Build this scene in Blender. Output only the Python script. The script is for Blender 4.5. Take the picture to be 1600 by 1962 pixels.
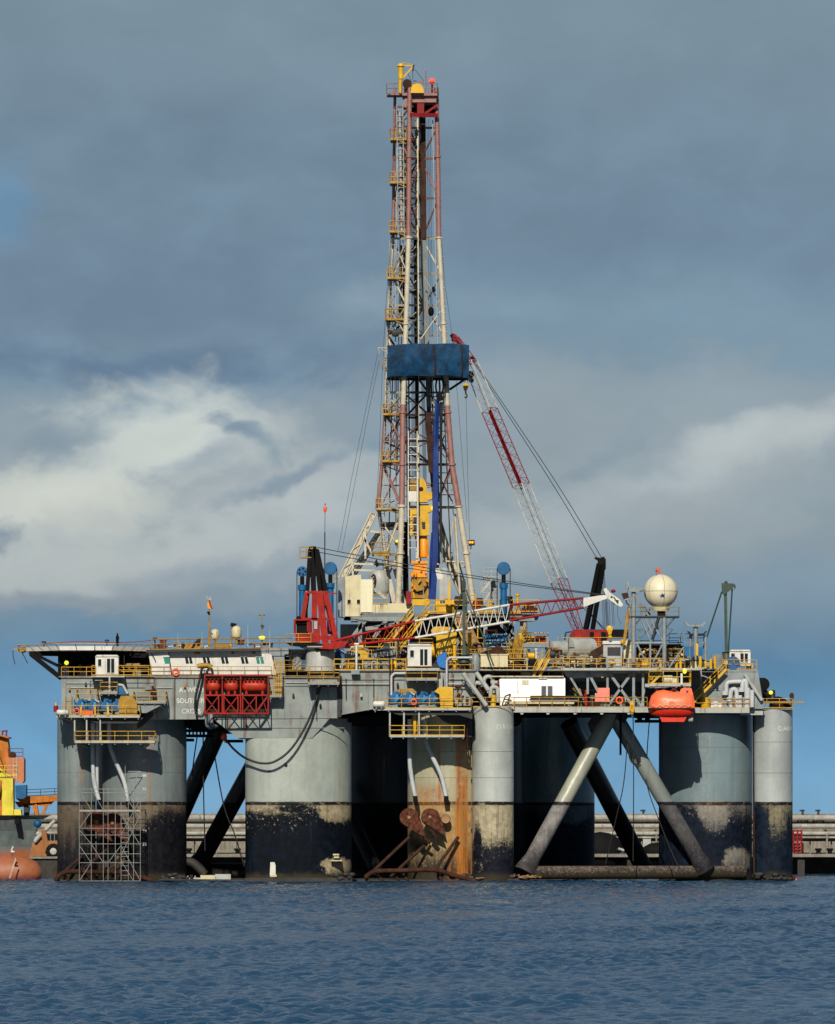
import bpy, math, random
import numpy as np
from mathutils import Vector as V, Matrix
random.seed(7)
R = math.radians
SC = bpy.context.scene
COL = SC.collection
for o in list(bpy.data.objects): bpy.data.objects.remove(o)

# ---------------------------------------------------------------- camera (long lens from a low quay, one kilometre away)
CZ = 8.67
cam = bpy.data.cameras.new("camera"); cam.sensor_width = 36; cam.sensor_fit = 'AUTO'
cam.lens = 15000/1962*36; cam.shift_y = (1560-981)/1962
cam.clip_start = 1; cam.clip_end = 60000
co = bpy.data.objects.new("camera", cam); COL.objects.link(co)
co.location = (0, -1000, CZ); co.rotation_euler = (R(90), 0, 0)
SC.camera = co
SC.render.resolution_x = 835; SC.render.resolution_y = 1024
SC.view_settings.view_transform = 'Standard'; SC.view_settings.look = 'None'
SC.view_settings.exposure = 0.0; SC.view_settings.gamma = 1

SUN_AZ, SUN_EL = 6, 31          # degrees left of the viewer's back, elevation
# ---------------------------------------------------------------- node helper
class NT:
    def __init__(s, nt): s.nt = nt; nt.nodes.clear()
    def n(s, t, ins=None, out=0, **at):
        nd = s.nt.nodes.new(t)
        for k, v in at.items(): setattr(nd, k, v)
        for k, v in (ins or {}).items(): s.put(nd.inputs[k], v)
        return nd if out is None else nd.outputs[out]
    def put(s, inp, v):
        if isinstance(v, bpy.types.NodeSocket): s.nt.links.new(v, inp)
        else:
            if inp.type == 'RGBA' and len(v) == 3: v = (*v, 1)
            inp.default_value = v
    def m(s, op, a, b=0.0, c=0.0, clamp=False):
        nd = s.nt.nodes.new('ShaderNodeMath'); nd.operation = op; nd.use_clamp = clamp
        for i, v in enumerate((a, b, c)): s.put(nd.inputs[i], v)
        return nd.outputs[0]
    def sm(s, x, lo, hi):        # smoothstep, lo may exceed hi
        flip = lo > hi
        if flip: lo, hi = hi, lo
        nd = s.nt.nodes.new('ShaderNodeMapRange'); nd.interpolation_type = 'SMOOTHSTEP'
        s.put(nd.inputs[0], x); nd.inputs[1].default_value = lo; nd.inputs[2].default_value = hi
        nd.inputs[3].default_value = 1 if flip else 0; nd.inputs[4].default_value = 0 if flip else 1
        return nd.outputs[0]
    def mix(s, f, a, b, mode='MIX'):
        nd = s.nt.nodes.new('ShaderNodeMix'); nd.data_type = 'RGBA'; nd.blend_type = mode
        s.put(nd.inputs[0], f); s.put(nd.inputs[6], a); s.put(nd.inputs[7], b)
        return nd.outputs[2]
    def vec(s, x, y, z):
        return s.n('ShaderNodeCombineXYZ', {0: x, 1: y, 2: z})
    def noise(s, v, scale, detail=4, rough=.55, dist=0, out=0):
        return s.n('ShaderNodeTexNoise', {'Vector': v, 'Scale': scale, 'Detail': detail, 'Roughness': rough, 'Distortion': dist}, out)
    def scl(s, v, sx, sy, sz):
        nd = s.nt.nodes.new('ShaderNodeVectorMath'); nd.operation = 'MULTIPLY'
        s.put(nd.inputs[0], v); nd.inputs[1].default_value = (sx, sy, sz); return nd.outputs[0]
def lin(c): c = c/255; return c/12.92 if c <= .04045 else ((c+.055)/1.055)**2.4
def rgb(r, g, b, k=1.0): return (lin(r)*k, lin(g)*k, lin(b)*k)

# ---------------------------------------------------------------- world: Nishita sky under a broken cloud layer
world = bpy.data.worlds.new("World"); SC.world = world; world.use_nodes = True
w = NT(world.node_tree)
sky = w.n('ShaderNodeTexSky', None, 0, sky_type='NISHITA', sun_disc=False, sun_elevation=R(SUN_EL),
          sun_rotation=R(180+SUN_AZ), air_density=1.0, dust_density=1.0, ozone_density=1.0)
gen = w.n('ShaderNodeTexCoord', None, 0)
sep = w.n('ShaderNodeSeparateXYZ', {0: gen}, None)
dx, dy, dz = sep.outputs
az = w.m('ARCTAN2', dx, dy); el = w.m('ARCSINE', dz)
u = w.m('MULTIPLY', az, 150.0)                         # one unit = 100 px of the long lens
v = w.m('MULTIPLY', el, 150.0)                         # 0 at the horizon
uv = w.vec(u, v, 0.0)
nw = w.noise(w.scl(uv, .30, .42, 1), 1.0, 5, .55, .3, out=1)
nsep = w.n('ShaderNodeSeparateXYZ', {0: nw}, None)
u2 = w.m('ADD', u, w.m('MULTIPLY', w.m('SUBTRACT', nsep.outputs[0], .5), 3.4))
v2 = w.m('ADD', v, w.m('MULTIPLY', w.m('SUBTRACT', nsep.outputs[1], .5), 2.4))
v3 = w.m('ADD', v, w.m('MULTIPLY', w.m('SUBTRACT', nsep.outputs[2], .5), 1.0))
# vertical run of colours: (height in 100 px above the horizon, colour)
run = [(0, (124,166,196)), (1.4, (110,160,196)), (2.9, (88,132,164)), (3.6, (108,136,158)), (4.6, (128,144,156)),
       (6.0, (132,146,156)), (8.0, (126,146,162)), (9.6, (114,134,154)), (11.5, (114,134,152)), (13.5, (117,136,152)), (16, (122,139,151)), (30, (130,142,152))]
cr = w.n('ShaderNodeValToRGB', {0: w.m('DIVIDE', v3, 30.0)}, None)
el_ = cr.color_ramp.elements
while len(el_) > 1: el_.remove(el_[-1])
el_[0].position = 0; el_[0].color = (*rgb(*run[0][1]), 1)
for p, c in run[1:]:
    e = el_.new(p/30); e.color = (*rgb(*c), 1)
colr = cr.outputs[0]
fine = w.noise(w.scl(uv, .62, .95, 1), 1.0, 7, .55, .3)
med = w.noise(w.scl(uv, .22, .34, 1), 1.0, 5, .5, .2)
def blob(base, cx, cy, rx, ry, c, s=1.0, soft=.9, nz=1.0, rot=0):
    x = w.m('SUBTRACT', u2, (cx-800)/100); y = w.m('SUBTRACT', v2, (1560-cy)/100)
    ca, sa = math.cos(R(rot)), math.sin(R(rot))
    xr = w.m('ADD', w.m('MULTIPLY', x, ca/rx*100), w.m('MULTIPLY', y, sa/rx*100))
    yr = w.m('ADD', w.m('MULTIPLY', x, -sa/ry*100), w.m('MULTIPLY', y, ca/ry*100))
    d = w.m('SQRT', w.m('ADD', w.m('MULTIPLY', xr, xr), w.m('MULTIPLY', yr, yr)))
    d = w.m('ADD', d, w.m('MULTIPLY', w.m('SUBTRACT', fine, .5), nz*1.5))
    return w.mix(w.m('MULTIPLY', w.sm(d, 1+soft*.6, 1-soft), s), base, rgb(*c))
# broad grey deck higher up, lighter on the right half
colr = blob(colr, 1250, 600, 700, 110, (126,150,166), .7, .9)
colr = blob(colr, 1300, 770, 620, 90, (146,156,163), .75, .9)
colr = blob(colr, 250, 570, 480, 130, (106,126,146), .75, .95)
colr = blob(colr, 1200, 420, 500, 110, (110,130,150), .5, .95)
colr = blob(colr, 900, 80, 900, 130, (128,144,156), .6, .95)
colr = blob(colr, 250, 690, 440, 34, (92,116,142), .8, .9)
colr = blob(colr, 500, 300, 500, 60, (106,126,144), .5, .95)
# cumulus on the left, lit cream
colr = blob(colr, 170, 965, 720, 205, (160,167,171), .9, .55)
colr = blob(colr, 620, 780, 200, 60, (140,153,164), .7, .8)
colr = blob(colr, 350, 820, 200, 90, (208,209,202), .9, .8, 1.7)
colr = blob(colr, 150, 895, 250, 66, (204,205,198), .9, .8, 1.7, 14)
colr = blob(colr, 110, 955, 220, 90, (214,212,200), .85, .8, 1.7)
colr = blob(colr, 530, 960, 270, 76, (188,190,189), .85, .8, 1.7, 22)
colr = blob(colr, 640, 1000, 190, 80, (184,188,189), .8, .7, 2.0, 20)
colr = blob(colr, 180, 1075, 360, 76, (190,191,188), .8, .8, 1.8)
colr = blob(colr, 470, 815, 70, 22, (118,138,156), .9, .7, 1.6, -6)
colr = blob(colr, 420, 865, 60, 26, (140,152,164), .6, .8, 1.6, 20)
colr = blob(colr, 560, 905, 130, 18, (126,144,160), .8, .8, 1.4, 24)
colr = blob(colr, 110, 805, 130, 22, (126,143,156), .7, .8, 1.4, 14)
colr = blob(colr, 470, 1090, 260, 40, (138,152,166), .7, .9, 1.4, 10)
colr = blob(colr, 120, 1160, 380, 24, (142,150,158), .75, .9, 1.0)
colr = blob(colr, 5, 1010, 36, 30, (112,132,152), .85, .8, 1.0)
colr = blob(colr, 470, 1150, 220, 30, (134,150,162), .7, .9, 1.2, 14)
# right bank
colr = blob(colr, 1230, 930, 560, 190, (156,164,169), .8, .75, 1.2, 6)
colr = blob(colr, 1150, 770, 500, 70, (148,159,167), .7, .8, 1.2)
colr = blob(colr, 1340, 900, 430, 62, (180,185,187), .9, .8, 1.9, 22)
colr = blob(colr, 1230, 990, 420, 90, (154,162,167), .75, .9, 1.5, 14)
colr = blob(colr, 1500, 825, 170, 34, (188,191,190), .8, .85, 1.7, 18)
colr = blob(colr, 1150, 860, 200, 26, (134,150,162), .6, .9, 1.4, 30)
colr = blob(colr, 1400, 1120, 340, 70, (130,151,168), .8, .9, 1.3)
colr = blob(colr, 1010, 1000, 150, 66, (174,180,182), .8, .8, 1.7)
colr = blob(colr, 705, 590, 70, 46, (140,157,170), .75, .9, 1.4)
colr = blob(colr, 960, 600, 160, 40, (132,152,166), .6, .9, 1.4)
colr = blob(colr, 5, 400, 46, 60, (100,140,172), .7, .9, 1.0)
colr = blob(colr, 230, 1320, 700, 70, (106,150,186), .5, .9, .5)
colr = w.mix(.5, colr, w.mix(w.sm(fine, .25, .75), (.88, .885, .89), (1.12, 1.12, 1.115)), 'MULTIPLY')
colr = w.mix(.5, colr, w.mix(w.sm(med, .3, .7), (.88, .89, .91), (1.10, 1.09, 1.08)), 'MULTIPLY')
colr = w.mix(1.0, colr, (.95, 1.02, 1.06), 'MULTIPLY')
# cover thins out away from the horizon bank, the clear Nishita blue comes through
cover = w.noise(gen, 1.7, 5, .55)
cover = w.m('MULTIPLY', w.sm(cover, .62, .42), w.sm(v, -8, -1))
upper = w.mix(w.sm(dy, -.1, .6), w.mix(w.sm(cover, 0, 1), rgb(92,116,150), rgb(124,136,150)), w.mix(w.sm(cover, 0, 1), rgb(130,152,176), rgb(160,168,174)))
veil = w.mix(w.sm(v, 30, 14), upper, colr)
sk = w.mix(1.0, sky, (.07, .07, .07), 'MULTIPLY')
final = w.mix(w.m('ADD', .88, w.m('MULTIPLY', w.sm(v, 34, 20), .06)), sk, veil)
bg = w.n('ShaderNodeBackground', {'Color': final, 'Strength': 1.0})
w.n('ShaderNodeOutputWorld', {'Surface': bg}, None)

# ---------------------------------------------------------------- sun
sd = V((math.sin(R(SUN_AZ))*math.cos(R(SUN_EL)), math.cos(R(SUN_AZ))*math.cos(R(SUN_EL)), -math.sin(R(SUN_EL))))
sl = bpy.data.lights.new("sun", 'SUN'); sl.energy = 4.9; sl.angle = R(.5); sl.color = (1.0, .93, .80)
so = bpy.data.objects.new("sun", sl); COL.objects.link(so); so.rotation_euler = sd.to_track_quat('-Z', 'Y').to_euler()
so.location = (-100, -300, 200)

# ---------------------------------------------------------------- materials
MATS = {}
def mat(name, c, rough=.55, spec=.4, var=.25, rust=0.0, metal=0.0, dirt=.3, k=.75, emit=None, es=0, bump=.15, scale=1.0, rustc=(104,54,24)):
    if name in MATS: return MATS[name]
    m = bpy.data.materials.new(name); m.use_nodes = True; t = NT(m.node_tree)
    pos = t.n('ShaderNodeNewGeometry', None, 0)
    base = rgb(*c, k)
    n1 = t.noise(pos, .9*scale, 5, .6); n2 = t.noise(t.scl(pos, 2.2*scale, 2.2*scale, .18*scale), 1, 4, .6)
    n3 = t.noise(pos, 5*scale, 3, .6)
    cc = t.mix(t.sm(n1, .3, .72), tuple(x*(1-var) for x in base), tuple(min(1, x*(1+var*.7)) for x in base))
    cc = t.mix(t.m('MULTIPLY', t.sm(n2, .50, .72), dirt), cc, tuple(x*.45 for x in base))
    if rust > 0:
        rm = t.m('MULTIPLY', t.m('MULTIPLY', t.sm(n2, .66-.25*rust, .74-.1*rust), t.sm(n3, .25, .6)), min(1, .55+rust*.5))
        cc = t.mix(rm, cc, rgb(*rustc, .9))
    ins = {'Base Color': cc, 'Roughness': t.m('ADD', rough-.08, t.m('MULTIPLY', n3, .16)), 'Metallic': metal, 'Specular IOR Level': spec}
    if bump: ins['Normal'] = t.n('ShaderNodeBump', {'Strength': bump, 'Distance': .06, 'Height': n3})
    if emit: ins['Emission Color'] = rgb(*emit); ins['Emission Strength'] = es
    b = t.n('ShaderNodeBsdfPrincipled', ins); t.n('ShaderNodeOutputMaterial', {'Surface': b}, None)
    MATS[name] = m; return m
ZL = CZ + (1560-1536)/15.0      # paint boundary on the columns
def colmat(name, paint, low, dark, h0, hw, dseed=0., patches=(), streaks=(), rust=.25, top_dirt=.25):
    """grey topside paint over a worn, fouled boot-top; h0 = metres below the line where the pale coat gives way to black"""
    m = bpy.data.materials.new(name); m.use_nodes = True; t = NT(m.node_tree)
    pos = t.n('ShaderNodeNewGeometry', None, 0)
    ofs = t.n('ShaderNodeVectorMath', {0: pos, 1: (dseed, dseed*1.7, dseed*.3)}, operation='ADD')
    s = t.n('ShaderNodeSeparateXYZ', {0: pos}, None); X, Z = s.outputs[0], s.outputs[2]
    big = t.noise(t.scl(ofs, .22, .22, .16), 1, 5, .6); mid = t.noise(ofs, 1.1, 6, .65); spk = t.noise(ofs, 2.6, 2, .6)
    st = t.noise(t.scl(ofs, 1.6, 1.6, .10), 1, 5, .65); st2 = t.noise(t.scl(ofs, 3.4, 3.4, .14), 1, 4, .6)
    P = rgb(*paint, .86)
    top = t.mix(t.sm(big, .3, .7), tuple(x*.80 for x in P), tuple(x*1.12 for x in P))
    top = t.mix(t.m('MULTIPLY', t.sm(st, .48, .70), top_dirt), top, tuple(x*.5 for x in P))
    top = t.mix(t.m('MULTIPLY', t.sm(st2, .62, .70), .22), top, rgb(200,198,186,.7))
    top = t.mix(t.m('MULTIPLY', t.m('MULTIPLY', t.sm(st2, .58, .72), t.sm(mid, .45, .6)), rust), top, rgb(140,84,40,.8))
    L = rgb(*low, .8); D = rgb(*dark, .7)
    dpt = t.m('SUBTRACT', ZL, Z)                                   # metres under the line
    lowc = t.mix(t.sm(mid, .3, .7), tuple(x*.62 for x in L), tuple(x*1.15 for x in L))
    lowc = t.mix(t.m('MULTIPLY', t.sm(st2, .52, .72), .5), lowc, rgb(70,58,50,.8))
    e = t.m('ADD', t.m('SUBTRACT', dpt, h0), t.m('MULTIPLY', t.m('SUBTRACT', big, .5), hw*2.2))
    e = t.m('ADD', e, t.m('MULTIPLY', t.m('SUBTRACT', mid, .5), hw*2.6))
    e = t.m('ADD', e, t.m('MULTIPLY', t.m('SUBTRACT', st, .5), hw*2.4))
    for (px, py, rx, ry, a) in patches:                            # places where fouling is scraped off (a<0) or thicker
        ux = t.m('DIVIDE', t.m('SUBTRACT', X, (px-800)/15.0), rx/15.0); uz = t.m('DIVIDE', t.m('SUBTRACT', Z, CZ+(1560-py)/15.0), ry/15.0)
        dd = t.m('ADD', t.m('MULTIPLY', ux, ux), t.m('MULTIPLY', uz, uz))
        dd = t.m('ADD', dd, t.m('MULTIPLY', t.m('SUBTRACT', mid, .5), 1.6))
        e = t.m('ADD', e, t.m('MULTIPLY', t.sm(dd, 1.6, .3), a))
    mk = t.sm(t.m('ADD', e, t.m('MULTIPLY', t.m('SUBTRACT', spk, .5), 4.2)), -hw*1.15, hw*1.15)
    # grains of the pale coat surviving on the black
    gr = t.m('MULTIPLY', t.sm(spk, .60, .67), t.sm(t.m('ADD', e, t.m('MULTIPLY', t.m('SUBTRACT', big, .5), 5)), 3.6, .2))
    dk = t.mix(t.sm(mid, .35, .7), tuple(x*.6 for x in D), tuple(x*1.7 for x in D))
    dk = t.mix(t.m('MULTIPLY', t.sm(st, .55, .75), .25), dk, rgb(60,74,88,.6))
    dk = t.mix(gr, dk, tuple(x*.8 for x in L))
    bot = t.mix(mk, lowc, dk)
    slime = t.sm(t.m('ADD', Z, t.m('MULTIPLY', t.m('SUBTRACT', mid, .5), 1.6)), 1.5, .6)
    bot = t.mix(t.m('MULTIPLY', slime, .8), bot, rgb(66,60,44,.7))
    wob = t.m('MULTIPLY', t.m('SUBTRACT', t.noise(ofs, .9, 3, .6), .5), .22)
    dz_ = t.m('ADD', dpt, wob)
    line = t.m('MULTIPLY', t.sm(dz_, -.03, .03), t.sm(dz_, .55, .35))
    line = t.m('MULTIPLY', line, t.sm(mid, .30, .48))
    cc = t.mix(t.sm(t.m('ADD', dpt, t.m('MULTIPLY', wob, .25)), -.03, .03), top, bot)
    cc = t.mix(line, cc, rgb(30,29,34,.7))
    for (px, wd, y0, y1, a) in streaks:                            # rust runs: px centre, half width px, from y to y
        ux = t.m('DIVIDE', t.m('ABSOLUTE', t.m('ADD', t.m('SUBTRACT', X, (px-800)/15.0), t.m('MULTIPLY', t.m('SUBTRACT', st, .5), .8))), wd/15.0)
        zz = t.m('MULTIPLY', t.sm(Z, CZ+(1560-y0)/15.0+.3, CZ+(1560-y0)/15.0-1.2), t.sm(Z, CZ+(1560-y1)/15.0-1.0, CZ+(1560-y1)/15.0+1.0))
        f = t.m('MULTIPLY', t.m('MULTIPLY', t.sm(ux, 1.5, .2), zz), t.m('MULTIPLY', t.sm(t.m('ADD', mid, t.m('MULTIPLY', st2, .5)), .4, .85), a))
        cc = t.mix(f, cc, t.mix(t.sm(st2, .35, .65), rgb(136,76,26,.9), rgb(176,116,54,.85)))
    b = t.n('ShaderNodeBsdfPrincipled', {'Base Color': cc, 'Roughness': t.m('ADD', t.m('ADD', .30, t.m('MULTIPLY', t.sm(dpt, -.1, .3), .28)), t.m('MULTIPLY', mid, .2)), 'Specular IOR Level': t.m('ADD', .08, t.m('MULTIPLY', t.sm(dpt, .3, -.1), .45)), 'Normal': t.n('ShaderNodeBump', {'Strength': .35, 'Distance': .12, 'Height': t.m('ADD', mid, t.m('MULTIPLY', big, 3))})})
    t.n('ShaderNodeOutputMaterial', {'Surface': b}, None)
    return m
def bandmat(name, pink, white, bands, rust=.3):
    """steel painted in colour bands by height (obstruction marking)"""
    m = bpy.data.materials.new(name); m.use_nodes = True; t = NT(m.node_tree)
    pos = t.n('ShaderNodeNewGeometry', None, 0); Z = t.n('ShaderNodeSeparateXYZ', {0: pos}, 2)
    f = 0.0
    for lo, hi in bands: f = t.m('ADD', f, t.m('MULTIPLY', t.sm(Z, lo-.06, lo+.06), t.sm(Z, hi+.06, hi-.06)))
    n1 = t.noise(pos, 1.3, 5, .6); n2 = t.noise(t.scl(pos, 2.5, 2.5, .3), 1, 4, .6)
    c = t.mix(f, rgb(*white, .75), rgb(*pink, .75))
    c = t.mix(t.m('MULTIPLY', t.sm(n1, .4, .7), .45), c, t.mix(f, rgb(168,156,130,.7), rgb(120,70,62,.7)))
    c = t.mix(t.m('MULTIPLY', t.sm(n2, .58, .68), rust), c, rgb(104,60,36,.8))
    b = t.n('ShaderNodeBsdfPrincipled', {'Base Color': c, 'Roughness': .55}); t.n('ShaderNodeOutputMaterial', {'Surface': b}, None)
    MATS[name] = m; return m

# ---------------------------------------------------------------- geometry helpers
def W(x, y, Y=0.0):
    s = (1000+Y)/15000.0
    return V(((x-800)*s, Y, CZ+(1560-y)*s))
OR = {}
class MB:
    def __init__(s): s.v = []; s.f = []; s.s = []
    def add(s, vs, fs, sm=False):
        b = len(s.v); s.v += [tuple(p) for p in vs]; s.f += [tuple(b+i for i in f) for f in fs]; s.s += [sm]*len(fs); return s
    def box(s, a, b):
        x0, y0, z0 = min(a[0], b[0]), min(a[1], b[1]), min(a[2], b[2]); x1, y1, z1 = max(a[0], b[0]), max(a[1], b[1]), max(a[2], b[2])
        return s.add([(x0,y0,z0),(x1,y0,z0),(x1,y1,z0),(x0,y1,z0),(x0,y0,z1),(x1,y0,z1),(x1,y1,z1),(x0,y1,z1)],
                     [(3,2,1,0),(4,5,6,7),(0,1,5,4),(1,2,6,5),(2,3,7,6),(3,0,4,7)])
    def pb(s, x0, y0, x1, y1, Y0, Y1):       # box whose front face fills a photo rectangle at depth Y0
        a = W(x0, y0, Y0); b = W(x1, y1, Y0); return s.box(a, (b.x, Y1, b.z))
    def beam(s, a, b, w_, h=None, up=V((0,0,1))):
        a = V(a); b = V(b); h = h or w_; d = (b-a).normalized()
        if abs(d.dot(up)) > .98: up = V((0,1,0))
        x = d.cross(up).normalized()*w_/2; z = x.cross(d).normalized()*h/2
        q = [a-x-z, a+x-z, a+x+z, a-x+z, b-x-z, b+x-z, b+x+z, b-x+z]
        return s.add(q, [(3,2,1,0),(4,5,6,7),(0,1,5,4),(1,2,6,5),(2,3,7,6),(3,0,4,7)])
    def tube(s, a, b, r, r2=None, n=7, cap=True):
        a = V(a); b = V(b); r2 = r if r2 is None else r2; d = (b-a)
        if d.length < 1e-5: return s
        d.normalize(); up = V((0,0,1)) if abs(d.z) < .95 else V((0,1,0))
        x = d.cross(up).normalized(); y = d.cross(x)
        A = [a+(x*math.cos(t)+y*math.sin(t))*r for t in [i*2*math.pi/n for i in range(n)]]
        B = [b+(x*math.cos(t)+y*math.sin(t))*r2 for t in [i*2*math.pi/n for i in range(n)]]
        s.add(A+B, [(i, (i+1)%n, n+(i+1)%n, n+i) for i in range(n)], True)
        if cap: s.add(A, [tuple(range(n-1, -1, -1))]); s.add(B, [tuple(range(n))])
        return s
    def path(s, pts, r, n=6):
        pts = [V(p) for p in pts]
        for i in range(len(pts)-1): s.tube(pts[i], pts[i+1], r, n=n)
        if r > .12:
            for p in pts[1:-1]: s.ball(p, r*1.0, 8, 5)
        return s
    def curve(s, pts, r, n=6, k=6):           # smooth path through points
        pts = [V(p) for p in pts]; P = [pts[0]]+pts+[pts[-1]]; out = []
        for i in range(1, len(P)-2):
            for j in range(k):
                t = j/k; a, b, c, d = P[i-1], P[i], P[i+1], P[i+2]
                out.append(.5*((2*b)+(c-a)*t+(2*a-5*b+4*c-d)*t*t+(3*b-a-3*c+d)*t**3))
        out.append(pts[-1])
        rings = []
        for i, p in enumerate(out):
            d = (out[min(i+1, len(out)-1)]-out[max(i-1, 0)]).normalized()
            up = V((0,1,0)) if abs(d.y) < .9 else V((0,0,1))
            x = d.cross(up).normalized(); y = d.cross(x)
            rings.append([p+(x*math.cos(t)+y*math.sin(t))*r for t in [q*2*math.pi/n for q in range(n)]])
        vs = [p for rg in rings for p in rg]; fs = []
        for i in range(len(rings)-1):
            for q in range(n): fs.append((i*n+q, i*n+(q+1)%n, (i+1)*n+(q+1)%n, (i+1)*n+q))
        s.add(vs, fs, True); s.add(rings[0], [tuple(range(n))]); s.add(rings[-1], [tuple(range(n))]); return s
    def prism(s, pts, y0, y1):                # (x,z) outline between two depths
        n = len(pts)
        vs = [(p[0], y0, p[1]) for p in pts]+[(p[0], y1, p[1]) for p in pts]
        return s.add(vs, [tuple(range(n)), tuple(range(2*n-1, n-1, -1))]+[(i, n+i, n+(i+1)%n, (i+1)%n) for i in range(n)])
    def pp(s, pts, Y0, Y1):
        q = [W(a, b, Y0) for a, b in pts]; return s.prism([(p.x, p.z) for p in q], Y0, Y1)
    def plan(s, pts, z0, z1):                 # (x,y) outline between two heights
        n = len(pts)
        vs = [(p[0], p[1], z0) for p in pts]+[(p[0], p[1], z1) for p in pts]
        return s.add(vs, [tuple(range(n-1, -1, -1)), tuple(range(n, 2*n))]+[(i, (i+1)%n, n+(i+1)%n, n+i) for i in range(n)])
    def lathe(s, c, prof, n=24, axis='Z', sm=True):
        c = V(c); vs = []
        for r, h in prof:
            for i in range(n):
                t = i*2*math.pi/n; a, b = r*math.cos(t), r*math.sin(t)
                vs.append(c+(V((a, b, h)) if axis == 'Z' else V((h, a, b)) if axis == 'X' else V((a, h, b))))
        gr = [[0]]                                # split the shell where the profile turns sharply, so edges stay crisp
        for j in range(1, len(prof)-1):
            a1 = math.atan2(prof[j][1]-prof[j-1][1], prof[j][0]-prof[j-1][0]); a2 = math.atan2(prof[j+1][1]-prof[j][1], prof[j+1][0]-prof[j][0])
            if abs((a2-a1+math.pi)%(2*math.pi)-math.pi) > R(38): gr[-1].append(j); gr.append([j])
        gr[-1].append(len(prof)-1)
        for j0, j1 in gr:
            k = j1-j0; s.add(vs[j0*n:(j1+1)*n], [(j*n+i, j*n+(i+1)%n, (j+1)*n+(i+1)%n, (j+1)*n+i) for j in range(k) for i in range(n)], sm)
        if prof[0][0] > 1e-4: s.add(vs[:n], [tuple(range(n-1, -1, -1))])
        if prof[-1][0] > 1e-4: s.add(vs[-n:], [tuple(range(n))])
        return s
    def ball(s, c, r, n=12, k=8, sx=1, sy=1, sz=1):
        c = V(c); vs = []
        for j in range(k+1):
            a = -math.pi/2+math.pi*j/k; rr = math.cos(a)*r
            for i in range(n):
                t = i*2*math.pi/n; vs.append(c+V((rr*math.cos(t)*sx, rr*math.sin(t)*sy, r*math.sin(a)*sz)))
        return s.add(vs, [(j*n+i, j*n+(i+1)%n, (j+1)*n+(i+1)%n, (j+1)*n+i) for j in range(k) for i in range(n)], True)
    def rail(s, pts, h=1.25, sp=1.6, r=.045, levels=(1.0, .55), toe=True):
        pts = [V(p) for p in pts]
        for a, b in zip(pts[:-1], pts[1:]):
            L = (b-a).length; n = max(1, round(L/sp))
            for i in range(n+1):
                p = a.lerp(b, i/n); s.tube(p, p+V((0,0,h)), r, n=5, cap=False)
            for l in levels: s.tube(a+V((0,0,h*l)), b+V((0,0,h*l)), r, n=5)
            if toe: s.beam(a+V((0,0,.06)), b+V((0,0,.06)), .03, .1)
        return s
    def ladder(s, a, b, w_=.6, st=.5, r=.04, side=V((1,0,0))):
        a = V(a); b = V(b); o = side*w_/2
        s.tube(a-o, b-o, r, n=5).tube(a+o, b+o, r, n=5)
        n = max(2, int((b-a).length/st))
        for i in range(1, n): p = a.lerp(b, i/n); s.tube(p-o, p+o, r*.7, n=4, cap=False)
        return s
    def truss(s, a, b, wa, wb, ha, hb, n, rc=.1, rl=.045, side=V((0,1,0)), faces=(0,1,2,3)):
        a = V(a); b = V(b); d = (b-a).normalized(); x = side.normalized(); z = d.cross(x).normalized()
        def cr(t): p = a.lerp(b, t); ww = (wa+(wb-wa)*t)/2; hh = (ha+(hb-ha)*t)/2; return [p-x*ww-z*hh, p+x*ww-z*hh, p+x*ww+z*hh, p-x*ww+z*hh]
        A, B = cr(0), cr(1)
        for i in range(4): s.tube(A[i], B[i], rc, n=6)
        for k in range(n):
            c0, c1 = cr(k/n), cr((k+1)/n)
            for i in faces:
                j = (i+1) % 4
                if k % 2: s.tube(c0[i], c1[j], rl, n=4, cap=False)
                else: s.tube(c0[j], c1[i], rl, n=4, cap=False)
        for t in (0, 1):
            c = cr(t)
            for i in range(4): s.tube(c[i], c[(i+1)%4], rl*1.3, n=4, cap=False)
        return s
    def build(s, name, m, parent=None, label=None):
        me = bpy.data.meshes.new(name)
        if parent is not None: o0 = OR[parent.name]
        else:
            a = np.array(s.v); o0 = V(((a[:,0].min()+a[:,0].max())/2, (a[:,1].min()+a[:,1].max())/2, a[:,2].min()))
        me.from_pydata([(p[0]-o0.x, p[1]-o0.y, p[2]-o0.z) for p in s.v], [], s.f)
        me.polygons.foreach_set('use_smooth', s.s); me.update()
        me.materials.append(m if not isinstance(m, str) else MATS[m])
        o = bpy.data.objects.new(name, me); COL.objects.link(o)
        if parent is not None: o.parent = parent
        else: o.location = o0
        OR[o.name] = o0
        if label: o['label'] = label
        return o
def thing(name, label, cat, loc, group=None):
    o = bpy.data.objects.new(name, None); COL.objects.link(o); o.location = V(loc); o.empty_display_size = .5
    o['label'] = label; o['category'] = cat
    if group: o['group'] = group
    OR[o.name] = V(loc); return o
def single(mb, name, m, label, cat, group=None):
    o = mb.build(name, m); o['label'] = label; o['category'] = cat
    if group: o['group'] = group
    return o
def setting(mb, name, m, kind='structure'):
    o = mb.build(name, m); o['kind'] = kind; return o
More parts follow.
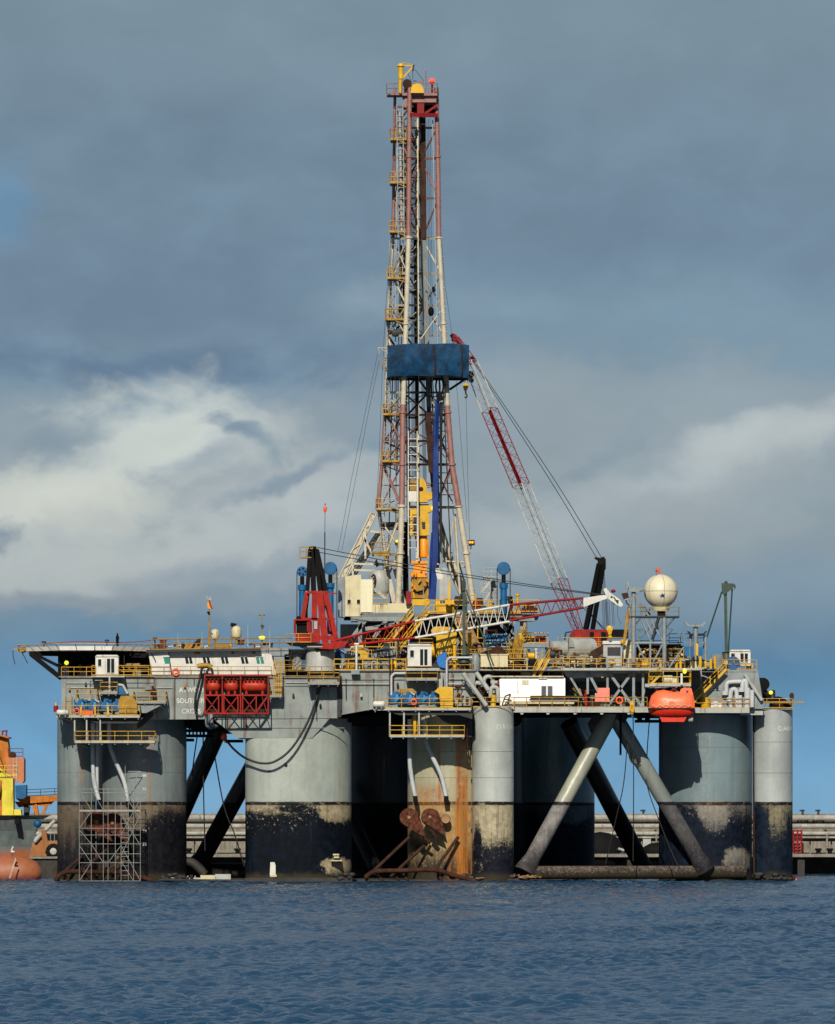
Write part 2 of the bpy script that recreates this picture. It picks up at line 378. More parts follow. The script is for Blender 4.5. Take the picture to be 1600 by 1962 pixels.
def text(s, x, y, Y, size, m, parent, name='lettering', cyl=None, align='LEFT', sx=1.0, thick=.01, spacing=1.0):
    cu = bpy.data.curves.new('t', 'FONT'); cu.body = s; cu.size = size; cu.extrude = 0; cu.space_character = spacing
    cu.offset = .012*size; cu.align_x = align; to = bpy.data.objects.new('t', cu); COL.objects.link(to)
    dg = bpy.context.evaluated_depsgraph_get(); me = bpy.data.meshes.new_from_object(to.evaluated_get(dg))
    bpy.data.objects.remove(to)
    p0 = W(x, y, Y); mb = MB(); vs = []
    for vtx in me.vertices:
        lx, lz = vtx.co.x*sx, vtx.co.y
        if cyl:
            cx, cy, rr = cyl; a0 = math.asin(max(-1, min(1, (p0.x-cx)/rr))); a = a0+lx/rr
            vs.append((cx+math.sin(a)*(rr+.02), cy-math.cos(a)*(rr+.02), p0.z+lz))
        else: vs.append((p0.x+lx, Y, p0.z+lz))
    mb.add(vs, [tuple(p.vertices) for p in me.polygons]); bpy.data.meshes.remove(me)
    return mb.build(name, m, parent)

# ---------------------------------------------------------------- common paints
mat('hull_grey', (140,148,144), .5, .4, .2, .5, dirt=.5, scale=.5)
mat('deck_grey', (120,124,122), .55, .4, .22, .3)
mat('steel_grey', (140,148,150), .5, .4, .2, .25)
mat('pale_grey', (176,178,172), .5, .4, .15, .25)
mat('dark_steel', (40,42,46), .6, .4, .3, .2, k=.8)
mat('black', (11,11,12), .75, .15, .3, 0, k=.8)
mat('teal_shade', (62,82,90), .6, .4, .3, .2)
mat('white', (222,219,208), .45, .4, .1, .36, dirt=.34)
mat('cream', (216,204,164), .5, .4, .12, .45, dirt=.3)
mat('yellow', (216,168,24), .5, .4, .16, .25, dirt=.2, k=.8)
mat('rail_yellow', (206,158,44), .5, .4, .25, .5, dirt=.25, k=.75)
mat('ochre', (170,128,28), .55, .4, .3, .5)
mat('red', (190,36,20), .6, .2, .3, .4, k=.56)
mat('dark_red', (138,18,24), .55, .25, .25, .2, k=.75)
mat('orange', (238,92,48), .42, .4, .14, .1, k=.95, dirt=.15)
mat('blue', (14,98,150), .5, .3, .25, .15, k=.72)
mat('deep_blue', (8,50,124), .5, .4, .3, 0, k=.8)
mat('green', (48,74,58), .55, .4, .25, .3)
mat('rust', (80,50,38), .85, .15, .5, .4, k=.55)
mat('sheave_rust', (112,66,50), .85, .15, .7, .6, k=.55, scale=2.5)
mat('dark_rust', (66,46,38), .85, .15, .4, .3, k=.75)
mat('tan', (160,122,84), .7, .4, .2, .3)
mat('lettering_white', (206,206,196), .6, .4, .25, 0, k=.9)
mat('glass', (26,34,38), .12, .4, .1, 0, dirt=0, bump=0)
mat('green_glass', (60,140,128), .15, .4, .1, 0, dirt=0, bump=0)
mat('boot_black', (46,42,40), .7, .4, .45, .25, k=.9)
mat('rope', (34,34,36), .8, .4, .2, 0, dirt=0, bump=0)
mat('hose_black', (26,28,28), .5, .4, .2, 0, dirt=0, bump=0)
mat('pipe_white', (196,200,202), .5, .4, .12, .25)
mat('scaffold_steel', (140,142,138), .45, .4, .15, .15, k=.9)
mat('concrete', (140,134,122), .85, .4, .25, .12, dirt=.5)
mat('concrete_dark', (62,58,54), .9, .4, .35, .1, dirt=.5)
mat('lamp_yellow', (250,240,60), .4, .4, 0, 0, dirt=0, bump=0, emit=(255,235,60), es=.9)
mat('lamp_red', (250,60,40), .4, .4, 0, 0, dirt=0, bump=0, emit=(255,60,30), es=2.0)
mat('lamp_amber', (250,160,30), .4, .4, 0, 0, dirt=0, bump=0, emit=(255,150,20), es=1.2)

# ---------------------------------------------------------------- water
def make_water():
    rng = np.random.default_rng(3)
    ys = [-985.0]
    while ys[-1] < 240:
        d = ys[-1]+1000; ys.append(ys[-1]+(.8 if d < 290 else .27+.00036*(d-290)+(max(0, d-1010)*.02)))
    ys = np.array(ys); tt = np.linspace(-1, 1, 520)
    Yg = np.repeat(ys[:, None], len(tt), 1); Xg = tt[None, :]*(22+.085*(ys[:, None]+1000)); X = Xg.ravel(); Y = Yg.ravel(); Z = np.zeros_like(X)
    for L, a, n, sp in ((30, .04, 5, .4), (13, .030, 8, .55), (6.0, .034, 14, .55), (3.2, .056, 26, .7), (1.9, .072, 36, .8), (1.05, .050, 40, .9)):
        B = np.zeros_like(X)
        for i in range(n):
            lam = L*rng.uniform(.68, 1.4); th = rng.normal(.15, sp); k = 2*math.pi/lam
            wv = np.sin(k*(X*math.sin(th)+Y*math.cos(th))+rng.uniform(0, 6.283)); B += wv
        B /= math.sqrt(n/2); B = np.tanh(B*.62)*1.6; g = 1.0
        if L < 7: g = .70+.48*np.clip(np.sin(X*.06+Y*.017*(1+L*.02)+L)*np.sin(Y*.031-X*.023+L*2)+.35*np.sin(X*.19-Y*.07), -1, 1.4)
        Z += a*g*(B+.30*np.maximum(B, 0)**2-.15)
    ny, nx = Xg.shape; me = bpy.data.meshes.new('water')
    me.vertices.add(nx*ny); me.vertices.foreach_set('co', np.stack([X, Y, Z], 1).ravel())
    i = np.arange(nx*ny).reshape(ny, nx); q = np.stack([i[:-1,:-1], i[:-1,1:], i[1:,1:], i[1:,:-1]], -1).reshape(-1, 4)
    me.loops.add(q.size); me.loops.foreach_set('vertex_index', q.ravel())
    me.polygons.add(len(q)); me.polygons.foreach_set('loop_start', np.arange(0, q.size, 4)); me.polygons.foreach_set('loop_total', np.full(len(q), 4))
    me.polygons.foreach_set('use_smooth', np.ones(len(q), bool)); me.update()
    # the wide calm sheet that carries on to the horizon
    m = bpy.data.materials.new('sea_water'); m.use_nodes = True; t = NT(m.node_tree)
    pos = t.n('ShaderNodeNewGeometry', None, 0)
    b1 = t.noise(t.scl(pos, .9, 1.5, 1), 1, 5, .62); b2 = t.noise(t.scl(pos, 3.2, 5, 1), 1, 4, .6)
    bmp = t.n('ShaderNodeBump', {'Strength': 1.0, 'Distance': .30, 'Height': t.m('ADD', b1, t.m('MULTIPLY', b2, .4))})
    pt = t.noise(t.scl(pos, .012, .03, 1), 1, 3, .5)
    bc = t.mix(pt, rgb(8,46,72), rgb(16,60,90))
    b = t.n('ShaderNodeBsdfPrincipled', {'Base Color': bc, 'Roughness': .07, 'IOR': 1.33, 'Normal': bmp})
    t.n('ShaderNodeOutputMaterial', {'Surface': b}, None)
    me.materials.append(m); o = bpy.data.objects.new('water', me); COL.objects.link(o); o['kind'] = 'structure'
    far = MB(); S = 20000
    far.add([(-S,-1400,-.75),(S,-1400,-.75),(S,S,-.75),(-S,S,-.75)], [(0,1,2,3)])
    setting(far, 'sea', m)
make_water()

# ---------------------------------------------------------------- breakwater and its pipelines
BY = 120.0
mat('quay_pipe', (168,164,154), .8, .15, .25, .2, dirt=.6, k=.8)
def bz(py): return W(0, py, BY).z
def breakwater():
    t = thing('breakwater', 'long stained concrete breakwater wall with a dark undercut quay behind the rig', 'breakwater', (0, BY, 0))
    mb = MB()
    mb.box((-150, BY+6, 2.6), (150, BY+11, bz(1606)))
    mb.box((-150, BY+9, bz(1606)), (150, BY+14, bz(1562)))
    mb.build('wall', 'concrete', t)
    cp = MB(); cp.box((-150, BY+8.6, bz(1562)), (150, BY+14.3, bz(1559))); cp.box((-150, BY+5.6, bz(1606)), (150, BY+9, bz(1602)))
    cp.build('coping', 'concrete', t)
    sh = MB(); sh.box((-150, BY-.4, bz(1642)), (150, BY+6, bz(1636))); sh.build('quay_slab', 'concrete', t)
    dk = MB(); dk.box((-150, BY+5, -3), (150, BY+7, bz(1642))); dk.build('quay_wall', 'concrete_dark', t)  # darker concrete, on the piles too, paints in the shadow under the slab
    for i in range(-14, 15): pl = MB(); pl.box((i*6.1-.5, BY+.3, -3), (i*6.1+.5, BY+1.3, bz(1642))); pl.build('pile', 'concrete_dark', t)
    for i in range(-24, 25):
        bl = MB(); x = i*3.05
        bl.box((x-1.42, BY+5.2, bz(1634)), (x+1.42, BY+6, bz(1612)))
        bl.box((x+.1, BY+5.0, bz(1634)), (x+.4, BY+5.2, bz(1612))); bl.build('wall_panel', 'concrete', t)
    q = thing('pipeline', 'pale parallel pipelines on brackets running along the breakwater wall', 'pipeline', (0, BY+6, bz(1636)))
    for (y, r, dy) in ((1567, .42, 7.4), (1583, .36, 7.0), (1597, .28, 4.2), (1604, .22, 4.6)):
        a = bz(y); p = MB(); p.tube((-150, BY+dy, a), (150, BY+dy, a), r, n=10); p.build('pipe', 'quay_pipe', q)
    for i in range(-17, 18):
        px = MB(); x = i*4.9; px.box((x-.12, BY+4, bz(1636)), (x+.12, BY+8, bz(1592))); px.box((x-.15, BY+6.6, bz(1606)), (x+.15, BY+8.2, bz(1590)))
        px.box((x-.2, BY+3.8, bz(1590)), (x+.2, BY+8, bz(1589))); px.build('bracket', 'concrete', q)
breakwater()
# small gantry frames on the breakwater top, right of the rig
for i, (x, lab) in enumerate(((1385, 'small pipe frame on the breakwater top, just right of the rig'), (1233, 'small dark post with a cross arm on the breakwater, seen between the rig columns'), (1538, 'grey mooring frame on the breakwater top, first one right of the rig'), (1568, 'grey mooring frame on the breakwater top, nearest the right edge'))):
    if i == 0: continue
    t = thing('mooring_post', lab, 'mooring frame', W(x, 1560, BY+9), 'mooring frames on the breakwater')
    a = MB(); a.tube(W(x, 1560, BY+9), W(x, 1551, BY+9), .16).tube(W(x-6, 1553, BY+9), W(x+4, 1553, BY+9), .12); a.build('post', 'dark_steel', t)
    if i > 1: b = MB(); b.path([W(x-11, 1576, BY+8), W(x-4, 1566, BY+8), W(x, 1560, BY+8), W(x+4, 1566, BY+8), W(x+11, 1576, BY+8)], .14); b.build('brace', 'dark_steel', t)
t = thing('access_rack', 'dark red ladder rack standing against the breakwater beside the rig', 'ladder rack', W(1528, 1634, BY+2))
a = MB()
for x in (1520, 1528, 1536): a.tube(W(x, 1634, BY+2), W(x, 1590, BY+2), .13)
for k in range(8): a.tube(W(1520, 1592+k*6, BY+2), W(1536, 1592+k*6, BY+2), .12)
a.build('frame', 'dark_red', t)
# quayside jumble between the back columns
a = MB(); a.pb(1232, 1606, 1247, 1636, BY+1, BY+4).pb(1230.5, 1604, 1248.5, 1606, BY+.8, BY+4.2); single(a, 'cabinet', 'pale_grey', 'tall pale steel cabinet on the quay behind the rig braces', 'cabinet')
a = MB(); a.ball(W(1150, 1632, BY+2), 3.2, 14, 8, 1.1, .6, .9); single(a, 'covered_pile', 'black', 'black tarpaulin mound on the quay beside the dark back column', 'covered pile')
a = MB(); a.pb(1163, 1604, 1176, 1614, BY+3, BY+5).pb(1166, 1600, 1173, 1604, BY+3, BY+5); single(a, 'yellow_pump', 'yellow', 'small yellow pump on the quay next to the black tarpaulin mound', 'pump')
t = thing('net_heap', 'heap of nets and tangled rope on the quay behind the slanting dark brace', 'nets', W(1170, 1636, BY+1))
for nm, mt, n0 in (('rope_coil', 'rope', 30), ('net', 'pale_grey', 14), ('blue_sheet', 'blue', 5)):
    a = MB()
    for i in range(n0):
        x = random.uniform(1145, 1200); y = 1634-random.uniform(0, 18)*(1-abs(x-1170)/45)
        a.tube(W(x, y, BY+random.uniform(.5, 2.5)), W(x+random.uniform(-14, 14), y+random.uniform(-5, 4), BY+random.uniform(.5, 2.5)), random.uniform(.06, .22), n=5)
    a.build(nm, mt, t)
a = MB(); a.ball(W(1262, 1632, BY+1), 1.7, 12, 6, 1.5, .6, .8); single(a, 'rock_mound', 'black', 'dark rounded mound on the quay beside the tall pale cabinet', 'mound')
a = MB(); a.ball(W(1545, 1560, BY+60), 6, 12, 6, 3, 1, .25); 
# quay yard left: crane truck
t = thing('mobile_crane', 'orange wheeled mobile crane parked on the quay left of the rig', 'mobile crane', W(88, 1640, 60))
a = MB(); a.pp([(56,1640),(62,1624),(108,1622),(125,1622),(125,1636),(108,1640)], 58, 61); a.pp([(78,1592),(87,1588),(95,1630),(86,1632)], 57.6, 59)
a.pp([(60,1625),(76,1600),(80,1600),(84,1622),(70,1626)], 58.4, 60); a.pp([(92,1622),(92,1612),(125,1612),(125,1622)], 58.2, 61); a.build('chassis', mat('crane_orange', (160,100,40), .5, .4, .2, .3), t)
a = MB(); a.pp([(90,1612),(88,1596),(125,1594),(125,1612)], 58.4, 61); c = a.build('cab', 'concrete', t)
a = MB(); [a.pb(x, 1598, x+6, 1610, 58.3, 58.5) for x in (90, 97.5, 105, 112)]; a.build('window', 'glass', c)
for x in (102, 118):
    a = MB(); a.lathe(W(x, 1631, 57.4), [(.55, 0), (1.0, .05), (1.05, .3), (1.0, .8), (.5, .85)], 18, 'Y'); wv = a.build('wheel', 'black', t)
    a = MB(); a.lathe(W(x, 1631, 57.3), [(.15, 0), (.45, .06), (.5, .2)], 12, 'Y'); a.build('rim', 'pale_grey', wv)
a = MB(); a.tube(W(66, 1612, 58), W(105, 1572, 58), .35, .25, 8); a.build('boom', 'pale_grey', t)
t = thing('quay_wall_near', 'dark stone quay wall with pale edge between the ship bow and the rig', 'quay', (-60, 70, 0))
a = MB(); a.box((-140, 56, -3), (-44, 68, W(0,1645,58).z)); a.build('wall', 'concrete_dark', t)
a = MB(); a.box((-140, 55.6, W(0,1645,58).z), (-44, 68, W(0,1641,58).z)); a.build('edge', 'concrete', t)

# ---------------------------------------------------------------- ship bow at the left edge
def ship():
    t = thing('cargo_ship', 'grey ship bow with a rusty orange bulb at the left edge of the photo', 'ship', W(20, 1688, 20))
    m = bpy.data.materials.new('ship_hull'); m.use_nodes = True; q = NT(m.node_tree)
    pos = q.n('ShaderNodeNewGeometry', None, 0); Z = q.n('ShaderNodeSeparateXYZ', {0: pos}, 2)
    n1 = q.noise(pos, .5, 6, .65); n2 = q.noise(q.scl(pos, 1.4, 1.4, .2), 1, 5, .6)
    zz = q.m('ADD', Z, q.m('MULTIPLY', q.m('SUBTRACT', n1, .5), 1.6))
    up = q.mix(q.sm(n1, .3, .7), rgb(84,96,98,.85), rgb(108,120,120,.9)); up = q.mix(q.m('MULTIPLY', q.sm(n2, .52, .7), .6), up, rgb(104,80,56,.8))
    lo = q.mix(q.sm(n1, .3, .7), rgb(160,92,46,.72), rgb(176,108,82,.72)); lo = q.mix(q.sm(n2, .6, .72), lo, rgb(90,40,30,.8))
    lo = q.mix(q.sm(zz, .9, .2), lo, rgb(140,72,66,.7))
    c = q.mix(q.sm(zz, 4.6, 3.2), up, lo)
    b = q.n('ShaderNodeBsdfPrincipled', {'Base Color': c, 'Roughness': .55}); q.n('ShaderNodeOutputMaterial', {'Surface': b}, None)
    # loft: sections from the stem back to midships; z levels
    Yc = 24.0; zs = [-1.0, .8, 2.4, 4.4, 6.5, 8.0, W(0,1562,20).z]
    stem = [W(x, 0, 20).x for x in (50, 50, 52, 58, 68, 80, 95)]
    vs = []; NS = 10
    for side in (-1, 1):
        for j, z in enumerate(zs):
            for i in range(NS+1):
                f = i/NS; hw = (2.0+1.2*j)*(1-(1-f)**2.2)
                vs.append((stem[j]-f*30, Yc+side*hw, z))
    n = NS+1; nz = len(zs); fs = []
    for s in range(2):
        for j in range(nz-1):
            for i in range(NS):
                a0 = s*nz*n+j*n+i; fs.append((a0, a0+1, a0+n+1, a0+n) if s else (a0, a0+n, a0+n+1, a0+1))
    for i in range(NS): a0 = (nz-1)*n+i; b0 = nz*n+(nz-1)*n+i; fs.append((a0, b0, b0+1, a0+1))
    a = MB(); a.add(vs, fs, False); a.build('hull', m, t)
    a = MB(); bx = W(50, 1668, 20)
    prof = [(.02, 3.4), (.8, 3.2), (1.5, 2.6), (2.0, 1.6), (2.25, .2), (2.3, -6), (2.3, -18)]
    a.lathe((bx.x-1.5, Yc-.4, 1.0), prof[::-1], 24, 'X'); a.build('bulb', m, t)
    a = MB(); a.pb(28, 1568, 38, 1579, 20, 24); a.build('hawse_opening', 'black', t)
    a = MB(); a.ball(W(72, 1578, 22), .55); a.build('anchor_pocket', 'blue', t)
    a = MB(); a.path([W(26,1632,18.5), W(22,1631,18.5), W(24,1624,18.5), W(26,1622,18.5)], .12); a.path([W(21,1632,18.5), W(28,1632,18.5)], .12); a.build('bulb_mark', 'lettering_white', t)
    a = MB()
    for k in range(18): p = W(30-k*.75, 1645+k*2.5, 19); a.box((p.x-.08, p.y-.2, p.z), (p.x+.1, p.y, p.z+.08))
    a.build('draft_marks', 'lettering_white', t)
ship()
ry = mat('crane_yellow', (222,204,64), .55, .3, .18, .15, k=.8); og = mat('gantry_orange', (200,122,44), .6, .2, .25, .35, k=.75); pk = mat('faded_orange', (196,122,84), .6, .3, .15, .15, k=.8)
t = thing('ship_crane_post', 'bright yellow ship crane post with railed walkway above the grey bow', 'ship crane', W(15, 1562, 24))
a = MB(); a.pp([(4,1562),(4,1496),(-4,1492),(-60,1492),(-60,1486),(2,1480),(18,1484),(25,1492),(26,1562)], 22, 26); a.build('post', ry, t)
a = MB(); a.pp([(26,1562),(26,1551),(40,1551),(41,1562)], 22.5, 25.5); a.build('base_box', ry, t)
a = MB(); a.rail([W(-40,1486,21.5), W(34,1486,21.5)], 1.3); a.rail([W(34,1486,21.5), W(34,1486,26)], 1.3); a.path([W(-2,1472,22), W(20,1490,22)], .14); a.build('railing', ry, t)
t = thing('quay_crane', 'weathered orange crane tower head with faded counterweight box at the left edge', 'quay crane', W(5, 1600, 60))
a = MB(); a.pp([(-60,1600),(-60,1400),(16,1412),(14,1414),(17,1440),(18,1460),(12,1600)], 58, 63)
a.pp([(-30,1402),(-30,1398),(17,1412),(17,1415)], 57, 64); a.build('tower', og, t)
a = MB(); a.pp([(12,1452),(44,1451),(46,1455),(46,1496),(43,1500),(12,1498)], 56.5, 61); a.build('counterweight', pk, t)
a = MB(); a.ladder(W(29,1498,56.3), W(29,1453,56.3), .45); a.build('ladder', 'lettering_white', t)
a = MB(); a.rail([W(16,1450,57), W(44,1450,57)], 1.1); a.tube(W(4,1412,58), W(6,1400,58), .1).tube(W(12,1412,58), W(13,1400,58), .1).tube(W(3,1401,58), W(15,1400,58), .1); a.build('railing', 'dark_red', t)
a = MB(); a.lathe(W(24,1447,57), [(.3,-.5),(.5,-.4),(.5,.4),(.3,.5)], 12, 'Y'); a.build('sheave', 'dark_rust', t)
a = MB(); a.path([W(-8,1420,56.6), W(10,1470,56.6), W(-4,1520,56.6)], .18); a.path([W(-10,1450,56.6), W(14,1500,56.6)], .14); a.build('brace', og, t)
a = MB(); a.pp([(29,1505),(50,1504),(50,1526),(44,1531),(30,1529)], 52, 56); single(a, 'machinery_box', 'blue', 'blue machinery housing hanging beside the yellow post over the ship bow', 'machinery box')
t = thing('gantry_crane', 'long orange crane girder lying level behind the ship bow', 'quay crane', W(80, 1562, 64))
a = MB(); a.pp([(30,1530),(48,1526),(160,1522),(160,1531),(44,1540)], 62, 65).pp([(28,1536),(104,1534),(96,1542),(86,1545),(60,1543),(36,1547)], 62.5, 64.5); a.build('girder', og, t)
a = MB(); a.pp([(45,1543),(57,1545),(55,1562),(46,1562)], 62, 64); a.build('support', 'dark_steel', t)
a = MB(); a.pp([(62,1544),(70,1540),(74,1562),(66,1562)], 62, 64).pp([(86,1545),(92,1542),(84,1562),(78,1562)], 62, 63); a.build('support', og, t)
a = MB(); a.rail([W(50,1526,62), W(160,1521,62)], .9, 2.0, .04); a.build('railing', 'dark_rust', t)

# ================================================================ THE RIG
YF = 0.0
rig = thing('drilling_rig', 'huge grey semi-submersible drilling rig on worn black-footed columns, afloat beside the breakwater', 'oil rig', (0, 20, 0))
cg = (116,126,126)
mA = colmat('column_paint_forward', cg, (120,108,92), (22,22,28), 3.2, 1.6, 3.1, ((185,1650,60,30,-5),(325,1590,45,50,3),(150,1670,30,14,-6)), ((285,5,1400,1540,.35),), .5, .45)
mA2 = colmat('caisson_paint_forward', cg, (104,92,78), (30,30,36), 4.5, 2.4, 9.1, (), ((155,4,1400,1500,.4),), .4, .5)
mB = colmat('column_paint_middle', (152,160,152), (172,158,130), (10,18,28), .35, 1.0, 17.3, ((645,1556,34,22,-2.6),(520,1550,50,12,-.8),(645,1662,38,22,-9),(560,1548,30,8,1.5)), ((650,3,1470,1540,.3),), .35, .22)
mC = colmat('column_paint_rusty', (166,162,134), (176,150,106), (58,50,46), 6.6, 2.0, 23.7, ((800,1590,30,40,3),(850,1680,50,14,3),(855,1600,50,26,-3)), ((884,12,1400,1690,1.0),(878,5,1400,1690,.9),(893,4,1480,1690,.9),(842,3,1400,1540,.8),(825,34,1500,1545,.7),(862,5,1560,1690,.5),(800,8,1380,1400,.9),(905,3,1420,1690,.6)), .9, .3)
mC2 = colmat('caisson_paint_named', (168,174,168), (178,166,138), (26,28,38), 5.2, .9, 31.1, ((915,1610,7,60,2.2),(915,1662,14,16,-2.6)), (), .12, .18)
mD = colmat('column_paint_aft', (112,130,134), (146,140,130), (20,28,42), .5, 1.6, 41.9, ((1420,1655,34,34,-8),(1375,1565,30,40,-2.5),(1300,1600,50,60,3)), ((1380,40,1528,1536,.4),), .2, .3)
mD2 = colmat('caisson_paint_aft', (160,166,164), (150,140,112), (20,30,44), .9, 1.6, 47.3, ((1500,1590,18,50,-2.2),(1462,1600,14,60,3),(1470,1650,30,10,-3)), (), .12, .2)
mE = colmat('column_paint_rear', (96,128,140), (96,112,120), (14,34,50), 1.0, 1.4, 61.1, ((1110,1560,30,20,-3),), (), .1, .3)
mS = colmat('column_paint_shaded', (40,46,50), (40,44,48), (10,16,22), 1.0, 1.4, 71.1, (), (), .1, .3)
mTb = colmat('tube_paint', (120,112,104), (118,106,96), (44,38,36), 8.6, .8, 63.3, (), (), .2, .3)
mBk = colmat('brace_paint_worn', (122,128,122), (92,90,92), (36,36,42), 5.5, 2.5, 83.3, (), (), .15, .3)
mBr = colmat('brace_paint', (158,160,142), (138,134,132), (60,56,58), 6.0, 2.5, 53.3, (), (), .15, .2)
mBd = colmat('brace_paint_shade', (34,34,36), (40,38,36), (22,22,26), 1.0, 2.0, 57.7, (), (), .1, .2)  # near-black colour carries the shade of the backlit braces
def col(px, rpx, Yc, ytop, m, name='column', n=48, squash=1.0):
    c = W(px, 1560, Yc-rpx/15.0); c.y = Yc; r = rpx/15.0*(1000+Yc-rpx/15.0)/1000
    a = MB(); top = W(0, ytop, Yc).z
    zs = [-2.5, 1.2, 4, 7, 10.3, 14, 18, top] if top > 18.5 else [-2.5, 1.2, 4, 7, 10.3, 14, top]
    a.lathe((c.x, Yc, 0), [(r, z) for z in zs], n)
    o = a.build(name, m, rig); return o, (c.x, Yc, r)
colA, gA = col(268, 87, 7.6, 1380, mA); capA, gA2 = col(145, 37, 3.6, 1366, mA2, 'caisson', 36)
def colflat(x0, x1, r0, r1, Yf, ytop, m):
    L, Rr_ = W(x0,0,Yf).x, W(x1,0,Yf).x; out = []
    for k in range(9): t_ = math.pi-.0+k*math.pi/16; out.append((L+r0+math.cos(t_)*r0, Yf+r0+math.sin(t_)*r0))
    for k in range(25): t_ = -math.pi/2+k*math.pi/24; out.append((Rr_-r1+math.cos(t_)*r1, Yf+r1+math.sin(t_)*r1))
    out.append((L+r0, Yf+2*r1)); out.append((L, Yf+2*r1-r0)); n = len(out); zs = [-2.5, 4, 10, W(0,ytop,Yf).z]
    a = MB(); a.add([(p[0], p[1], z) for z in zs for p in out], [(j*n+i, j*n+(i+1)%n, (j+1)*n+(i+1)%n, (j+1)*n+i) for j in range(3) for i in range(n)], True)
    a.add([(p[0], p[1], zs[-1]) for p in out], [tuple(range(n))]); o = a.build('column', m, rig); return o
colB = colflat(469.5, 673, 1.6, 6.2, .15, 1376, mB); gB = (W(571,0,0).x, 6.95, 6.8)
colC, gC = col(855, 74, 6.2, 1366, mC); capC, gC2 = col(945, 40, 1.4, 1353, mC2, 'caisson', 36)
colD, gD = col(1355, 90, 18.5, 1366, mD); capD, gD2 = col(1482, 38.5, 14.8, 1357, mD2, 'caisson', 36)
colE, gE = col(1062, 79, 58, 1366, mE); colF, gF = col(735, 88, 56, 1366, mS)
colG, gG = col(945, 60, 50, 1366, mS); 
# low parts that show at the waterline
a = MB(); a.box((-46.5, 1, -2), (12, 20, .35)); a.box((-46.5, 44, -2), (24, 60, .6)); a.box((12, 24, -2), (48, 40, .45)); a.build('pontoon', 'boot_black', rig)
def stub(a, b, r, m, nm='brace', fl=None):
    q = MB(); q.tube(a, b, r, n=20)
    if fl: q.tube(b, V(b)+(V(b)-V(a)).normalized()*-2.2, fl, r, n=20)
    return q.build(nm, m, rig)
stub(W(1010, 1672, 4), W(1425, 1671, 14), .85, mTb)
stub(W(1178, 1355, 9), W(1005, 1672, 4), 1.02, mBr, fl=1.5)
stub(W(1178, 1372, 9), W(1352, 1668, 11.5), 1.02, mBk, fl=1.35)
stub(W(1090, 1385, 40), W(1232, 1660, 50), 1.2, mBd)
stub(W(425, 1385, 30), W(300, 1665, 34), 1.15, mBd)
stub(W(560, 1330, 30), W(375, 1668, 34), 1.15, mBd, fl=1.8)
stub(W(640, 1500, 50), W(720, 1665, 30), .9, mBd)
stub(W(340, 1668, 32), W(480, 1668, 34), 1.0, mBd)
a = MB(); a.curve([W(322,1656,8), W(340,1650,8), W(365,1652,8), W(380,1662,8), W(392,1676,8)], .6, 8); a.build('fouled_pipe', 'boot_black', rig)
# apex node where the lit braces meet
a = MB(); a.pp([(1140,1366),(1210,1366),(1196,1385),(1180,1378),(1160,1415),(1138,1415),(1128,1385)], 8, 14); a.build('brace_node', 'dark_steel', rig)

# ---- upper hull
hull = MB()
hull.pp([(118,1297),(649,1297),(649,1376),(118,1380)], 0, 50)
hull.pp([(652,1285),(912,1285),(905,1352),(718,1358),(652,1370)], .25, 50)
hull.build('hull', 'hull_grey', rig)
a = MB(); a.pp([(411,1379.5),(634,1374.5),(598,1414),(455,1414)], .12, 14); a.build('haunch', 'hull_grey', rig)
a = MB(); a.pp([(300,1381),(470,1381),(470,1400),(400,1400)], 6, 48).pp([(640,1372),(1000,1372),(1000,1384),(640,1384)], 4, 48); a.build('hull_underside', 'black', rig)  # coloured black to deepen the shade beneath the hull
a = MB(); a.pb(116, 1296, 650, 1299, -.25, 0).pb(545, 1296, 650, 1299, -.3, 0).pb(650, 1283, 912, 1286, -.1, .3).pb(545, 1313, 650, 1315, -.12, 0).pb(652, 1301, 850, 1303, .12, .25); a.build('deck_edge', 'deck_grey', rig)
a = MB()
for x in (126, 175, 222, 300, 332, 376, 432, 480, 545, 598): a.pb(x, 1299, x+1.1, 1378, -.07, 0)
for x in (680, 705, 742, 775, 812): a.pb(x, 1303, x+1.0, 1362, .18, .25)
a.pb(452, 1394, 660, 1395.5, .05, .12); a.build('plate_seam', 'deck_grey', rig)
a = MB(); a.pb(646, 1297, 654, 1374, -.2, .5).pb(651, 1295, 655, 1362, -.28, .2); a.build('seam_post', 'dark_steel', rig)
# aft (right) block: stands back, walkway in front
a = MB(); a.pp([(912,1285),(1270,1283),(1270,1356),(905,1356)], 7.5, 46).pp([(1270.5,1283),(1452,1283),(1452,1356),(1270.5,1356)], 13, 46); a.build('hull', 'steel_grey', rig)
a = MB(); a.pp([(1086,1306),(1268,1306),(1268,1357),(1086,1357)], 7.1, 7.6); a.build('shaded_wall_sheet', 'teal_shade', rig)  # dark teal sheet puts the upper deck's shade into the hull wall colour
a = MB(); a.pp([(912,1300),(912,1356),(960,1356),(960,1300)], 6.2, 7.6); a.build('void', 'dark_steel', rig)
a = MB(); a.pb(905, 1283, 1075, 1286, 2.0, 8).pb(1075, 1280, 1345, 1284, 1.8, 10); a.pp([(1078,1284),(1272,1284),(1272,1290),(1176,1290),(1168,1296),(1095,1300),(1086,1296)], 2.0, 3.2); a.build('upper_deck', 'pale_grey', rig)
a = MB(); a.pb(984, 1355, 1268, 1365, -.6, 8); a.pb(1268,1357,1436,1366,8.3,13.2); a.pb(912,1353,990,1358,.2,8); a.build('side_deck', 'pale_grey', rig)
a = MB()
for x in (1050, 1102, 1153, 1205, 1000): a.pp([(x-4,1365.2),(x+4,1365.2),(x+1.8,1369),(x-1.8,1369)], -.5, 1.5)
a.build('bracket', 'pale_grey', rig)
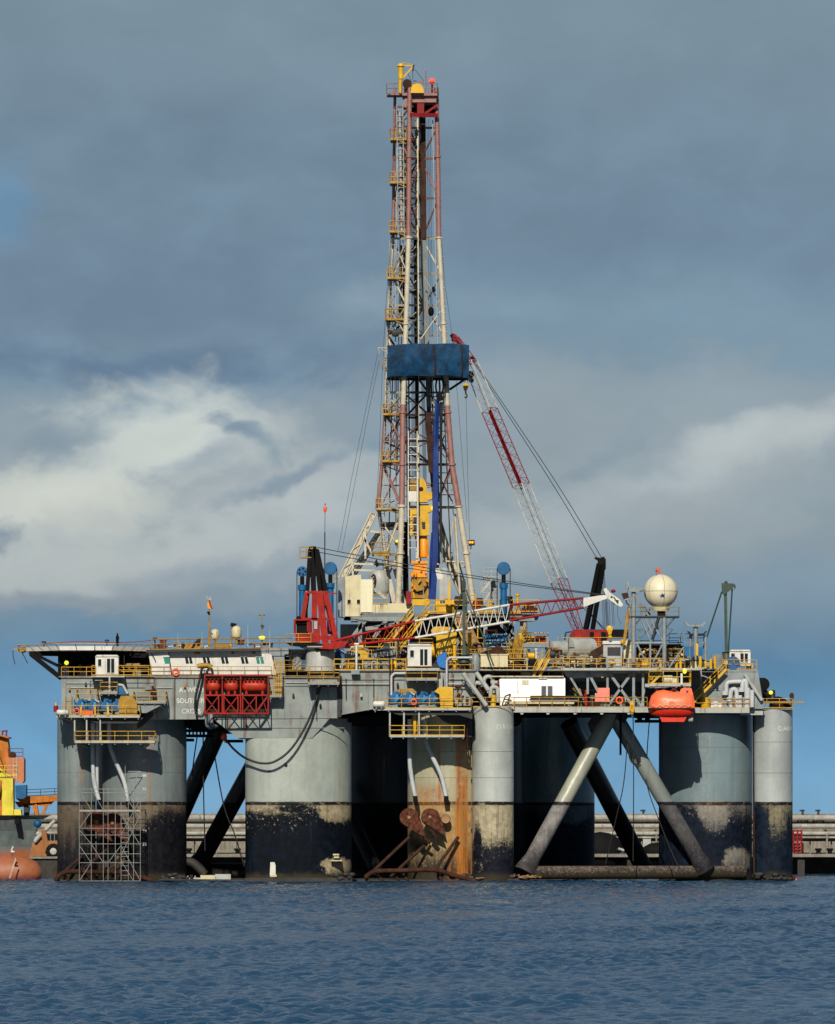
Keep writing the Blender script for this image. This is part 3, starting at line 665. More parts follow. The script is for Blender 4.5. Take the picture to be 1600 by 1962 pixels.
a = MB(); a.box(W(905,1367,1.5), (W(1268,1367,1.5).x, 46, W(0,1365.3,1.5).z)); a.box(W(1268,1368,11), (W(1446,1367,11).x, 46, W(0,1366.3,11).z)); a.build('deck_soffit', 'black', rig)  # black colour paints in the dark shade below the deck
a = MB(); a.pp([(1345,1337),(1384,1283.5),(1452,1283.5),(1462,1345),(1462,1358),(1345,1358)], 9.55, 13.2); a.build('tapered_housing', 'steel_grey', rig)
a = MB(); a.pp([(1418,1358),(1462,1358),(1462,1370),(1418,1370)], 10, 13); a.build('bracket', 'pale_grey', rig)
# deck plating on top
a = MB(); a.box(W(640,1285,.3), (W(1270,0,.3).x, 50, W(0,1284,.3).z)); a.box((W(1270,0,.3).x, 9.5, W(0,1285,.3).z), (W(1450,0,9).x, 50, W(0,1284,.3).z)); a.box(W(112,1297,-.3), (W(650,0,-.3).x, 50, W(0,1295.8,-.3).z)); a.build('deck_plate', 'deck_grey', rig)
# lettering and draught figures
for s, x, y, sz in (('ATWOOD', 343, 1326, .86), ('SOUTHERN', 338.5, 1347, .86), ('CROSS', 348, 1367, .86)):
    text(s, x, y, -.02 if True else 0, sz, MATS['lettering_white'], rig, sx=.92, spacing=1.02)
text('DARWIN', 951, 1397, 0, .86, MATS['lettering_white'], rig, cyl=gC2, spacing=1.15)
text('DARWIN', 1491, 1400, 12.3, .86, MATS['lettering_white'], rig, cyl=gD2, spacing=1.15)
for s, y in (('70', 1434), ('65', 1460), ('60', 1488), ('55', 1514), ('30', 1595), ('25', 1620)):
    text(s, 272 if y > 1450 else 274, y, 0, .5, MATS['lettering_white'], rig, 'draught_figure', cyl=gA)
for s, y in (('75', 1440), ('5', 1580)):
    text(s, 143, y, 0, .5, MATS['dark_steel'], rig, 'draught_figure', cyl=gA2)
a = MB(); a.pp([(518,1652),(526,1652),(528,1658),(528,1676),(525,1684),(519,1684),(517,1676)], gB[1]-gB[2]-.02, gB[1]-gB[2]+1.2); a.build('fitting', 'white', rig)
a = MB(); a.pb(518,1676,530,1680,-.1,1); a.pb(638,1636,650,1639,.3,3).pb(640,1641,650,1644,.3,3).pb(634,1648,655,1650,.3,3); a.build('fitting', 'cream', rig)
a = MB(); a.pp([(521,1545),(528,1545),(524.5,1552)], gB[1]-gB[2]+.45, gB[1]-gB[2]+1.5); a.build('load_mark', 'cream', rig)
a = MB()
for x, y, Y in ((626,1463,2.0),(650,1458,4.5),(487,1478,1.6),(470+46,1478,.3),(548,1466,.1)): a.ball(W(x, y, Y), .22, 8, 5)
for x, y in ((905,1440),(905,1495),(906,1550),(905,1590)): a.ball(W(x, y, 2.0), .2, 8, 5)
a.tube(W(905,1366,3.2), W(907,1685,3.2), .1); a.tube(W(1443,1366,13.6), W(1445,1680,13.6), .12); a.tube(W(292,1380,3), W(289,1536,3), .07); a.build('fitting', 'dark_rust', rig)
# mooring chain guides, J pipes
def jpipe(pts, Y, r=.28):
    a = MB(); a.curve([W(x, y, Y) for x, y in pts], r, 10); o = a.build('hawse_pipe', 'pipe_white', rig)
    x, y = pts[-1]; b = MB(); b.pb(x-4.5, y-3, x+4.5, y+9, Y-.5, Y+.6); b.build('collar', 'black', o)
jpipe([(785,1378),(785,1450),(788,1485),(796,1528)], .1); jpipe([(814,1378),(816,1418),(826,1445),(845,1485),(855,1528)], -.2)
jpipe([(178,1385),(178,1460),(181,1500),(190,1535)], .6); jpipe([(209,1385),(210,1425),(220,1455),(238,1498),(246,1538)], .4)
a = MB(); a.tube(W(186,1385,1), W(186,1520,1), .22, n=8); a.build('hawse_pipe', 'pipe_white', rig)
# anchor bolster racks
def bolster(pts, struts, m, Y):
    a = MB(); a.curve([W(x, y, Y) for x, y in pts], .30, 8)
    a.build('bolster_bar', m, rig)
    b = MB()
    for (x0, y0, x1, y1) in struts: b.tube(W(x0, y0, Y+2.6), W(x1, y1, Y), .22, n=7)
    b.build('bolster_strut', 'dark_rust', rig)
bolster([(106,1688),(125,1671),(180,1671),(222,1671),(260,1678),(305,1690)], ((205,1628,152,1672),(240,1632,210,1672),(158,1640,112,1680),(120,1674,132,1688),(190,1674,178,1688),(160,1672,168,1689),(215,1674,222,1686)), 'rust', -2.0)
bolster([(700,1682),(718,1670),(770,1668),(834,1667),(865,1676),(905,1686)], ((784,1604,700,1684),(824,1610,748,1680),(878,1604,832,1668),(770,1672,782,1688),(838,1670,846,1686),(720,1674,734,1688),(752,1670,764,1688)), 'rust', -2.0)
a = MB()
for (x0, y0, x1, y1) in ((106,1688,300,1689.5),(700,1687,905,1688),(300,1686,470,1687.5)): a.tube(W(x0,y0,-1.6), W(x1,y1,-1.6), .16)
a.pb(900,1683,1010,1688,-.5,3).pb(470,1682,675,1690,-.4,2); a.build('waterline_ledge', 'boot_black', rig)
a = MB()
for i in range(26):
    x = random.uniform(860, 1050) if i % 2 else random.uniform(985, 1030); y = 1682-random.uniform(0, 5)
    a.tube(W(x, y, -1+random.uniform(-.5,1.5)), W(x+random.uniform(-16,16), y+random.uniform(-3,3), -1), random.uniform(.05,.14), n=5)
a.build('driftwood', 'tan', rig)
a = MB()
for i in range(60):
    x = random.choice((random.uniform(860,1010), random.uniform(640,675), random.uniform(300,360), random.uniform(1450,1515)))
    Y = 12.2 if x > 1400 else -.3
    a.ball(W(x, 1684-random.uniform(0,9), Y), random.uniform(.15,.45), 6, 4, 1.3, 1, .7)
a.build('marine_growth', 'boot_black', rig)
def fairlead(px, py, r, Y, dx):
    o_ = MB(); c = W(px, py, Y); o_.lathe(c, [(r*.35, -.5), (r*.95, -.45), (r, -.2), (r*.82, 0), (r, .3), (r*.95, .5), (r*.35, .55)], 24, 'Y')
    o = o_.build('fairlead_sheave', 'sheave_rust', rig)
    ch = MB(); pts = []
    for i in range(14):
        t = math.pi*(.95-.0)+i*math.pi*1.05/13; pts.append((c.x+math.cos(-t+math.pi*0)*r*.92, c.z-math.sin(t)*r*.92))
    pts = [(c.x+math.cos(th)*r*.9, c.z+math.sin(th)*r*.9) for th in [R(215-q*12) for q in range(16)]]
    pts += [(c.x+dx*.85, c.z-r*1.15), (c.x+dx, c.z-r*1.9), (c.x+dx*.35, c.z-r*1.35)]
    ch.prism(pts, Y-.75, Y-.58); ch.prism([(x+.25, z) for x, z in pts], Y+.6, Y+.75); ch.build('cheek_plate', 'sheave_rust', o)
    h = MB(); h.ball((c.x, Y-.75, c.z), r*.22, 8, 5); h.build('hub', 'tan', o)
fairlead(784, 1567, 1.25, -.9, 1.9); fairlead(824, 1566, 1.15, -1.2, 1.8)
fairlead(186, 1575, 1.35, -1.0, 2.0); fairlead(216, 1577, 1.3, -1.4, 2.0)
a = MB(); a.lathe(W(854,1569,-.2), [(.35,-.4),(.55,-.45),(.62,-.2),(.62,.2),(.4,.4)], 16, 'Y'); a.pb(838,1558,852,1566,.2,.8).pb(838,1574,848,1585,.2,.8); a.build('fairlead_roller', 'tan', rig)
a = MB(); a.tube(W(800,1590,-1.5), W(808,1604,-1), .35).tube(W(806,1600,-1), W(825,1616,-1), .2).tube(W(826,1590,-1.5), W(836,1606,-1), .3); a.build('shackle', 'dark_rust', rig)

# ================================================================ platforms hung on the forward corners, as parts of the rig
RAIL = MATS['rail_yellow']
def railing(pts, parent, h=1.25, sp=1.7, m=None, r=.05, toe=True):
    a = MB(); a.rail([W(*p) for p in pts], h, sp, r, toe=toe); return a.build('railing', m or RAIL, parent)
def platform(x0, x1, y, Y0, Y1, parent=rig, th=5, m='steel_grey', name='platform', rl=True, posts=(), sides=True, rh=1.25, rm=None):
    a = MB(); a.pb(x0, y, x1, y+th, Y0, Y1)
    k = int((x1-x0)/28)+1
    for i in range(k+1): xx = x0+2+(x1-x0-6)*i/k; a.pb(xx, y+th, xx+2, y+th+3, Y0+.2, Y1)
    o = a.build(name, m, parent)
    if rl:
        pts = [(x0, y, Y0+.05), (x1, y, Y0+.05)]
        if sides:
            e = W(x1, y, Y0); pts_w = [V((W(x0, y, Y0).x, Y1, W(x0, y, Y0).z)), W(x0, y, Y0+.05), W(x1, y, Y0+.05), V((e.x, Y1, e.z))]
        else: pts_w = [W(*p) for p in pts]
        b = MB(); b.rail(pts_w, rh, 1.7, .05); b.build('railing', rm or RAIL, o)
    return o
# forward (left) corner
p1 = platform(108, 268, 1371, -4.6, 0, th=4, m='pale_grey', name='winch_platform')
a = MB(); a.pp([(140,1375),(275,1375),(262,1386),(190,1386)], -3.8, 0); a.build('platform_frame', 'dark_steel', p1)
p2 = platform(143, 297, 1420, -4.2, .3, th=3.5, m='pale_grey', name='lower_platform')
for x in (143, 166, 192): a = MB(); a.pb(x-1.3, 1376, x+1.3, 1420, -4.1, -3.8); a.build('hanger_post', 'pale_grey', p2)
a = MB(); a.tube(W(110,1373,-3), W(146,1384,-1), .12); a.tube(W(298,1345,-3), W(316,1360,-.1), .1); a.build('knee_brace', 'pale_grey', rig)
p3 = platform(147, 186, 1340, -2.6, 0, th=3, name='upper_landing')
p4 = platform(192, 225, 1326, -3.2, 0, th=4, name='upper_landing')
p5 = platform(256, 318, 1344, -3.4, 0, th=4, name='side_platform')
a = MB(); a.pp([(258,1348),(316,1348),(280,1366),(268,1366)], -3, 0); a.build('platform_frame', 'steel_grey', p5)
a = MB(); a.pb(182, 1301, 197, 1304, -2, 0); a.pb(190, 1328, 208, 1331, -3, 0); a.tube(W(210,1297,-2.6), W(210,1326,-2.6), .14); a.build('bracket', 'pale_grey', rig)
a = MB(); a.ladder(W(131,1371,-.6), W(131,1330,-.6), .8, side=V((1,0,0))); a.build('ladder', 'rail_yellow', rig)
a = MB(); a.pp([(265,1360),(300,1365),(272,1392),(262,1396)], -.06, 0); a.build('bracket', 'dark_steel', rig)
# winch platform on the near corner
q1 = platform(716, 903, 1357, -5.0, 0, th=4, m='pale_grey', name='winch_platform')
a = MB(); a.pp([(735,1361),(905,1361),(905,1378),(880,1370),(765,1370)], -4.4, 0); a.build('platform_frame', 'dark_steel', q1)
q2 = platform(747, 890, 1409, -4.6, .3, th=3.5, m='pale_grey', name='lower_platform', rm=MATS['yellow'])
for x in (747, 774, 803): a = MB(); a.pb(x-1.5, 1362, x+1.5, 1411, -4.5, -4.1); a.build('hanger_post', 'pale_grey', q2)
a = MB(); a.pb(878, 1361, 895, 1366, -3, 2); a.pb(793,1362,797,1406,-3.2,-3.0); a.ladder(W(796,1409,-3.1), W(796,1370,-3.1), .5); a.build('ladder', 'yellow', q2)
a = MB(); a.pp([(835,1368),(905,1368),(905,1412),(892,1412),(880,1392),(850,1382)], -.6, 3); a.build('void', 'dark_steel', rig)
# small landing on the hull front
q3 = platform(590, 650, 1308, -3.2, 0, th=4, name='side_platform', rm=MATS['rail_yellow'])
a = MB(); a.pp([(600,1312),(648,1312),(640,1316),(610,1316)], -2.6, 0); a.build('platform_frame', 'dark_steel', q3)
q4 = platform(778, 838, 1300, -3.2, .2, th=4, name='side_platform')
q5 = platform(517, 540, 1333, -2.4, 0, th=3, name='side_platform')
a = MB()
for k in range(6): a.box(W(525,1265+k*11,-1.9), W(540,1266.5+k*11,-1.8)); 
for x in (525, 529, 533, 537, 540): a.tube(W(x,1334,-1.85), W(x,1265,-1.85), .07, n=5)
a.build('caged_ladder', 'rail_yellow', rig)
a = MB(); a.pb(778,1280,842,1285,-3.2,.5); a.build('cab_shelf', 'pale_grey', rig)
a = MB(); a.pb(837,1289,848,1330,-1.5,.3); a.build('duct', 'pale_grey', rig)
a = MB(); a.path([W(856,1335,-.6), W(856,1266,-.6), W(862,1260,-.6), W(905,1260,-.6)], .16); a.path([W(750,1335,-.3), W(750,1296,-.3), W(756,1290,-.3), W(778,1290,-.3)], .16); a.path([W(857,1310,-.3), W(890,1309,-.3), W(893,1300,-.3)], .08); a.build('vent_pipe', 'pipe_white', rig)
for x in (747, 753): a = MB(); a.tube(W(x,1262,-.2), W(x,1340,-.2), .1); a.build('conduit', 'rust', rig)
for (x0, y0, x1, y1) in ((887,1290,932,1352),(912,1288,936,1322)): a = MB(); a.tube(W(x0,y0,-2.2), W(x1,y1,-2.2), .30, n=10); a.build('vent_pipe', 'pale_grey', rig)
for (x, y, r, Y) in ((915,1316,7,1.0),(936,1306,9,1.2),(947,1324,7,.8)):
    a = MB(); a.curve([W(x-r,y+14,Y), W(x-r,y,Y), W(x-r*.7,y-r*.8,Y), W(x,y-r*1.1,Y), W(x+r*.7,y-r*.8,Y), W(x+r,y,Y), W(x+r,y+22,Y)], .28, 8); a.build('gooseneck_vent', 'pale_grey', rig)
a = MB(); a.tube(W(940,1307,1.2), W(960,1308,1.2), .25, n=8); a.build('vent_pipe', 'pale_grey', rig)
for (pts) in (((1392,1328),(1392,1312),(1398,1307),(1420,1306)), ((1400,1358),(1400,1330),(1404,1321),(1411,1325),(1412,1358)), ((1422,1322),(1424,1306),(1430,1310),(1430,1358)), ((1418,1358),(1418,1332)), ((1433,1358),(1433,1318)), ((1441,1355),(1441,1322))):
    a = MB(); a.curve([W(x, y, 8.9) for x, y in pts], .30, 8); a.build('gooseneck_vent', 'pipe_white', rig)
for x, y in ((1389,1328),(1398,1340),(1421,1322)): a = MB(); a.lathe(W(x, y, 8.9), [(.45,-.25),(.38,.3)], 10); a.build('vent_bell', 'pipe_white', rig)
for (x0, y0, x1, y1) in ((1427,1292,1460,1342),(1385,1290,1345,1336)): a = MB(); a.tube(W(x0,y0,9.0), W(x1,y1,9.0), .25, n=8); a.build('stay_pipe', 'pale_grey', rig)
# railings on the deck edges
railing([(118,1297,-.2),(285,1297,-.2)], rig); railing([(288,1296,-.25),(520,1296,-.25)], rig, m=MATS['ochre'], r=.035)
railing([(546,1296,-.25),(640,1296,-.25)], rig, m=MATS['ochre'])
railing([(640,1284,-.1),(778,1284,-.1)], rig, m=MATS['yellow'], h=1.4, r=.07); railing([(842,1284,-.05),(905,1284,-.05)], rig)
railing([(545,1284,-.05),(640,1284,8)], rig)
railing([(905,1284,2.1),(1010,1284,2.1)], rig); railing([(945,1296,2.2),(1078,1296,2.2)], rig); railing([(1040,1282,2.6),(1272,1281,2.6)], rig, h=1.3, r=.055); railing([(1272,1281,9.2),(1345,1281,9.2)], rig, h=1.3, r=.055); railing([(1078,1294,1.7),(1078,1281,7)], rig)
railing([(1385,1283,9.6),(1450,1283,9.6)], rig, m=MATS['rail_yellow']); railing([(903,1355,-1.4),(985,1355,-1.4)], rig)
railing([(985,1355,-.5),(1082,1355,-.5)], rig, m=MATS['ochre'], r=.06); railing([(1082,1355,-.5),(1240,1355,-.5)], rig, m=MATS['ochre']); railing([(1330,1357,8.4),(1436,1357,8.4)], rig); railing([(1445,1357,12),(1518,1357,12)], rig)
railing([(1045,1268,8),(1200,1268,8)], rig); railing([(1225,1262,9),(1310,1262,9)], rig)
railing([(900,1250,9),(1000,1250,9)], rig, h=1.2); railing([(640,1262,10),(760,1262,10)], rig, h=1.1)
a = MB(); a.pb(1448,1356,1520,1359.5,12.2,18); a.build('side_deck', 'pale_grey', rig)
a = MB(); a.pb(1040,1270,1200,1273,8,20).pb(1225,1264,1352,1267,9,22).pb(898,1252,1003,1255,9,20); a.build('upper_deck', 'steel_grey', rig)
# stairs
def stairs(x0, y0, x1, y1, Y, w_=1.0, name='stairs', parent=rig, m=None):
    A, B = W(x0, y0, Y), W(x1, y1, Y); a = MB()
    for dy in (0, w_):
        o = V((0, dy, 0)); a.beam(A+o, B+o, .08, .3)
        for h in (.6, 1.15): a.tube(A+o+V((0,0,h)), B+o+V((0,0,h)), .05, n=5)
        n = max(2, int((B-A).length/1.4))
        for i in range(n+1): p = A.lerp(B, i/n)+o; a.tube(p, p+V((0,0,1.15)), .045, n=5)
    n = int(abs(B.z-A.z)/.25)
    for i in range(1, n): p = A.lerp(B, i/n); a.box(p+V((-.13,0,-.02)), p+V((.13,w_,.02)))
    return a.build(name, m or MATS['yellow'], parent)
stairs(1330,1345,1392,1282,8.2,1.2); stairs(1022,1296,1040,1262,1.2); stairs(1034,1296,1052,1262,1.2); stairs(1246,1312,1268,1290,1.4)
# open truss work under the upper aft deck
a_ = []
for (x0,y0,x1,y1,w_) in ((1092,1296,1118,1340,.35),(1128,1290,1160,1352,.42),(1168,1290,1212,1352,.42),(1210,1290,1165,1352,.42),(1126,1290,1126,1330,.36),(1164,1262,1164,1318,.36),(1214,1284,1214,1354,.42),(1232,1286,1232,1354,.36),(1238,1310,1228,1354,.22),(1250,1290,1250,1312,.2),(1216,1334,1230,1355,.3)):
    a = MB(); a.beam(W(x0,y0,1.9), W(x1,y1,1.9), w_*.8); a.build('truss_member', 'steel_grey', rig)
for (x0,y0,x1,y1,w_) in ((1320,1284,1320,1330,.3),(1343,1284,1343,1350,.3),(1345,1294,1374,1305,.16)):
    a = MB(); a.beam(W(x0,y0,9.4), W(x1,y1,9.4), w_*.8); a.build('truss_member', 'steel_grey', rig)
p6 = platform(1244, 1324, 1310, -1.2, 13, th=5, m='pale_grey', name='lifeboat_platform', rm=MATS['yellow'], rh=1.6)
a = MB(); a.pp([(1236,1310),(1282,1310),(1282,1317),(1260,1318),(1236,1316)], -1.0, 3); a.build('bracket', 'pale_grey', rig)
a = MB(); a.pb(1304,1290,1308,1312,-1.6,-1.3); a.build('davit_post', 'white', rig)
# clutter of ironwork under the aft deck, hanging below the soffit
a = MB(); a.curve([W(1226,1380,3), W(1226,1372,3), W(1232,1370,3), W(1240,1372,3), W(1240,1380,3)], .35, 7).tube(W(1216,1382,3), W(1268,1382,3), .2).tube(W(1216,1372,3), W(1268,1372,3), .3); a.build('drain_pipe', 'black', rig)
a = MB(); a.beam(W(1189,1370,8), W(1189,1447,8), .28); a.build('stub_post', 'black', rig)
def cable(pts, r, name, label, m='rope', k=8, cat='cable', group=None, parent=None):
    a = MB(); a.curve([W(*p) for p in pts], r, 5, k)
    return a.build(name, MATS[m], parent) if parent else single(a, name, m, label, cat, group)
for i, (pts, lab) in enumerate((
    (((1213,1372,2),(1214,1500,2),(1213,1650,3)), 'straight hanging rope dropping from the yellow hook to the tube brace'),
    (((1202,1420,6),(1195,1500,7),(1180,1570,8),(1160,1656,9)), 'thin rope slanting down left between the lit braces'),
    (((1244,1384,10),(1240,1440,10),(1239,1500,9),(1262,1570,6),(1295,1650,2),(1316,1680,2)), 'thin rope bending down across the front of the slanting aft brace'))):
    cable(pts, .07, 'mooring_rope', lab, cat='rope')
cable(((1202,1424,6),(1208,1455,6),(1220,1467,6),(1228,1466,6)), .14, 'hanging_hose', 'short black hose loop hanging beside the upper end of the aft brace', 'hose_black', cat='hose')
for pts, lab in ((((378,1410,12),(372,1450,12),(366,1500,12)), 'thin rope hanging left of the shaded forward brace'), (((389,1400,12),(390,1520,12),(393,1630,12)), 'weighted vertical rope between the two shaded forward braces'), (((406,1415,12),(428,1540,12),(450,1600,12),(468,1660,12)), 'long rope running down right behind the shaded forward brace')):
    cable(pts, .09, 'hanging_rope', lab, cat='rope')
cable(((614,1314,-.9),(592,1378,-1.2),(560,1432,-1.5),(528,1458,-1.6),(500,1462,-1.5),(470,1452,-.8),(448,1435,2),(434,1418,5)), .16, 'sagging_hose', 'long black hose sagging across the middle column from the hull landing', 'hose_black', cat='hose')
a = MB(); a.ball(W(429,1412,5.2), .42, 12, 8, 1, 1, 1.3); a.tube(W(432,1418,5), W(436,1424,5), .14); single(a, 'float_buoy', 'orange', 'small red float at the low end of the sagging black hose', 'float')
cable(((400,1278,-1.5),(388,1280,-1.6),(383,1300,-1.6),(374,1340,-1.6),(376,1368,-1.6),(388,1372,-1.6),(394,1355,-1.6),(393,1310,-1.6),(398,1285,-1.6),(405,1282,-1.6),(408,1296,-1.6)), .17, 'looped_hose', 'thick black hose looped down over the white lettering beside the red tank rack', 'hose_black', cat='hose')
a = MB(); a.curve([W(378,1277,-1.6), W(386,1275,-1.6), W(398,1275,-1.6), W(406,1279,-1.6)], .3, 8); a.tube(W(386,1276,-1.6), W(386,1290,-1), .14); single(a, 'hose_saddle', 'ochre', 'ochre bent saddle carrying the black hose above the hull lettering', 'hose saddle')
for x, y0, y1 in ((397,1369,1388),(405,1369,1386)): a = MB(); a.curve([W(x,y0,-.8), W(x,y1,-.8), W(x+5,y1+6,0), W(x+10,y1+5,1)], .26, 8); a.build('drain_pipe', 'steel_grey', rig)
a = MB()
for (x0,y0,x1,y1) in ((354,1410,410,1410),(354,1390,440,1390),(352,1400,405,1400),(430,1420,466,1420),(354,1418,372,1418)): a.tube(W(x0,y0,15), W(x1,y1,15), .2)
for x in range(356, 408, 7): a.tube(W(x,1390,15), W(x,1412,15), .12)
a.build('catwalk', 'black', rig)

# ---- things standing on those platforms
def winch_set(dx, dy, Y, labels):
    for k, (x, wd, lab) in enumerate(labels):
        t = thing('anchor_winch', lab, 'winch', W(x+wd/2+dx, 1356+dy, Y), 'blue anchor winches')
        c0 = W(x+dx, 1345+dy, Y)
        w_ = wd/15
        a = MB(); a.lathe((c0.x, Y+1.2, c0.z), [(.9,0),(.9,.12),(.5,.14),(.5,w_-.3),(.9,w_-.28),(.9,w_-.15)], 18, 'X'); a.build('drum', 'blue', t)
        a = MB(); a.box((c0.x+.1, Y+.3, c0.z-.75), (c0.x+w_-.2, Y+2, c0.z-.55)); a.prism([(c0.x+w_*.1, c0.z-.6), (c0.x+w_*.1+.5, c0.z-.6), (c0.x+w_*.1+.9, c0.z+.9), (c0.x+w_*.1+.5, c0.z+1.0)], Y, Y+.2); a.build('frame', 'blue', t)
        a = MB(); a.lathe((c0.x+w_*.5, Y+.1, c0.z+.1), [(.25,0),(.5,.05),(.55,.3),(.3,.35)], 14, 'Y'); a.build('gear_case', mat('winch_blue', (30,130,190), .4, .4, .2, .15, k=.9), t)
        a = MB(); a.tube((c0.x+w_*.6, Y+.4, c0.z+.9), (c0.x+w_-.1, Y+.4, c0.z+.5), .16); a.build('brake_lever', 'pale_grey' if k == 1 else 'blue', t)
winch_set(0, 8, -3.8, ((141,26,'leftmost blue anchor winch on the forward corner platform'), (165,26,'blue anchor winch second from left on the forward corner platform'), (190,24,'blue anchor winch third from left on the forward corner platform'), (212,22,'blue anchor winch beside the yellow guard on the forward corner platform')))
winch_set(0, -6, -4.2, ((744,26,'blue anchor winch nearest the white capsule on the rusty column platform'), (770,26,'blue anchor winch behind the life ring on the rusty column platform'), (797,24,'blue anchor winch right of the life ring on the rusty column platform'), (818,20,'blue anchor winch touching the yellow guard box above the rusty column')))
a = MB(); a.pp([(228,1370),(227,1342),(232,1333),(254,1333),(262,1345),(263,1371)], -3.9, -1.6); single(a, 'winch_guard', 'ochre', 'mustard winch guard housing on the forward corner platform', 'guard housing')
a = MB(); a.pp([(844,1355),(842,1330),(832,1325),(842,1316),(866,1316),(868,1320),(868,1355)], -4.4, -2.2); single(a, 'winch_guard', 'yellow', 'bright yellow winch guard box beside the blue winches over the rusty column', 'guard housing')
a = MB(); a.pp([(758,1329),(764,1320),(790,1319),(798,1325),(797,1329)], -3.2, -1.2); single(a, 'winch_cover', 'ochre', 'flat mustard cover above the blue winches near the rusty column', 'cover')
a = MB(); a.pp([(216,1331),(226,1312),(232,1311),(240,1320),(246,1331)], -2.4, -.6); single(a, 'blue_cowl', 'blue', 'blue ventilation cowl sloping on the forward hull side above the winches', 'cowl')
a = MB(); a.pp([(222,1313),(228,1309),(237,1311),(246,1328),(243,1330),(234,1314)], -2.6, -.4); single(a, 'cowl_cover', 'pale_grey', 'pale bent cover sheet over the blue ventilation cowl', 'cover')
def capsule(x0, x1, y, r, Y, lab):
    t = thing('life_raft_canister', lab, 'canister', W((x0+x1)/2, y+r, Y), 'white life raft canisters')
    A, B = W(x0+r*.6, y, Y), W(x1-r*.6, y, Y); rr = r/15; L = B.x-A.x
    a = MB(); a.lathe(A, [(.01,-rr*.6),(rr*.7,-rr*.4),(rr,0),(rr,L*.48),(rr*1.05,L*.5),(rr,L*.52),(rr,L),(rr*.7,L+rr*.4),(.01,L+rr*.6)], 18, 'X'); a.build('shell', 'white', t)
    b = MB(); [b.box((A.x+L*f-.06, Y-rr*1.02, A.z-rr-.25), (A.x+L*f+.06, Y+rr, A.z-rr*.8)) for f in (.2, .8)]; b.build('cradle', 'steel_grey', t)
capsule(108, 132, 1365, 5.2, -5.0, 'white life raft canister on the forward corner platform edge')
capsule(714, 738, 1349, 6, -5.4, 'white life raft canister at the left end of the rusty column platform')
def lifering(x, y, Y, r, lab):
    a = MB(); c = W(x, y, Y); vs = []; n, k = 18, 6
    for i in range(n):
        t = 2*math.pi*i/n
        for j in range(k):
            s_ = 2*math.pi*j/k; rr = r/15+math.cos(s_)*r/15*.3; vs.append((c.x+math.cos(t)*rr, c.y+math.sin(s_)*r/15*.3, c.z+math.sin(t)*rr))
    fs = [(i*k+j, i*k+(j+1)%k, ((i+1)%n)*k+(j+1)%k, ((i+1)%n)*k+j) for i in range(n) for j in range(k)]
    a.add(vs, fs, True); single(a, 'life_ring', 'orange', lab, 'life ring', 'orange life rings on the railings')
lifering(147, 1362, -4.75, 4.5, 'orange life ring on the forward corner platform railing')
lifering(337, 1288, -.5, 6, 'orange life ring on the railing below the white bridge front')
lifering(793, 1345, -5.2, 5, 'orange life ring on the railing in front of the blue winches by the rusty column')
lifering(1187, 1342, -.7, 6, 'orange life ring on the side deck railing left of the orange lifeboat')
a = MB(); a.pb(157,1362,178,1369,-4.5,-3); a.pb(158,1360,170,1362,-4.4,-3.2); single(a, 'equipment_box', 'orange', 'orange equipment box behind the forward corner platform railing', 'box')
for x, lab in ((155,'yellow stanchion left of the orange box on the forward platform'), (182,'yellow stanchion right of the orange box on the forward platform'), (207,'yellow stanchion at the middle of the forward winch platform')):
    a = MB(); a.pb(x-1.8, 1351, x+1.8, 1371, -4.8, -4.4); a.pb(x-2.6, 1351, x+2.6, 1353, -4.9, -4.3); single(a, 'stanchion', 'yellow', lab, 'post', 'yellow stanchions on the forward platform')
t = thing('signal_lamp', 'small red lamp housing at the outer corner of the forward winch platform', 'lamp', W(107,1365,-4.6))
a = MB(); a.tube(W(107,1364,-4.6), W(107,1352,-4.6), .28, n=8); a.build('post', 'dark_red', t); a = MB(); a.tube(W(107,1352,-4.6), W(107,1346,-4.6), .2, n=8); a.build('lens', 'pale_grey', t)
t = thing('hoist_engine', 'rust streaked hoist engine on the small grey side platform', 'hoist', W(288,1344,-2))
a = MB(); a.pb(277,1313,296,1322,-2.4,-.8); a.pb(262,1326,292,1341,-2.2,-.6); a.build('casing', 'deck_grey', t)
a = MB(); a.beam(W(292,1314,-2.6), W(300,1344,-2.6), .3); a.beam(W(294,1318,-2.6), W(296,1380,-2.6), .12); a.curve([W(288,1326,-2.7), W(296,1320,-2.7), W(298,1330,-2.7), W(292,1334,-2.7)], .14); a.build('arm', 'rust', t)
t = thing('chain_hoist', 'rusty chain block hanging at the hull right of the yellow guard box', 'hoist', W(878,1340,-1.5))
a = MB(); a.tube(W(872,1316,-1.5), W(884,1316,-1.5), .25).tube(W(878,1316,-1.5), W(877,1328,-1.5), .12); a.build('trolley', 'rust', t)
a = MB(); a.curve([W(877,1326,-1.5), W(884,1332,-1.5), W(880,1340,-1.5), W(873,1336,-1.5), W(877,1328,-1.5)], .12); a.build('chain', 'tan', t)
a = MB(); a.tube(W(895,1340,-2), W(895,1430,-2), .06).ball(W(895,1432,-2), .2, 8, 5).tube(W(895,1335,-2), W(895,1350,-2), .2); single(a, 'drop_line', 'dark_rust', 'rusty drop line hanging down the near column edge', 'line')
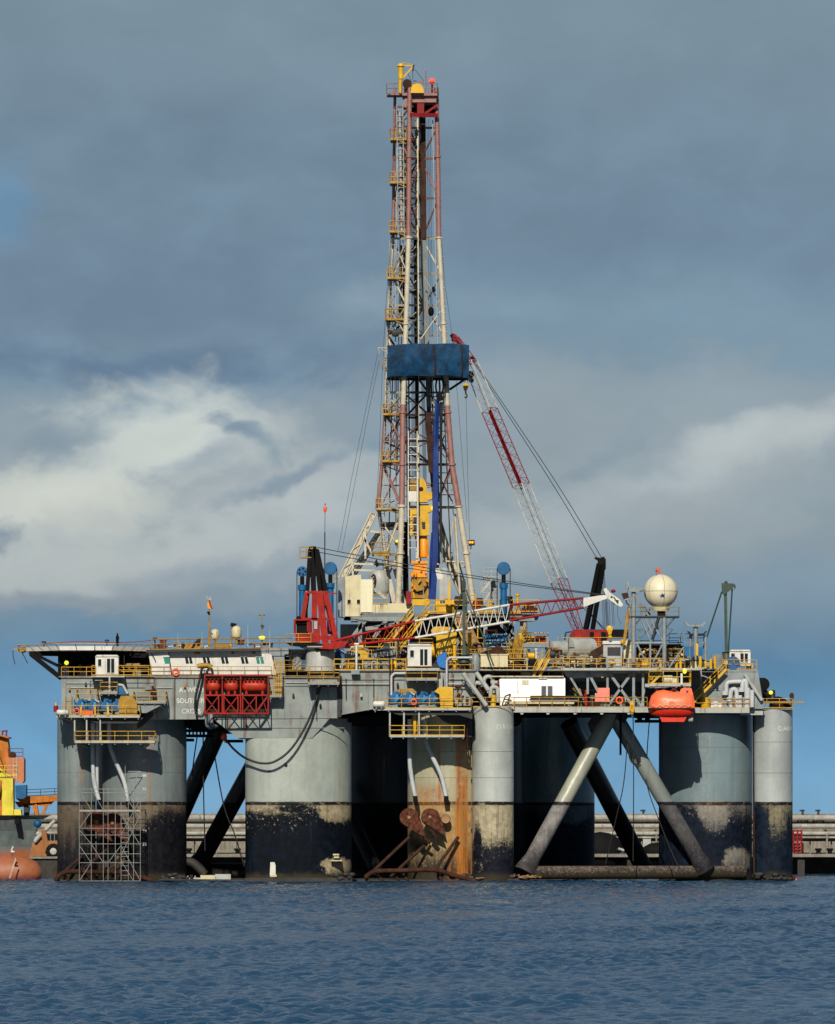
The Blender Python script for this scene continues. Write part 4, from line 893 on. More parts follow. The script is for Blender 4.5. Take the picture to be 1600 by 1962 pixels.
# scaffold tower on the forward column
def scaffold():
    t = thing('scaffold_tower', 'pale steel scaffold tower standing round the rusty sheaves of the forward column', 'scaffold', W(210,1688,-3.5))
    xs = (152, 175, 198, 207, 221, 232, 246, 256, 269); ys = (1512, 1519, 1552, 1555, 1587, 1600, 1617, 1636, 1653, 1688)
    for Y in (-4.6, -2.6):
        for k, x in enumerate(xs):
            if Y > -4 and k % 2: continue
            a = MB(); a.tube(W(x, 1688, Y), W(x, 1508+(k*7)%6, Y), .04, n=5); a.build('standard', 'scaffold_steel', t)
        a = MB()
        for y in ys:
            if Y > -4 and y in (1519, 1555, 1600, 1636): continue
            a.tube(W(152, y, Y), W(269, y, Y), .036, n=5)
        for y in range(1560, 1685, 9): a.tube(W(232, y, Y), W(246, y, Y), .035, n=4)
        a.build('ledger', 'scaffold_steel', t)
    a = MB()
    for y in ys[::2]:
        for x in xs[::2]: a.tube(W(x, y, -4.6), W(x, y, -2.6), .05, n=5)
    a.build('transom', 'scaffold_steel', t)
    for (x0,y0,x1,y1) in ((152,1515,175,1552),(152,1590,175,1617),(175,1555,152,1587),(152,1620,175,1653),(175,1653,152,1688),(232,1512,269,1570),(232,1600,269,1530),(232,1620,269,1688),(269,1560,232,1640),(232,1560,269,1620),(256,1688,232,1650),(175,1617,198,1653),(207,1653,232,1620),(198,1552,175,1512)):
        a = MB(); a.tube(W(x0,y0,-4.7), W(x1,y1,-4.7), .04, n=5); a.build('brace', 'scaffold_steel', t)
    a = MB(); a.pb(152,1552,269,1554,-4.6,-2.6); a.build('boards', 'pale_grey', t)
    a = MB(); a.tube(W(250,1500,-3), W(252,1515,-3), .06).path([W(245,1478,.5), W(270,1478,.5), W(246,1512,.5)], .05).tube(W(240,1460,.6), W(240,1505,.6), .04); a.build('guard_frame', 'scaffold_steel', t)
scaffold()
# helideck at the forward end
def helideck():
    t = thing('helideck', 'wide pale helideck slab jutting out to the left on dark struts', 'helideck', W(160,1250,10))
    a = MB(); x0, x1 = W(52,0,10).x, W(286,0,4).x; cx = (x0+x1)/2; hw = (x1-x0)/2; pts = []
    for sx, sy in ((-1,-.42),(-.42,-1),(.42,-1),(1,-.42),(1,.42),(.42,1),(-.42,1),(-1,.42)): pts.append((cx+hw*sx, 13+13*sy))
    zt = W(0,1241,10).z; a.plan(pts, W(0,1249,10).z, zt); a.build('deck', 'white', t)
    a = MB(); P = [V((p[0], p[1], zt-.1)) for p in pts]
    out = [V((cx+(p[0]-cx)*1.14, 13+(p[1]-13)*1.12, zt+.25)) for p in pts]
    for i in range(8):
        j = (i+1) % 8; a.tube(out[i], out[j], .06, n=5); n = max(2, int((P[j]-P[i]).length/2.0))
        for k in range(n+1): a.tube(P[i].lerp(P[j], k/n)-V((0,0,.4)), out[i].lerp(out[j], k/n), .05, n=4)
    a.build('safety_net_frame', 'rail_yellow', t)
    a = MB()
    a = MB()
    a = MB()
    for Y in (5, 13, 21): a.beam(W(56,1252,Y), W(286,1256,Y), .25, .6)
    for x in (70,100,130,160,190,220,250,280): a.beam(W(x,1254,4), W(x,1254,22), .2, .4)
    a.build('underdeck_beam', 'black', t)
    for Y in (3.5, 20):
        for (xa, ya, xb, yb, w_) in ((60,1254,118,1300,.6),(72,1256,120,1280,.4),(118,1254,118,1300,.9),(118,1300,100,1282,.3),(140,1256,128,1296,.3),(152,1256,178,1272,.3)):
            a = MB(); a.beam(W(xa,ya,Y), W(xb,yb,Y), w_); a.build('strut', 'black', t)
    a = MB(); a.curve([W(25,1246,10), W(25,1255,10), W(27,1265,10), W(29,1273,10)], .05); a.curve([W(42,1250,10), W(47,1259,10), W(53,1271,10)], .05); a.build('loose_wire', 'rope', t)
    a = MB(); a.pp([(24,1243),(56,1241),(56,1244),(40,1250)], 9, 14); a.build('net_tip', 'ochre', t)
helideck()
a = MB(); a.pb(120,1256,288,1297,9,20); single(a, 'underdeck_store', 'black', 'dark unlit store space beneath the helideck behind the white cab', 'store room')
for x, c, lab, w_ in ((150,'ochre','narrow ochre locker in the shade under the helideck',7), (165,'dark_red','dull red locker in the shade under the helideck',9), (262,'deck_grey','grey box on the railed walkway below the helideck edge',8)):
    a = MB(); a.pb(x,1275,x+w_,1296,6,7.5); a.pb(x+1,1273,x+w_-1,1275,6.2,7.3); single(a, 'locker', c, lab, 'locker')
a = MB(); a.pb(240,1271,268,1275,5,7); a.pb(246,1275,250,1285,5.2,6); single(a, 'workbench', 'tan', 'brown bench on the walkway beneath the helideck', 'bench')
t = thing('floodlight', 'glowing yellow lamp beside the helideck support post', 'lamp', W(127,1280,2))
a = MB(); a.tube(W(127,1296,2.2), W(127,1273,2.2), .1); a.build('post', 'dark_steel', t); a = MB(); a.ball(W(127.5,1270,2), .28); a.build('bulb', 'lamp_yellow', t)
a = MB()
for x in (123,127,131): a.tube(W(x,1296,2.5), W(x,1275,2.5), .1, n=5)
for k in range(4): a.tube(W(122,1276+k*6,2.5), W(132,1278+k*6,2.5), .1, n=5)
single(a, 'valve_manifold', 'dark_steel', 'dark valve stack below the yellow lamp at the helideck post', 'valve stack')
def cab(x0, y0, x1, y1, Y, lab, wins, dep=2.6, m='white'):
    t = thing('operator_cab', lab, 'cab', W((x0+x1)/2, y1, Y), 'white operator cabs')
    r = 3; pts = [(x0,y1),(x0,y0+r),(x0+r,y0),(x1-r,y0),(x1,y0+r),(x1,y1)]
    a = MB(); a.pp(pts, Y, Y+dep); sh = a.build('shell', m, t)
    a = MB(); a.pp([(x0-1,y0+2),(x0+3,y0-1.3),(x1-3,y0-1.3),(x1+1,y0+2)], Y-.15, Y+dep+.15); a.build('roof', m, t)
    a = MB(); a.pb(x0-1,y1-1.2,x1+1,y1,Y-.1,Y+dep+.1); a.build('skirt', 'rail_yellow', t)
    for (a0, b0, a1, b1) in wins:
        a = MB(); a.pb(a0, b0, a1, b1, Y-.05, Y+.02); wd = a.build('window', 'glass', t)
        f = MB(); e = .9
        for q in ((a0-e,b0-e,a1+e,b0),(a0-e,b1,a1+e,b1+e),(a0-e,b0,a0,b1),(a1,b0,a1+e,b1)): f.pb(*q, Y-.1, Y+.02)
        f.build('frame', m, wd)
cab(183,1256,227,1293,-2.4,'white winch control cab on the hull side beneath the helideck',((188,1263,194,1276),(205,1262,211,1289),(213,1262,219,1289)))
cab(781,1235,827,1277,-2.6,'white crane-side control cab above the blue winches and yellow guard box',((786,1246,793,1259),(805,1244,811,1275),(813,1244,819,1275)))
cab(1398,1246,1438,1276,10.4,'white control cab at the aft end beside the blue reel',((1401,1252,1408,1262),(1419,1252,1425,1268),(1427,1252,1433,1268)))
a = MB(); a.pb(175,1294,239,1297.5,-2.6,0); a.build('cab_shelf', 'pale_grey', rig)
railing([(176,1294,-2.7),(183,1294,-2.7)], rig); railing([(227,1294,-2.7),(290,1294,-2.7)], rig)
# bridge front
def bridge():
    t = thing('bridge_house', 'white bridge house with leaning front, slanted black windows and weathered edges', 'accommodation', W(400,1296,1))
    a = MB(); a.pp([(284,1249),(322,1246),(328,1294),(292,1294)], -.1, 16); a.pp([(322,1246),(486,1246),(520,1254),(530,1294),(328,1294)], .5, 16.4); a.build('wall', 'white', t)
    a = MB(); a.pp([(280,1251),(280,1245),(498,1242),(500,1247),(322,1249)], -.8, 16.8); a.build('roof', 'dark_steel', t)
    a = MB(); a.pp([(322,1249),(324,1249),(330,1294),(327,1294)], .3, .5); a.pb(284,1292.5,530,1294,-.3,.5); a.build('corner_post', 'dark_steel', t)
    for i, (x, w_, g) in enumerate(((313,12,'green_glass'),(354,6.2,'glass'),(361.5,6,'glass'),(388,6.2,'glass'),(395.5,6,'glass'),(423,6.2,'glass'),(430.5,6,'glass'),(461,6.2,'glass'),(468.5,6,'glass'),(490,6.5,'green_glass'),(498,6.5,'green_glass'))):
        Y = -.1 if i == 0 else .5
        a = MB(); a.pp([(x,1259),(x+w_-1,1258.5),(x+w_+2,1271),(x+3 if w_ > 7 else x+2.6,1271.5)], Y-.06, Y+.02); wd = a.build('window', g, t)
        f = MB(); f.pp([(x-1.2,1257.2),(x+w_,1256.8),(x+w_,1258.5),(x-1.2,1259)], Y-.12, Y); f.build('frame', 'white', wd)
    for x in (381,446,486,375): a = MB(); a.ball(W(x,1251,.2), .2, 8, 5); a.build('deck_light', 'ochre', t)
    a = MB(); a.curve([W(290,1252,-.3), W(296,1262,-.3), W(298,1268,-.3)], .06); a.tube(W(238,1256,-1), W(238,1275,-1), .06); a.build('cable', 'rope', t)
bridge()
a = MB(); a.pp([(495,1250),(500,1243),(553,1241),(553,1253),(545,1254),(545,1290),(530,1290),(524,1258),(495,1253)], 1.2, 12); single(a, 'vent_housing', 'steel_grey', 'plain grey ventilation housing joined to the right end of the white bridge', 'housing')
a = MB(); a.pb(553,1247,592,1284,6,14); a.pb(550,1244,594,1247,5.8,14.2); single(a, 'deck_house', 'white', 'small white deck house between the grey ventilation housing and the red crane pedestal', 'deck house')
a = MB(); a.pb(562,1263,576,1284,2.6,5); a.lathe(W(569,1263,3.8), [(.45,0),(.45,.2),(.2,.3)], 12); single(a, 'grey_tank', 'steel_grey', 'small grey tank on deck left of the red crane pedestal', 'tank')
a = MB(); a.pp([(575,1284),(576,1262),(590,1243),(596,1244),(592,1284)], 4.5, 6); single(a, 'blue_hood', 'blue', 'dark blue curved hood beside the red crane pedestal', 'hood')
# roof clutter of the bridge
railing([(290,1245,-.5),(560,1242,-.5)], rig, m=MATS['ochre'], h=1.35); railing([(290,1245,10),(560,1242,10)], rig, m=MATS['ochre'], h=1.3)
def roofbox(x0,y0,x1,y1,m,lab,cat,name,Y=1.5):
    t = thing(name, lab, cat, W((x0+x1)/2,y1,Y)); a = MB(); a.pb(x0,y0,x1,y1,Y,Y+1.6); a.build('body', m, t)
    a = MB(); a.pb(x0-.8,y0-1.4,x1+.8,y0,Y-.1,Y+1.7); a.build('lid', m, t); a = MB(); a.pb(x0+1.5,y0+2,x1-1.5,y1-3,Y-.05,Y); a.build('panel', 'dark_steel', t)
roofbox(306,1227,318,1243,'dark_red','dark red fire box on the bridge roof','fire box','fire_box')
roofbox(331,1231,339,1242,'steel_grey','grey electrical cabinet with dark panel on the bridge roof','cabinet','electrical_cabinet')
roofbox(456,1227,468,1235,'dark_red','low dark red chest on the bridge roof behind the small white dome','chest','deck_chest',6)
a = MB(); a.pp([(345,1243),(352,1234),(368,1232),(386,1236),(392,1243)], 3, 6); single(a, 'tarpaulin_cover', 'ochre', 'ochre tarpaulin mound on the bridge roof', 'tarpaulin')
a = MB(); a.path([W(368,1243,1), W(374,1232,1), W(382,1225,1), W(380,1238,1)], .18); single(a, 'folded_davit', 'dark_rust', 'folded rusty davit on the bridge roof left of the flagpole', 'davit')
a = MB(); a.pb(410,1234,440,1241,2,4); a.pb(414,1231,424,1234,2.2,3.8); single(a, 'raft_box', 'ochre', 'low ochre box on the bridge roof between the two small domes', 'box')
def smalldome(x, ytop, ybase, r, Y, lab):
    t = thing('satellite_dome', lab, 'satellite dome', W(x, ybase+16, Y), 'small domes on the bridge roof'); rr = r/15; c = W(x, ybase, Y); h = (ybase-ytop)/15
    a = MB(); a.lathe(c, [(rr*.85,0),(rr,.15),(rr,h-rr*.8),(rr*.86,h-rr*.4),(rr*.5,h-rr*.1),(.01,h)], 24); a.build('dome', 'cream', t)
    a = MB(); a.tube(c, c-V((0,0,1.1)), .16, n=8); a.lathe(c-V((0,0,.12)), [(rr*.7,0),(rr*.7,.12)], 16); a.build('pedestal', 'ochre', t)
smalldome(412, 1205, 1223, 8.2, 2.5, 'smaller cream satellite dome beside the flagpole'); smalldome(453, 1199, 1221, 9.6, 2.5, 'taller cream satellite dome right of the flagpole dome')
t = thing('flagpole', 'tall ochre flagpole on the bridge roof', 'flagpole', W(401,1243,1)); a = MB(); a.tube(W(401,1243,1), W(401,1146,1), .14, .05); a.build('pole', 'ochre', t); a = MB(); a.tube(W(401,1200,1), W(406,1206,1), .05).tube(W(401,1220,1), W(408,1243,1), .05); a.build('stay', 'ochre', t)
def flag(pts, m, lab, Y=1.0, holes=1):
    a = MB(); n = len(pts)//2; vs = []
    for i, (x, y) in enumerate(pts): p = W(x, y, Y); vs.append((p.x, Y+.12*math.sin(i*1.9), p.z))
    a.pp(pts, Y-.03, Y+.03); return a
t = thing('flag', 'drooping red and yellow striped flag on the flagpole', 'flag', W(402,1165,.9))
a = MB(); a.pp([(399,1152),(403,1150),(405,1160),(409,1167),(404,1167),(400,1163)], .85, .9); a.build('red_stripe', mat('flag_red', (180,20,26), .8, .4, .1, 0), t)
a = MB(); a.pp([(397,1155),(400,1153),(402,1162),(405,1167),(400,1166),(397,1162)], .78, .84); a.build('yellow_stripe', mat('flag_yellow', (230,180,30), .8, .4, .1, 0), t)
a = MB(); a.pp([(396,1172),(402,1171),(403,1178),(399,1178)], .85, .95); single(a, 'pennant', 'black', 'small black pennant below the striped flag', 'flag')
a = MB(); a.pp([(394,1144),(398,1142),(398,1146),(402,1147),(403,1142),(405,1150),(400,1149)], .85, .92); single(a, 'courtesy_flag', 'pale_grey', 'ragged pale flag at the top of the flagpole', 'flag')
t = thing('floodlight', 'black tilted floodlight on a short pole beside the taller small dome', 'lamp', W(444,1243,3)); a = MB(); a.tube(W(444,1243,3), W(444,1202,3), .1); a.build('post', 'ochre', t); a = MB(); a.pp([(441,1199),(443,1193),(454,1195),(448,1203)], 2.6, 3.4); a.build('head', 'black', t)
t = thing('weather_mast', 'slim weather mast with vane and yellow lamp on the bridge roof', 'mast', W(502,1242,2)); a = MB(); a.tube(W(502,1242,2), W(502,1182,2), .11, .06); a.tube(W(498,1178,2), W(506,1178,2), .06).ball(W(498,1178,2), .16, 6, 4).ball(W(506,1178,2), .16, 6, 4); a.build('pole', 'ochre', t)
a = MB(); a.pp([(499,1200),(501,1196),(507,1199),(503,1205)], 1.7, 2.2); a.build('lamp_head', 'dark_steel', t); a = MB(); a.ball(W(502,1222,1.6), .3, 10, 6, 1.5, 1, .8); a.build('lamp', 'lamp_yellow', t)
for x, y, lab in ((475,1197,'thin whip antenna between the taller dome and the weather mast'), (517,1200,'thin whip antenna right of the weather mast'), (387,1209,'short whip antenna left of the flagpole'), (341,1214,'stubby white-topped antenna above the electrical cabinet')):
    a = MB(); a.tube(W(x,1243,2), W(x,y,2), .06, .03); a.tube(W(x,1240,2), W(x,1230,2), .1); single(a, 'whip_antenna', 'pale_grey', lab, 'antenna', 'thin antennas on the bridge roof')
for x, y, lab in ((84,1230,'small dark mooring lamp at the outer helideck edge'), (205,1227,'small mushroom vent on the helideck near the standing person'), (297,1223,'small tripod fixture at the inner helideck edge')):
    a = MB(); a.tube(W(x,1242,6), W(x,y+3,6), .1); a.lathe(W(x,y+2,6), [(.3,0),(.28,.2),(.1,.25)], 10); single(a, 'deck_fixture', 'dark_steel', lab, 'deck fitting')
cable(((85,1233,6),(120,1231,6),(150,1229,6),(190,1230,6),(230,1231,6),(260,1230,6),(297,1226,6)), .05, 'streamer_rope', 'thin red rope strung above the helideck between two small posts', 'dark_red', cat='rope')
# the person on the helideck
def person(x, y, Y):
    c = W(x, y, Y); s = 1.0
    J = [(0,0,.98),(0,.0,1.22),(0,.01,1.45),(0,.0,1.55),(0,-.01,1.70),  # 0 pelvis 1 waist 2 chest 3 neck 4 head
         (.17,0,1.43),(.21,.05,1.16),(.18,-.06,.93),(.17,-.10,.84), (-.17,0,1.43),(-.21,.05,1.16),(-.18,-.06,.93),(-.17,-.10,.84),
         (.09,0,.92),(.10,-.03,.50),(.10,.03,.09),(.11,-.12,.04), (-.09,0,.92),(-.10,.02,.50),(-.10,.08,.09),(-.11,-.07,.04)]
    E = [(0,1),(1,2),(2,3),(3,4),(2,5),(5,6),(6,7),(7,8),(2,9),(9,10),(10,11),(11,12),(0,13),(13,14),(14,15),(15,16),(0,17),(17,18),(18,19),(19,20)]
    Rr = [r_*1.45 for r_ in (.15,.14,.17,.06,.105,.07,.05,.04,.04,.07,.05,.04,.04,.10,.065,.045,.045,.10,.065,.045,.045)]
    me = bpy.data.meshes.new('person'); me.from_pydata([(p[1]*.9, -p[0], p[2]) for p in J], E, []); me.update()
    o = bpy.data.objects.new('person', me); COL.objects.link(o); sk = o.modifiers.new('skin', 'SKIN'); sub = o.modifiers.new('sub', 'SUBSURF'); sub.levels = 1; sub.render_levels = 1
    for i, vtx in enumerate(me.skin_vertices[0].data): vtx.radius = (Rr[i], Rr[i]); vtx.use_root = (i == 0)
    me.materials.append(MATS['black']); dg = bpy.context.evaluated_depsgraph_get(); m2 = bpy.data.meshes.new_from_object(o.evaluated_get(dg)); m2.name = 'person'
    o.modifiers.clear(); o.data = m2; o.location = c; o.rotation_euler = (0, 0, R(-35))
    m2.polygons.foreach_set('use_smooth', [True]*len(m2.polygons))
    o['label'] = 'person in dark clothes standing side-on on the helideck'; o['category'] = 'person'; OR[o.name] = c
    a = MB(); a.ball(c+V((0,0,1.74)), .125, 10, 7, 1, 1, .8); a.build('hair', 'black', o)
    a = MB(); a.ball(c+V((-.035,0,1.68)), .105, 10, 7, 1, .9, 1.1).tube(c+V((-.14,0,1.68)), c+V((-.16,0,1.66)), .02); a.build('face', mat('skin', (150,104,80), .6, .4, .05, 0, dirt=0, bump=0), o)
    return o
person(225, 1240.5, 5)

# ================================================================ DRILLING DERRICK
D0 = 25.0
def zy(y): return W(0, y, D0).z
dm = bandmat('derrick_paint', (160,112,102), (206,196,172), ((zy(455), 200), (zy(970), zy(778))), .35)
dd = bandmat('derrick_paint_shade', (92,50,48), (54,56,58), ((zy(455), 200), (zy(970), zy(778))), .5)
LEG = {  # photo x of each corner at these heights
 'y':  [170, 300, 455, 620, 660, 790, 890, 970, 1060, 1155],
 'LB': [757, 755, 753, 744, 742, 738, 732, 725, 738, 752],
 'LF': [785, 784, 783, 778, 777, 772, 771, 770, 767, 763],
 'RR': [836, 839, 841, 850, 852, 858, 866, 879, 893, 907],
 'BK': [806, 807, 809, 815, 817, 822, 827, 834, 860, 893]}
def lx(k, y):
    return float(np.interp(y, LEG['y'], LEG[k]))
def LP(k, y):
    s = (lx('RR', y)-lx('LB', y))/80.0*28/28
    s = min(s, 1.9)
    off = {'LB': 13.5, 'LF': -41.5, 'RR': -13.5, 'BK': 41.5}[k]*s/15.0
    return W(lx(k, y), y, D0+off)
derrick = thing('drilling_derrick', 'tall lattice drilling derrick painted in pink and off-white bands, rising from the rig', 'derrick', (0, D0, W(0,1180,D0).z))
for k, r in (('LB', .19), ('LF', .30), ('RR', .29), ('BK', .25)):
    a = MB(); ys = [168, 300, 455, 620, 790, 890, 970, 1060, 1155]
    for y0, y1 in zip(ys[:-1], ys[1:]):
        f = 1+.35*(y0-168)/990; a.tube(LP(k, y0), LP(k, y1), r*f, r*f*1.02, n=10)
        a.lathe(LP(k, y1)-V((0,0,.12)), [(r*f*1.5,0),(r*f*1.5,.24)], 10)
    if k in ('RR', 'LF'):
        y = 180
        while y < 1150: p = LP(k, y); a.tube(p+V((-r*1.0,-r*.9,0)), p+V((r*1.7,-r*.9,0)), .035, n=4); y += 12
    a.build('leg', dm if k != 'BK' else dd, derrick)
levels = [205, 245, 304, 380, 457, 524, 585, 643, 752, 795, 845, 890, 972, 1062]
def face(k0, k1, m, r=.13, seq=0, lv=levels, nm='bracing'):
    a = MB()
    for i, y in enumerate(lv):
        a.beam(LP(k0, y), LP(k1, y), r*2.1, r*2.1)
        if i+1 < len(lv):
            y1 = lv[i+1]
            if (i+seq) % 2: a.tube(LP(k0, y), LP(k1, y1), r, n=6)
            else: a.tube(LP(k1, y), LP(k0, y1), r, n=6)
    a.build(nm, m, derrick)
face('LB', 'LF', dm, .14, 0); face('LB', 'LF', dm, .08, 1, [457, 524, 585, 643, 752, 795, 890, 972])
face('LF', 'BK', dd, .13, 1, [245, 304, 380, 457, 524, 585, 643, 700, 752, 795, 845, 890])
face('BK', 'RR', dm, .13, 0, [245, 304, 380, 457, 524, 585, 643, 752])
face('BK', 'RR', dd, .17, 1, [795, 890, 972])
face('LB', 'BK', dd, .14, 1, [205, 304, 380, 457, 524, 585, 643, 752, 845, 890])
face('LF', 'BK', dm, .06, 0, [245, 280, 304, 345, 380, 420, 457, 490, 524, 555, 585, 614, 643])
face('LB', 'BK', dm, .07, 0, [205, 245, 304, 340, 380, 420, 457, 524, 585, 643, 752, 795, 845, 890, 930, 972])
face('BK', 'RR', dm, .06, 1, [304, 380, 457, 524, 585, 643, 752, 795, 845, 890])
for x0, x1, c in ((761, 757, 'pale_grey'), (769, 763, 'dark_steel'), (775, 768, 'pale_grey'), (829, 841, 'pale_grey')):
    a = MB(); a.path([W(x0,230,D0-1), W((x0*.6+x1*.4),455,D0-1), W(x1,720,D0-1), W(x1+(x1-x0)*.3,900,D0-1)], .07, 5); a.build('riser_pipe', c, derrick)
for x0, x1, r_, c in ((800,806,.09,'dark_steel'),(826,842,.12,'dark_steel'),(829,848,.07,'pale_grey'),(848,864,.08,'dark_steel'),(783,786,.1,'dark_steel'),(752,744,.08,'dark_steel'),(760,758,.07,'pale_grey'),(852,874,.06,'pale_grey')):
    a = MB(); a.path([W(x0,728,D0+1), W((x0+x1)/2,890,D0+1), W(x1,1080,D0+1)], r_, 5); a.build('riser_pipe', c, derrick)
for (x0,y0,x1,y1,r_) in ((828,770,858,820,.09),(858,820,832,880,.09),(832,895,866,960,.1),(866,900,836,960,.1),(742,795,770,845,.09),(742,845,770,795,.09),(736,890,770,970,.1),(770,890,730,970,.1),(806,650,848,590,.09),(812,530,846,585,.08),(756,465,782,524,.08),(756,524,782,465,.08),(748,585,778,643,.08)):
    a = MB(); a.tube(W(x0,y0,D0-1), W(x1,y1,D0+.5), r_, n=6); a.build('brace', dd if (x0+y0) % 2 else dm, derrick)
for y in (760, 780, 808, 826, 860, 906, 926, 948):
    a = MB(); a.beam(W(lx('BK',y)-2,y,D0+2), W(lx('RR',y),y,D0-1), .12); a.build('girt', dd, derrick)
# crossed braces low down, and heavy outer struts
for (x0,y0,x1,y1,r,Y) in ((738,1010,766,1050,.14,22),(768,985,742,1055,.14,22),(835,1000,893,1135,.3,30),(846,1050,888,1150,.3,31),(872,985,882,1150,.16,26),(860,1062,868,1000,.1,27),(848,1075,898,1078,.12,27),(884,1085,900,1088,.1,26),(853,1095,850,1152,.12,27)):
    a = MB(); a.tube(W(x0,y0,Y), W(x1,y1,Y), r, n=8); a.build('brace', dm, derrick)
for (x0,y0,x1,y1,Y) in ((716,984,654,1110,24),(727,1022,668,1112,28)):
    a = MB(); a.truss(W(x0,y0,Y), W(x1,y1,Y), .7, .8, .7, .8, 7, .12, .06); a.beam(W(x0,y0,Y), W(x1,y1,Y), .42); a.build('raking_strut', dm, derrick)
for (x0,y0,x1,y1) in ((700,1012,700,1070),(697,1030,716,1066),(710,1018,728,1020),(676,1080,736,1082),(676,1092,740,1094),(676,1080,676,1106),(740,1086,757,1160),(757,1090,775,1160),(765,1060,745,1100)):
    a = MB(); a.beam(W(x0,y0,23), W(x1,y1,23), .26 if y1 < 1150 else .62); a.build('brace', dm, derrick)
a = MB(); a.pb(731,1000,763,1014,31,34); a.build('wind_panel', 'dark_steel', derrick)
# crown
a = MB(); a.pb(775,183,836,196,D0-2.2,D0+2.4).pb(771,178,838,183,D0-2.8,D0+3).pb(773,196,790,205,D0-2.2,D0+2); a.build('crown_beam', dm, derrick)
a = MB(); a.pp([(786,198),(832,198),(838,222),(786,222)], D0+2.6, D0+3); a.build('crown_panel', 'black', derrick)
a = MB(); a.beam(W(786,220,D0-3.2), W(838,221,D0-1.8), .5); a.beam(W(838,201,D0-1.8), W(812,219,D0-2), .3); a.beam(W(806,198,D0-2.4), W(806,220,D0-2.4), .9, .3); a.build('crown_frame', 'dark_red', derrick)
c1 = MB()
for j in range(5): c1.lathe(W(797,172,D0-1+j*.42), [(.2,0),(.85,.02),(.9,.1),(.85,.3),(.2,.32)], 20, 'Y')
c1.build('crown_sheave', 'ochre', derrick)
a = MB(); a.pp([(787,178),(788,168),(792,161.5),(800,160),(807,162),(811,169),(812,178)], D0-3.4, D0-1.3); a.build('crown_guard', 'yellow', derrick)
c2 = MB(); c2.lathe(W(780,160,D0-3), [(.15,0),(.5,.02),(.6,.06),(.6,.3),(.5,.34),(.15,.36)], 20, 'Y'); c2.pb(774,165,784,180,D0-2.6,D0-2); c2.build('fast_line_sheave', 'dark_rust', derrick)
a = MB(); a.rail([W(741,180,D0-1.5), W(741,180,D0+2)], 1.3, 1.2, .05); a.rail([W(741,180,D0-1.5), W(770,180,D0-2.8), W(838,180,D0-2.8), W(838,180,D0+3)], 1.35, 1.2, .05); a.pb(741,180,772,182,D0-1.5,D0+2); a.build('railing', dm, derrick)
a = MB(); a.path([W(791,156,D0), W(793,155,D0), W(811,156,D0), W(811,162,D0)], .06).path([W(816,178,D0), W(816,136,D0)], .07); a.build('crown_pipe', dm, derrick)
g = thing('gin_pole', 'yellow gin pole hoist standing at the very top of the derrick', 'hoist', W(768,180,D0-2.6))
a = MB(); a.tube(W(767,178,D0-2.6), W(767,150,D0-2.6), .24, n=10).tube(W(768,151,D0-2.6), W(768,122,D0-2.6), .36, n=12).lathe(W(768,127,D0-2.6), [(.55,0),(.5,.22),(.2,.4)], 12); a.build('post', 'yellow', g)
a = MB(); a.beam(W(772,125.5,D0-2.6), W(793,125.5,D0-2.6), .16); a.beam(W(772,149,D0-2.6), W(792,127,D0-2.6), .2); a.tube(W(769,119,D0-2.6), W(792,124,D0-2.6), .03); a.build('jib', 'yellow', g)
a = MB(); a.beam(W(793,124,D0-2.6), W(791,136,D0-2.6), .24); a.tube(W(791,134,D0-2.6), W(791,152,D0-2.6), .04); a.tube(W(795,133,D0-2.6), W(812,155,D0-1), .03).tube(W(781,140,D0-2.6), W(789,157,D0-2), .03); a.build('hook_line', 'dark_steel', g)
t = thing('aircraft_warning_lamp', 'glowing red warning lamp on the crown railing of the derrick', 'lamp', W(828,178,D0-2))
a = MB(); a.tube(W(828,178,D0-2), W(828,160,D0-2), .14, n=8).lathe(W(828,160,D0-2), [(.35,0),(.3,.2)], 10); a.build('post', 'dark_red', t); a = MB(); a.lathe(W(828,158,D0-2), [(.28,0),(.34,.2),(.3,.45),(.1,.55)], 12); a.build('lens', 'lamp_red', t)
# inside the mast: guide rails, lines, dolly track
a = MB(); a.beam(W(798,228,D0+1), W(800,1090,D0+1), .42, .3); a.beam(W(800.5,228,D0+.7), W(803,1090,D0+.7), .12, .5); a.build('guide_rail', 'cream', derrick)
a = MB(); a.beam(W(811,225,D0+2), W(813,460,D0+2), .62, .4); a.beam(W(807,228,D0+2.4), W(808,460,D0+2.4), .25, .3); a.build('guide_rail', 'dark_rust', derrick)
a = MB(); a.beam(W(812,458,D0+2), W(822,780,D0+2), .6, .4); a.build('guide_rail', 'deck_grey', derrick)
a = MB(); a.beam(W(820,790,D0+2), W(828,905,D0+2), .9, .5); a.build('guide_rail', 'dark_rust', derrick)
a = MB(); a.beam(W(795.5,455,D0+.4), W(799,830,D0+.4), .42, .4); a.build('rack', 'black', derrick)
a = MB(); a.beam(W(776,1000,D0-.5), W(778,1160,D0-.5), .75, .5); a.build('rack', 'black', derrick)
a = MB()
for i in range(7): x = 788+i*1.6; a.tube(W(x,225,D0+.6), W(x+1.5,930,D0+.4), .025, n=4)
for i in range(5): x = 804+i*1.5; a.tube(W(x-1,460,D0+1.6), W(x+7,930,D0+1), .028, n=4)
for i in range(3): x = 818+i*3; a.tube(W(x,228,D0+1), W(x+5,640,D0+1), .022, n=4)
a.build('drilling_lines', 'rope', derrick)
for y in (482, 512, 560, 610, 700, 752, 800, 845): a = MB(); a.beam(W(782,y,D0+1), W(798,y,D0+1), .3); a.build('track_tie', 'black', derrick)
a = MB(); a.path([W(779,455,D0-2), W(777,640,D0-2), W(779,780,D0-2), W(781,1000,D0-2)], .11); a.path([W(766,215,D0-1), W(770,455,D0-1)], .2); a.path([W(776,240,D0+2), W(774,455,D0+2)], .35); a.build('standpipe', 'pale_grey', derrick)
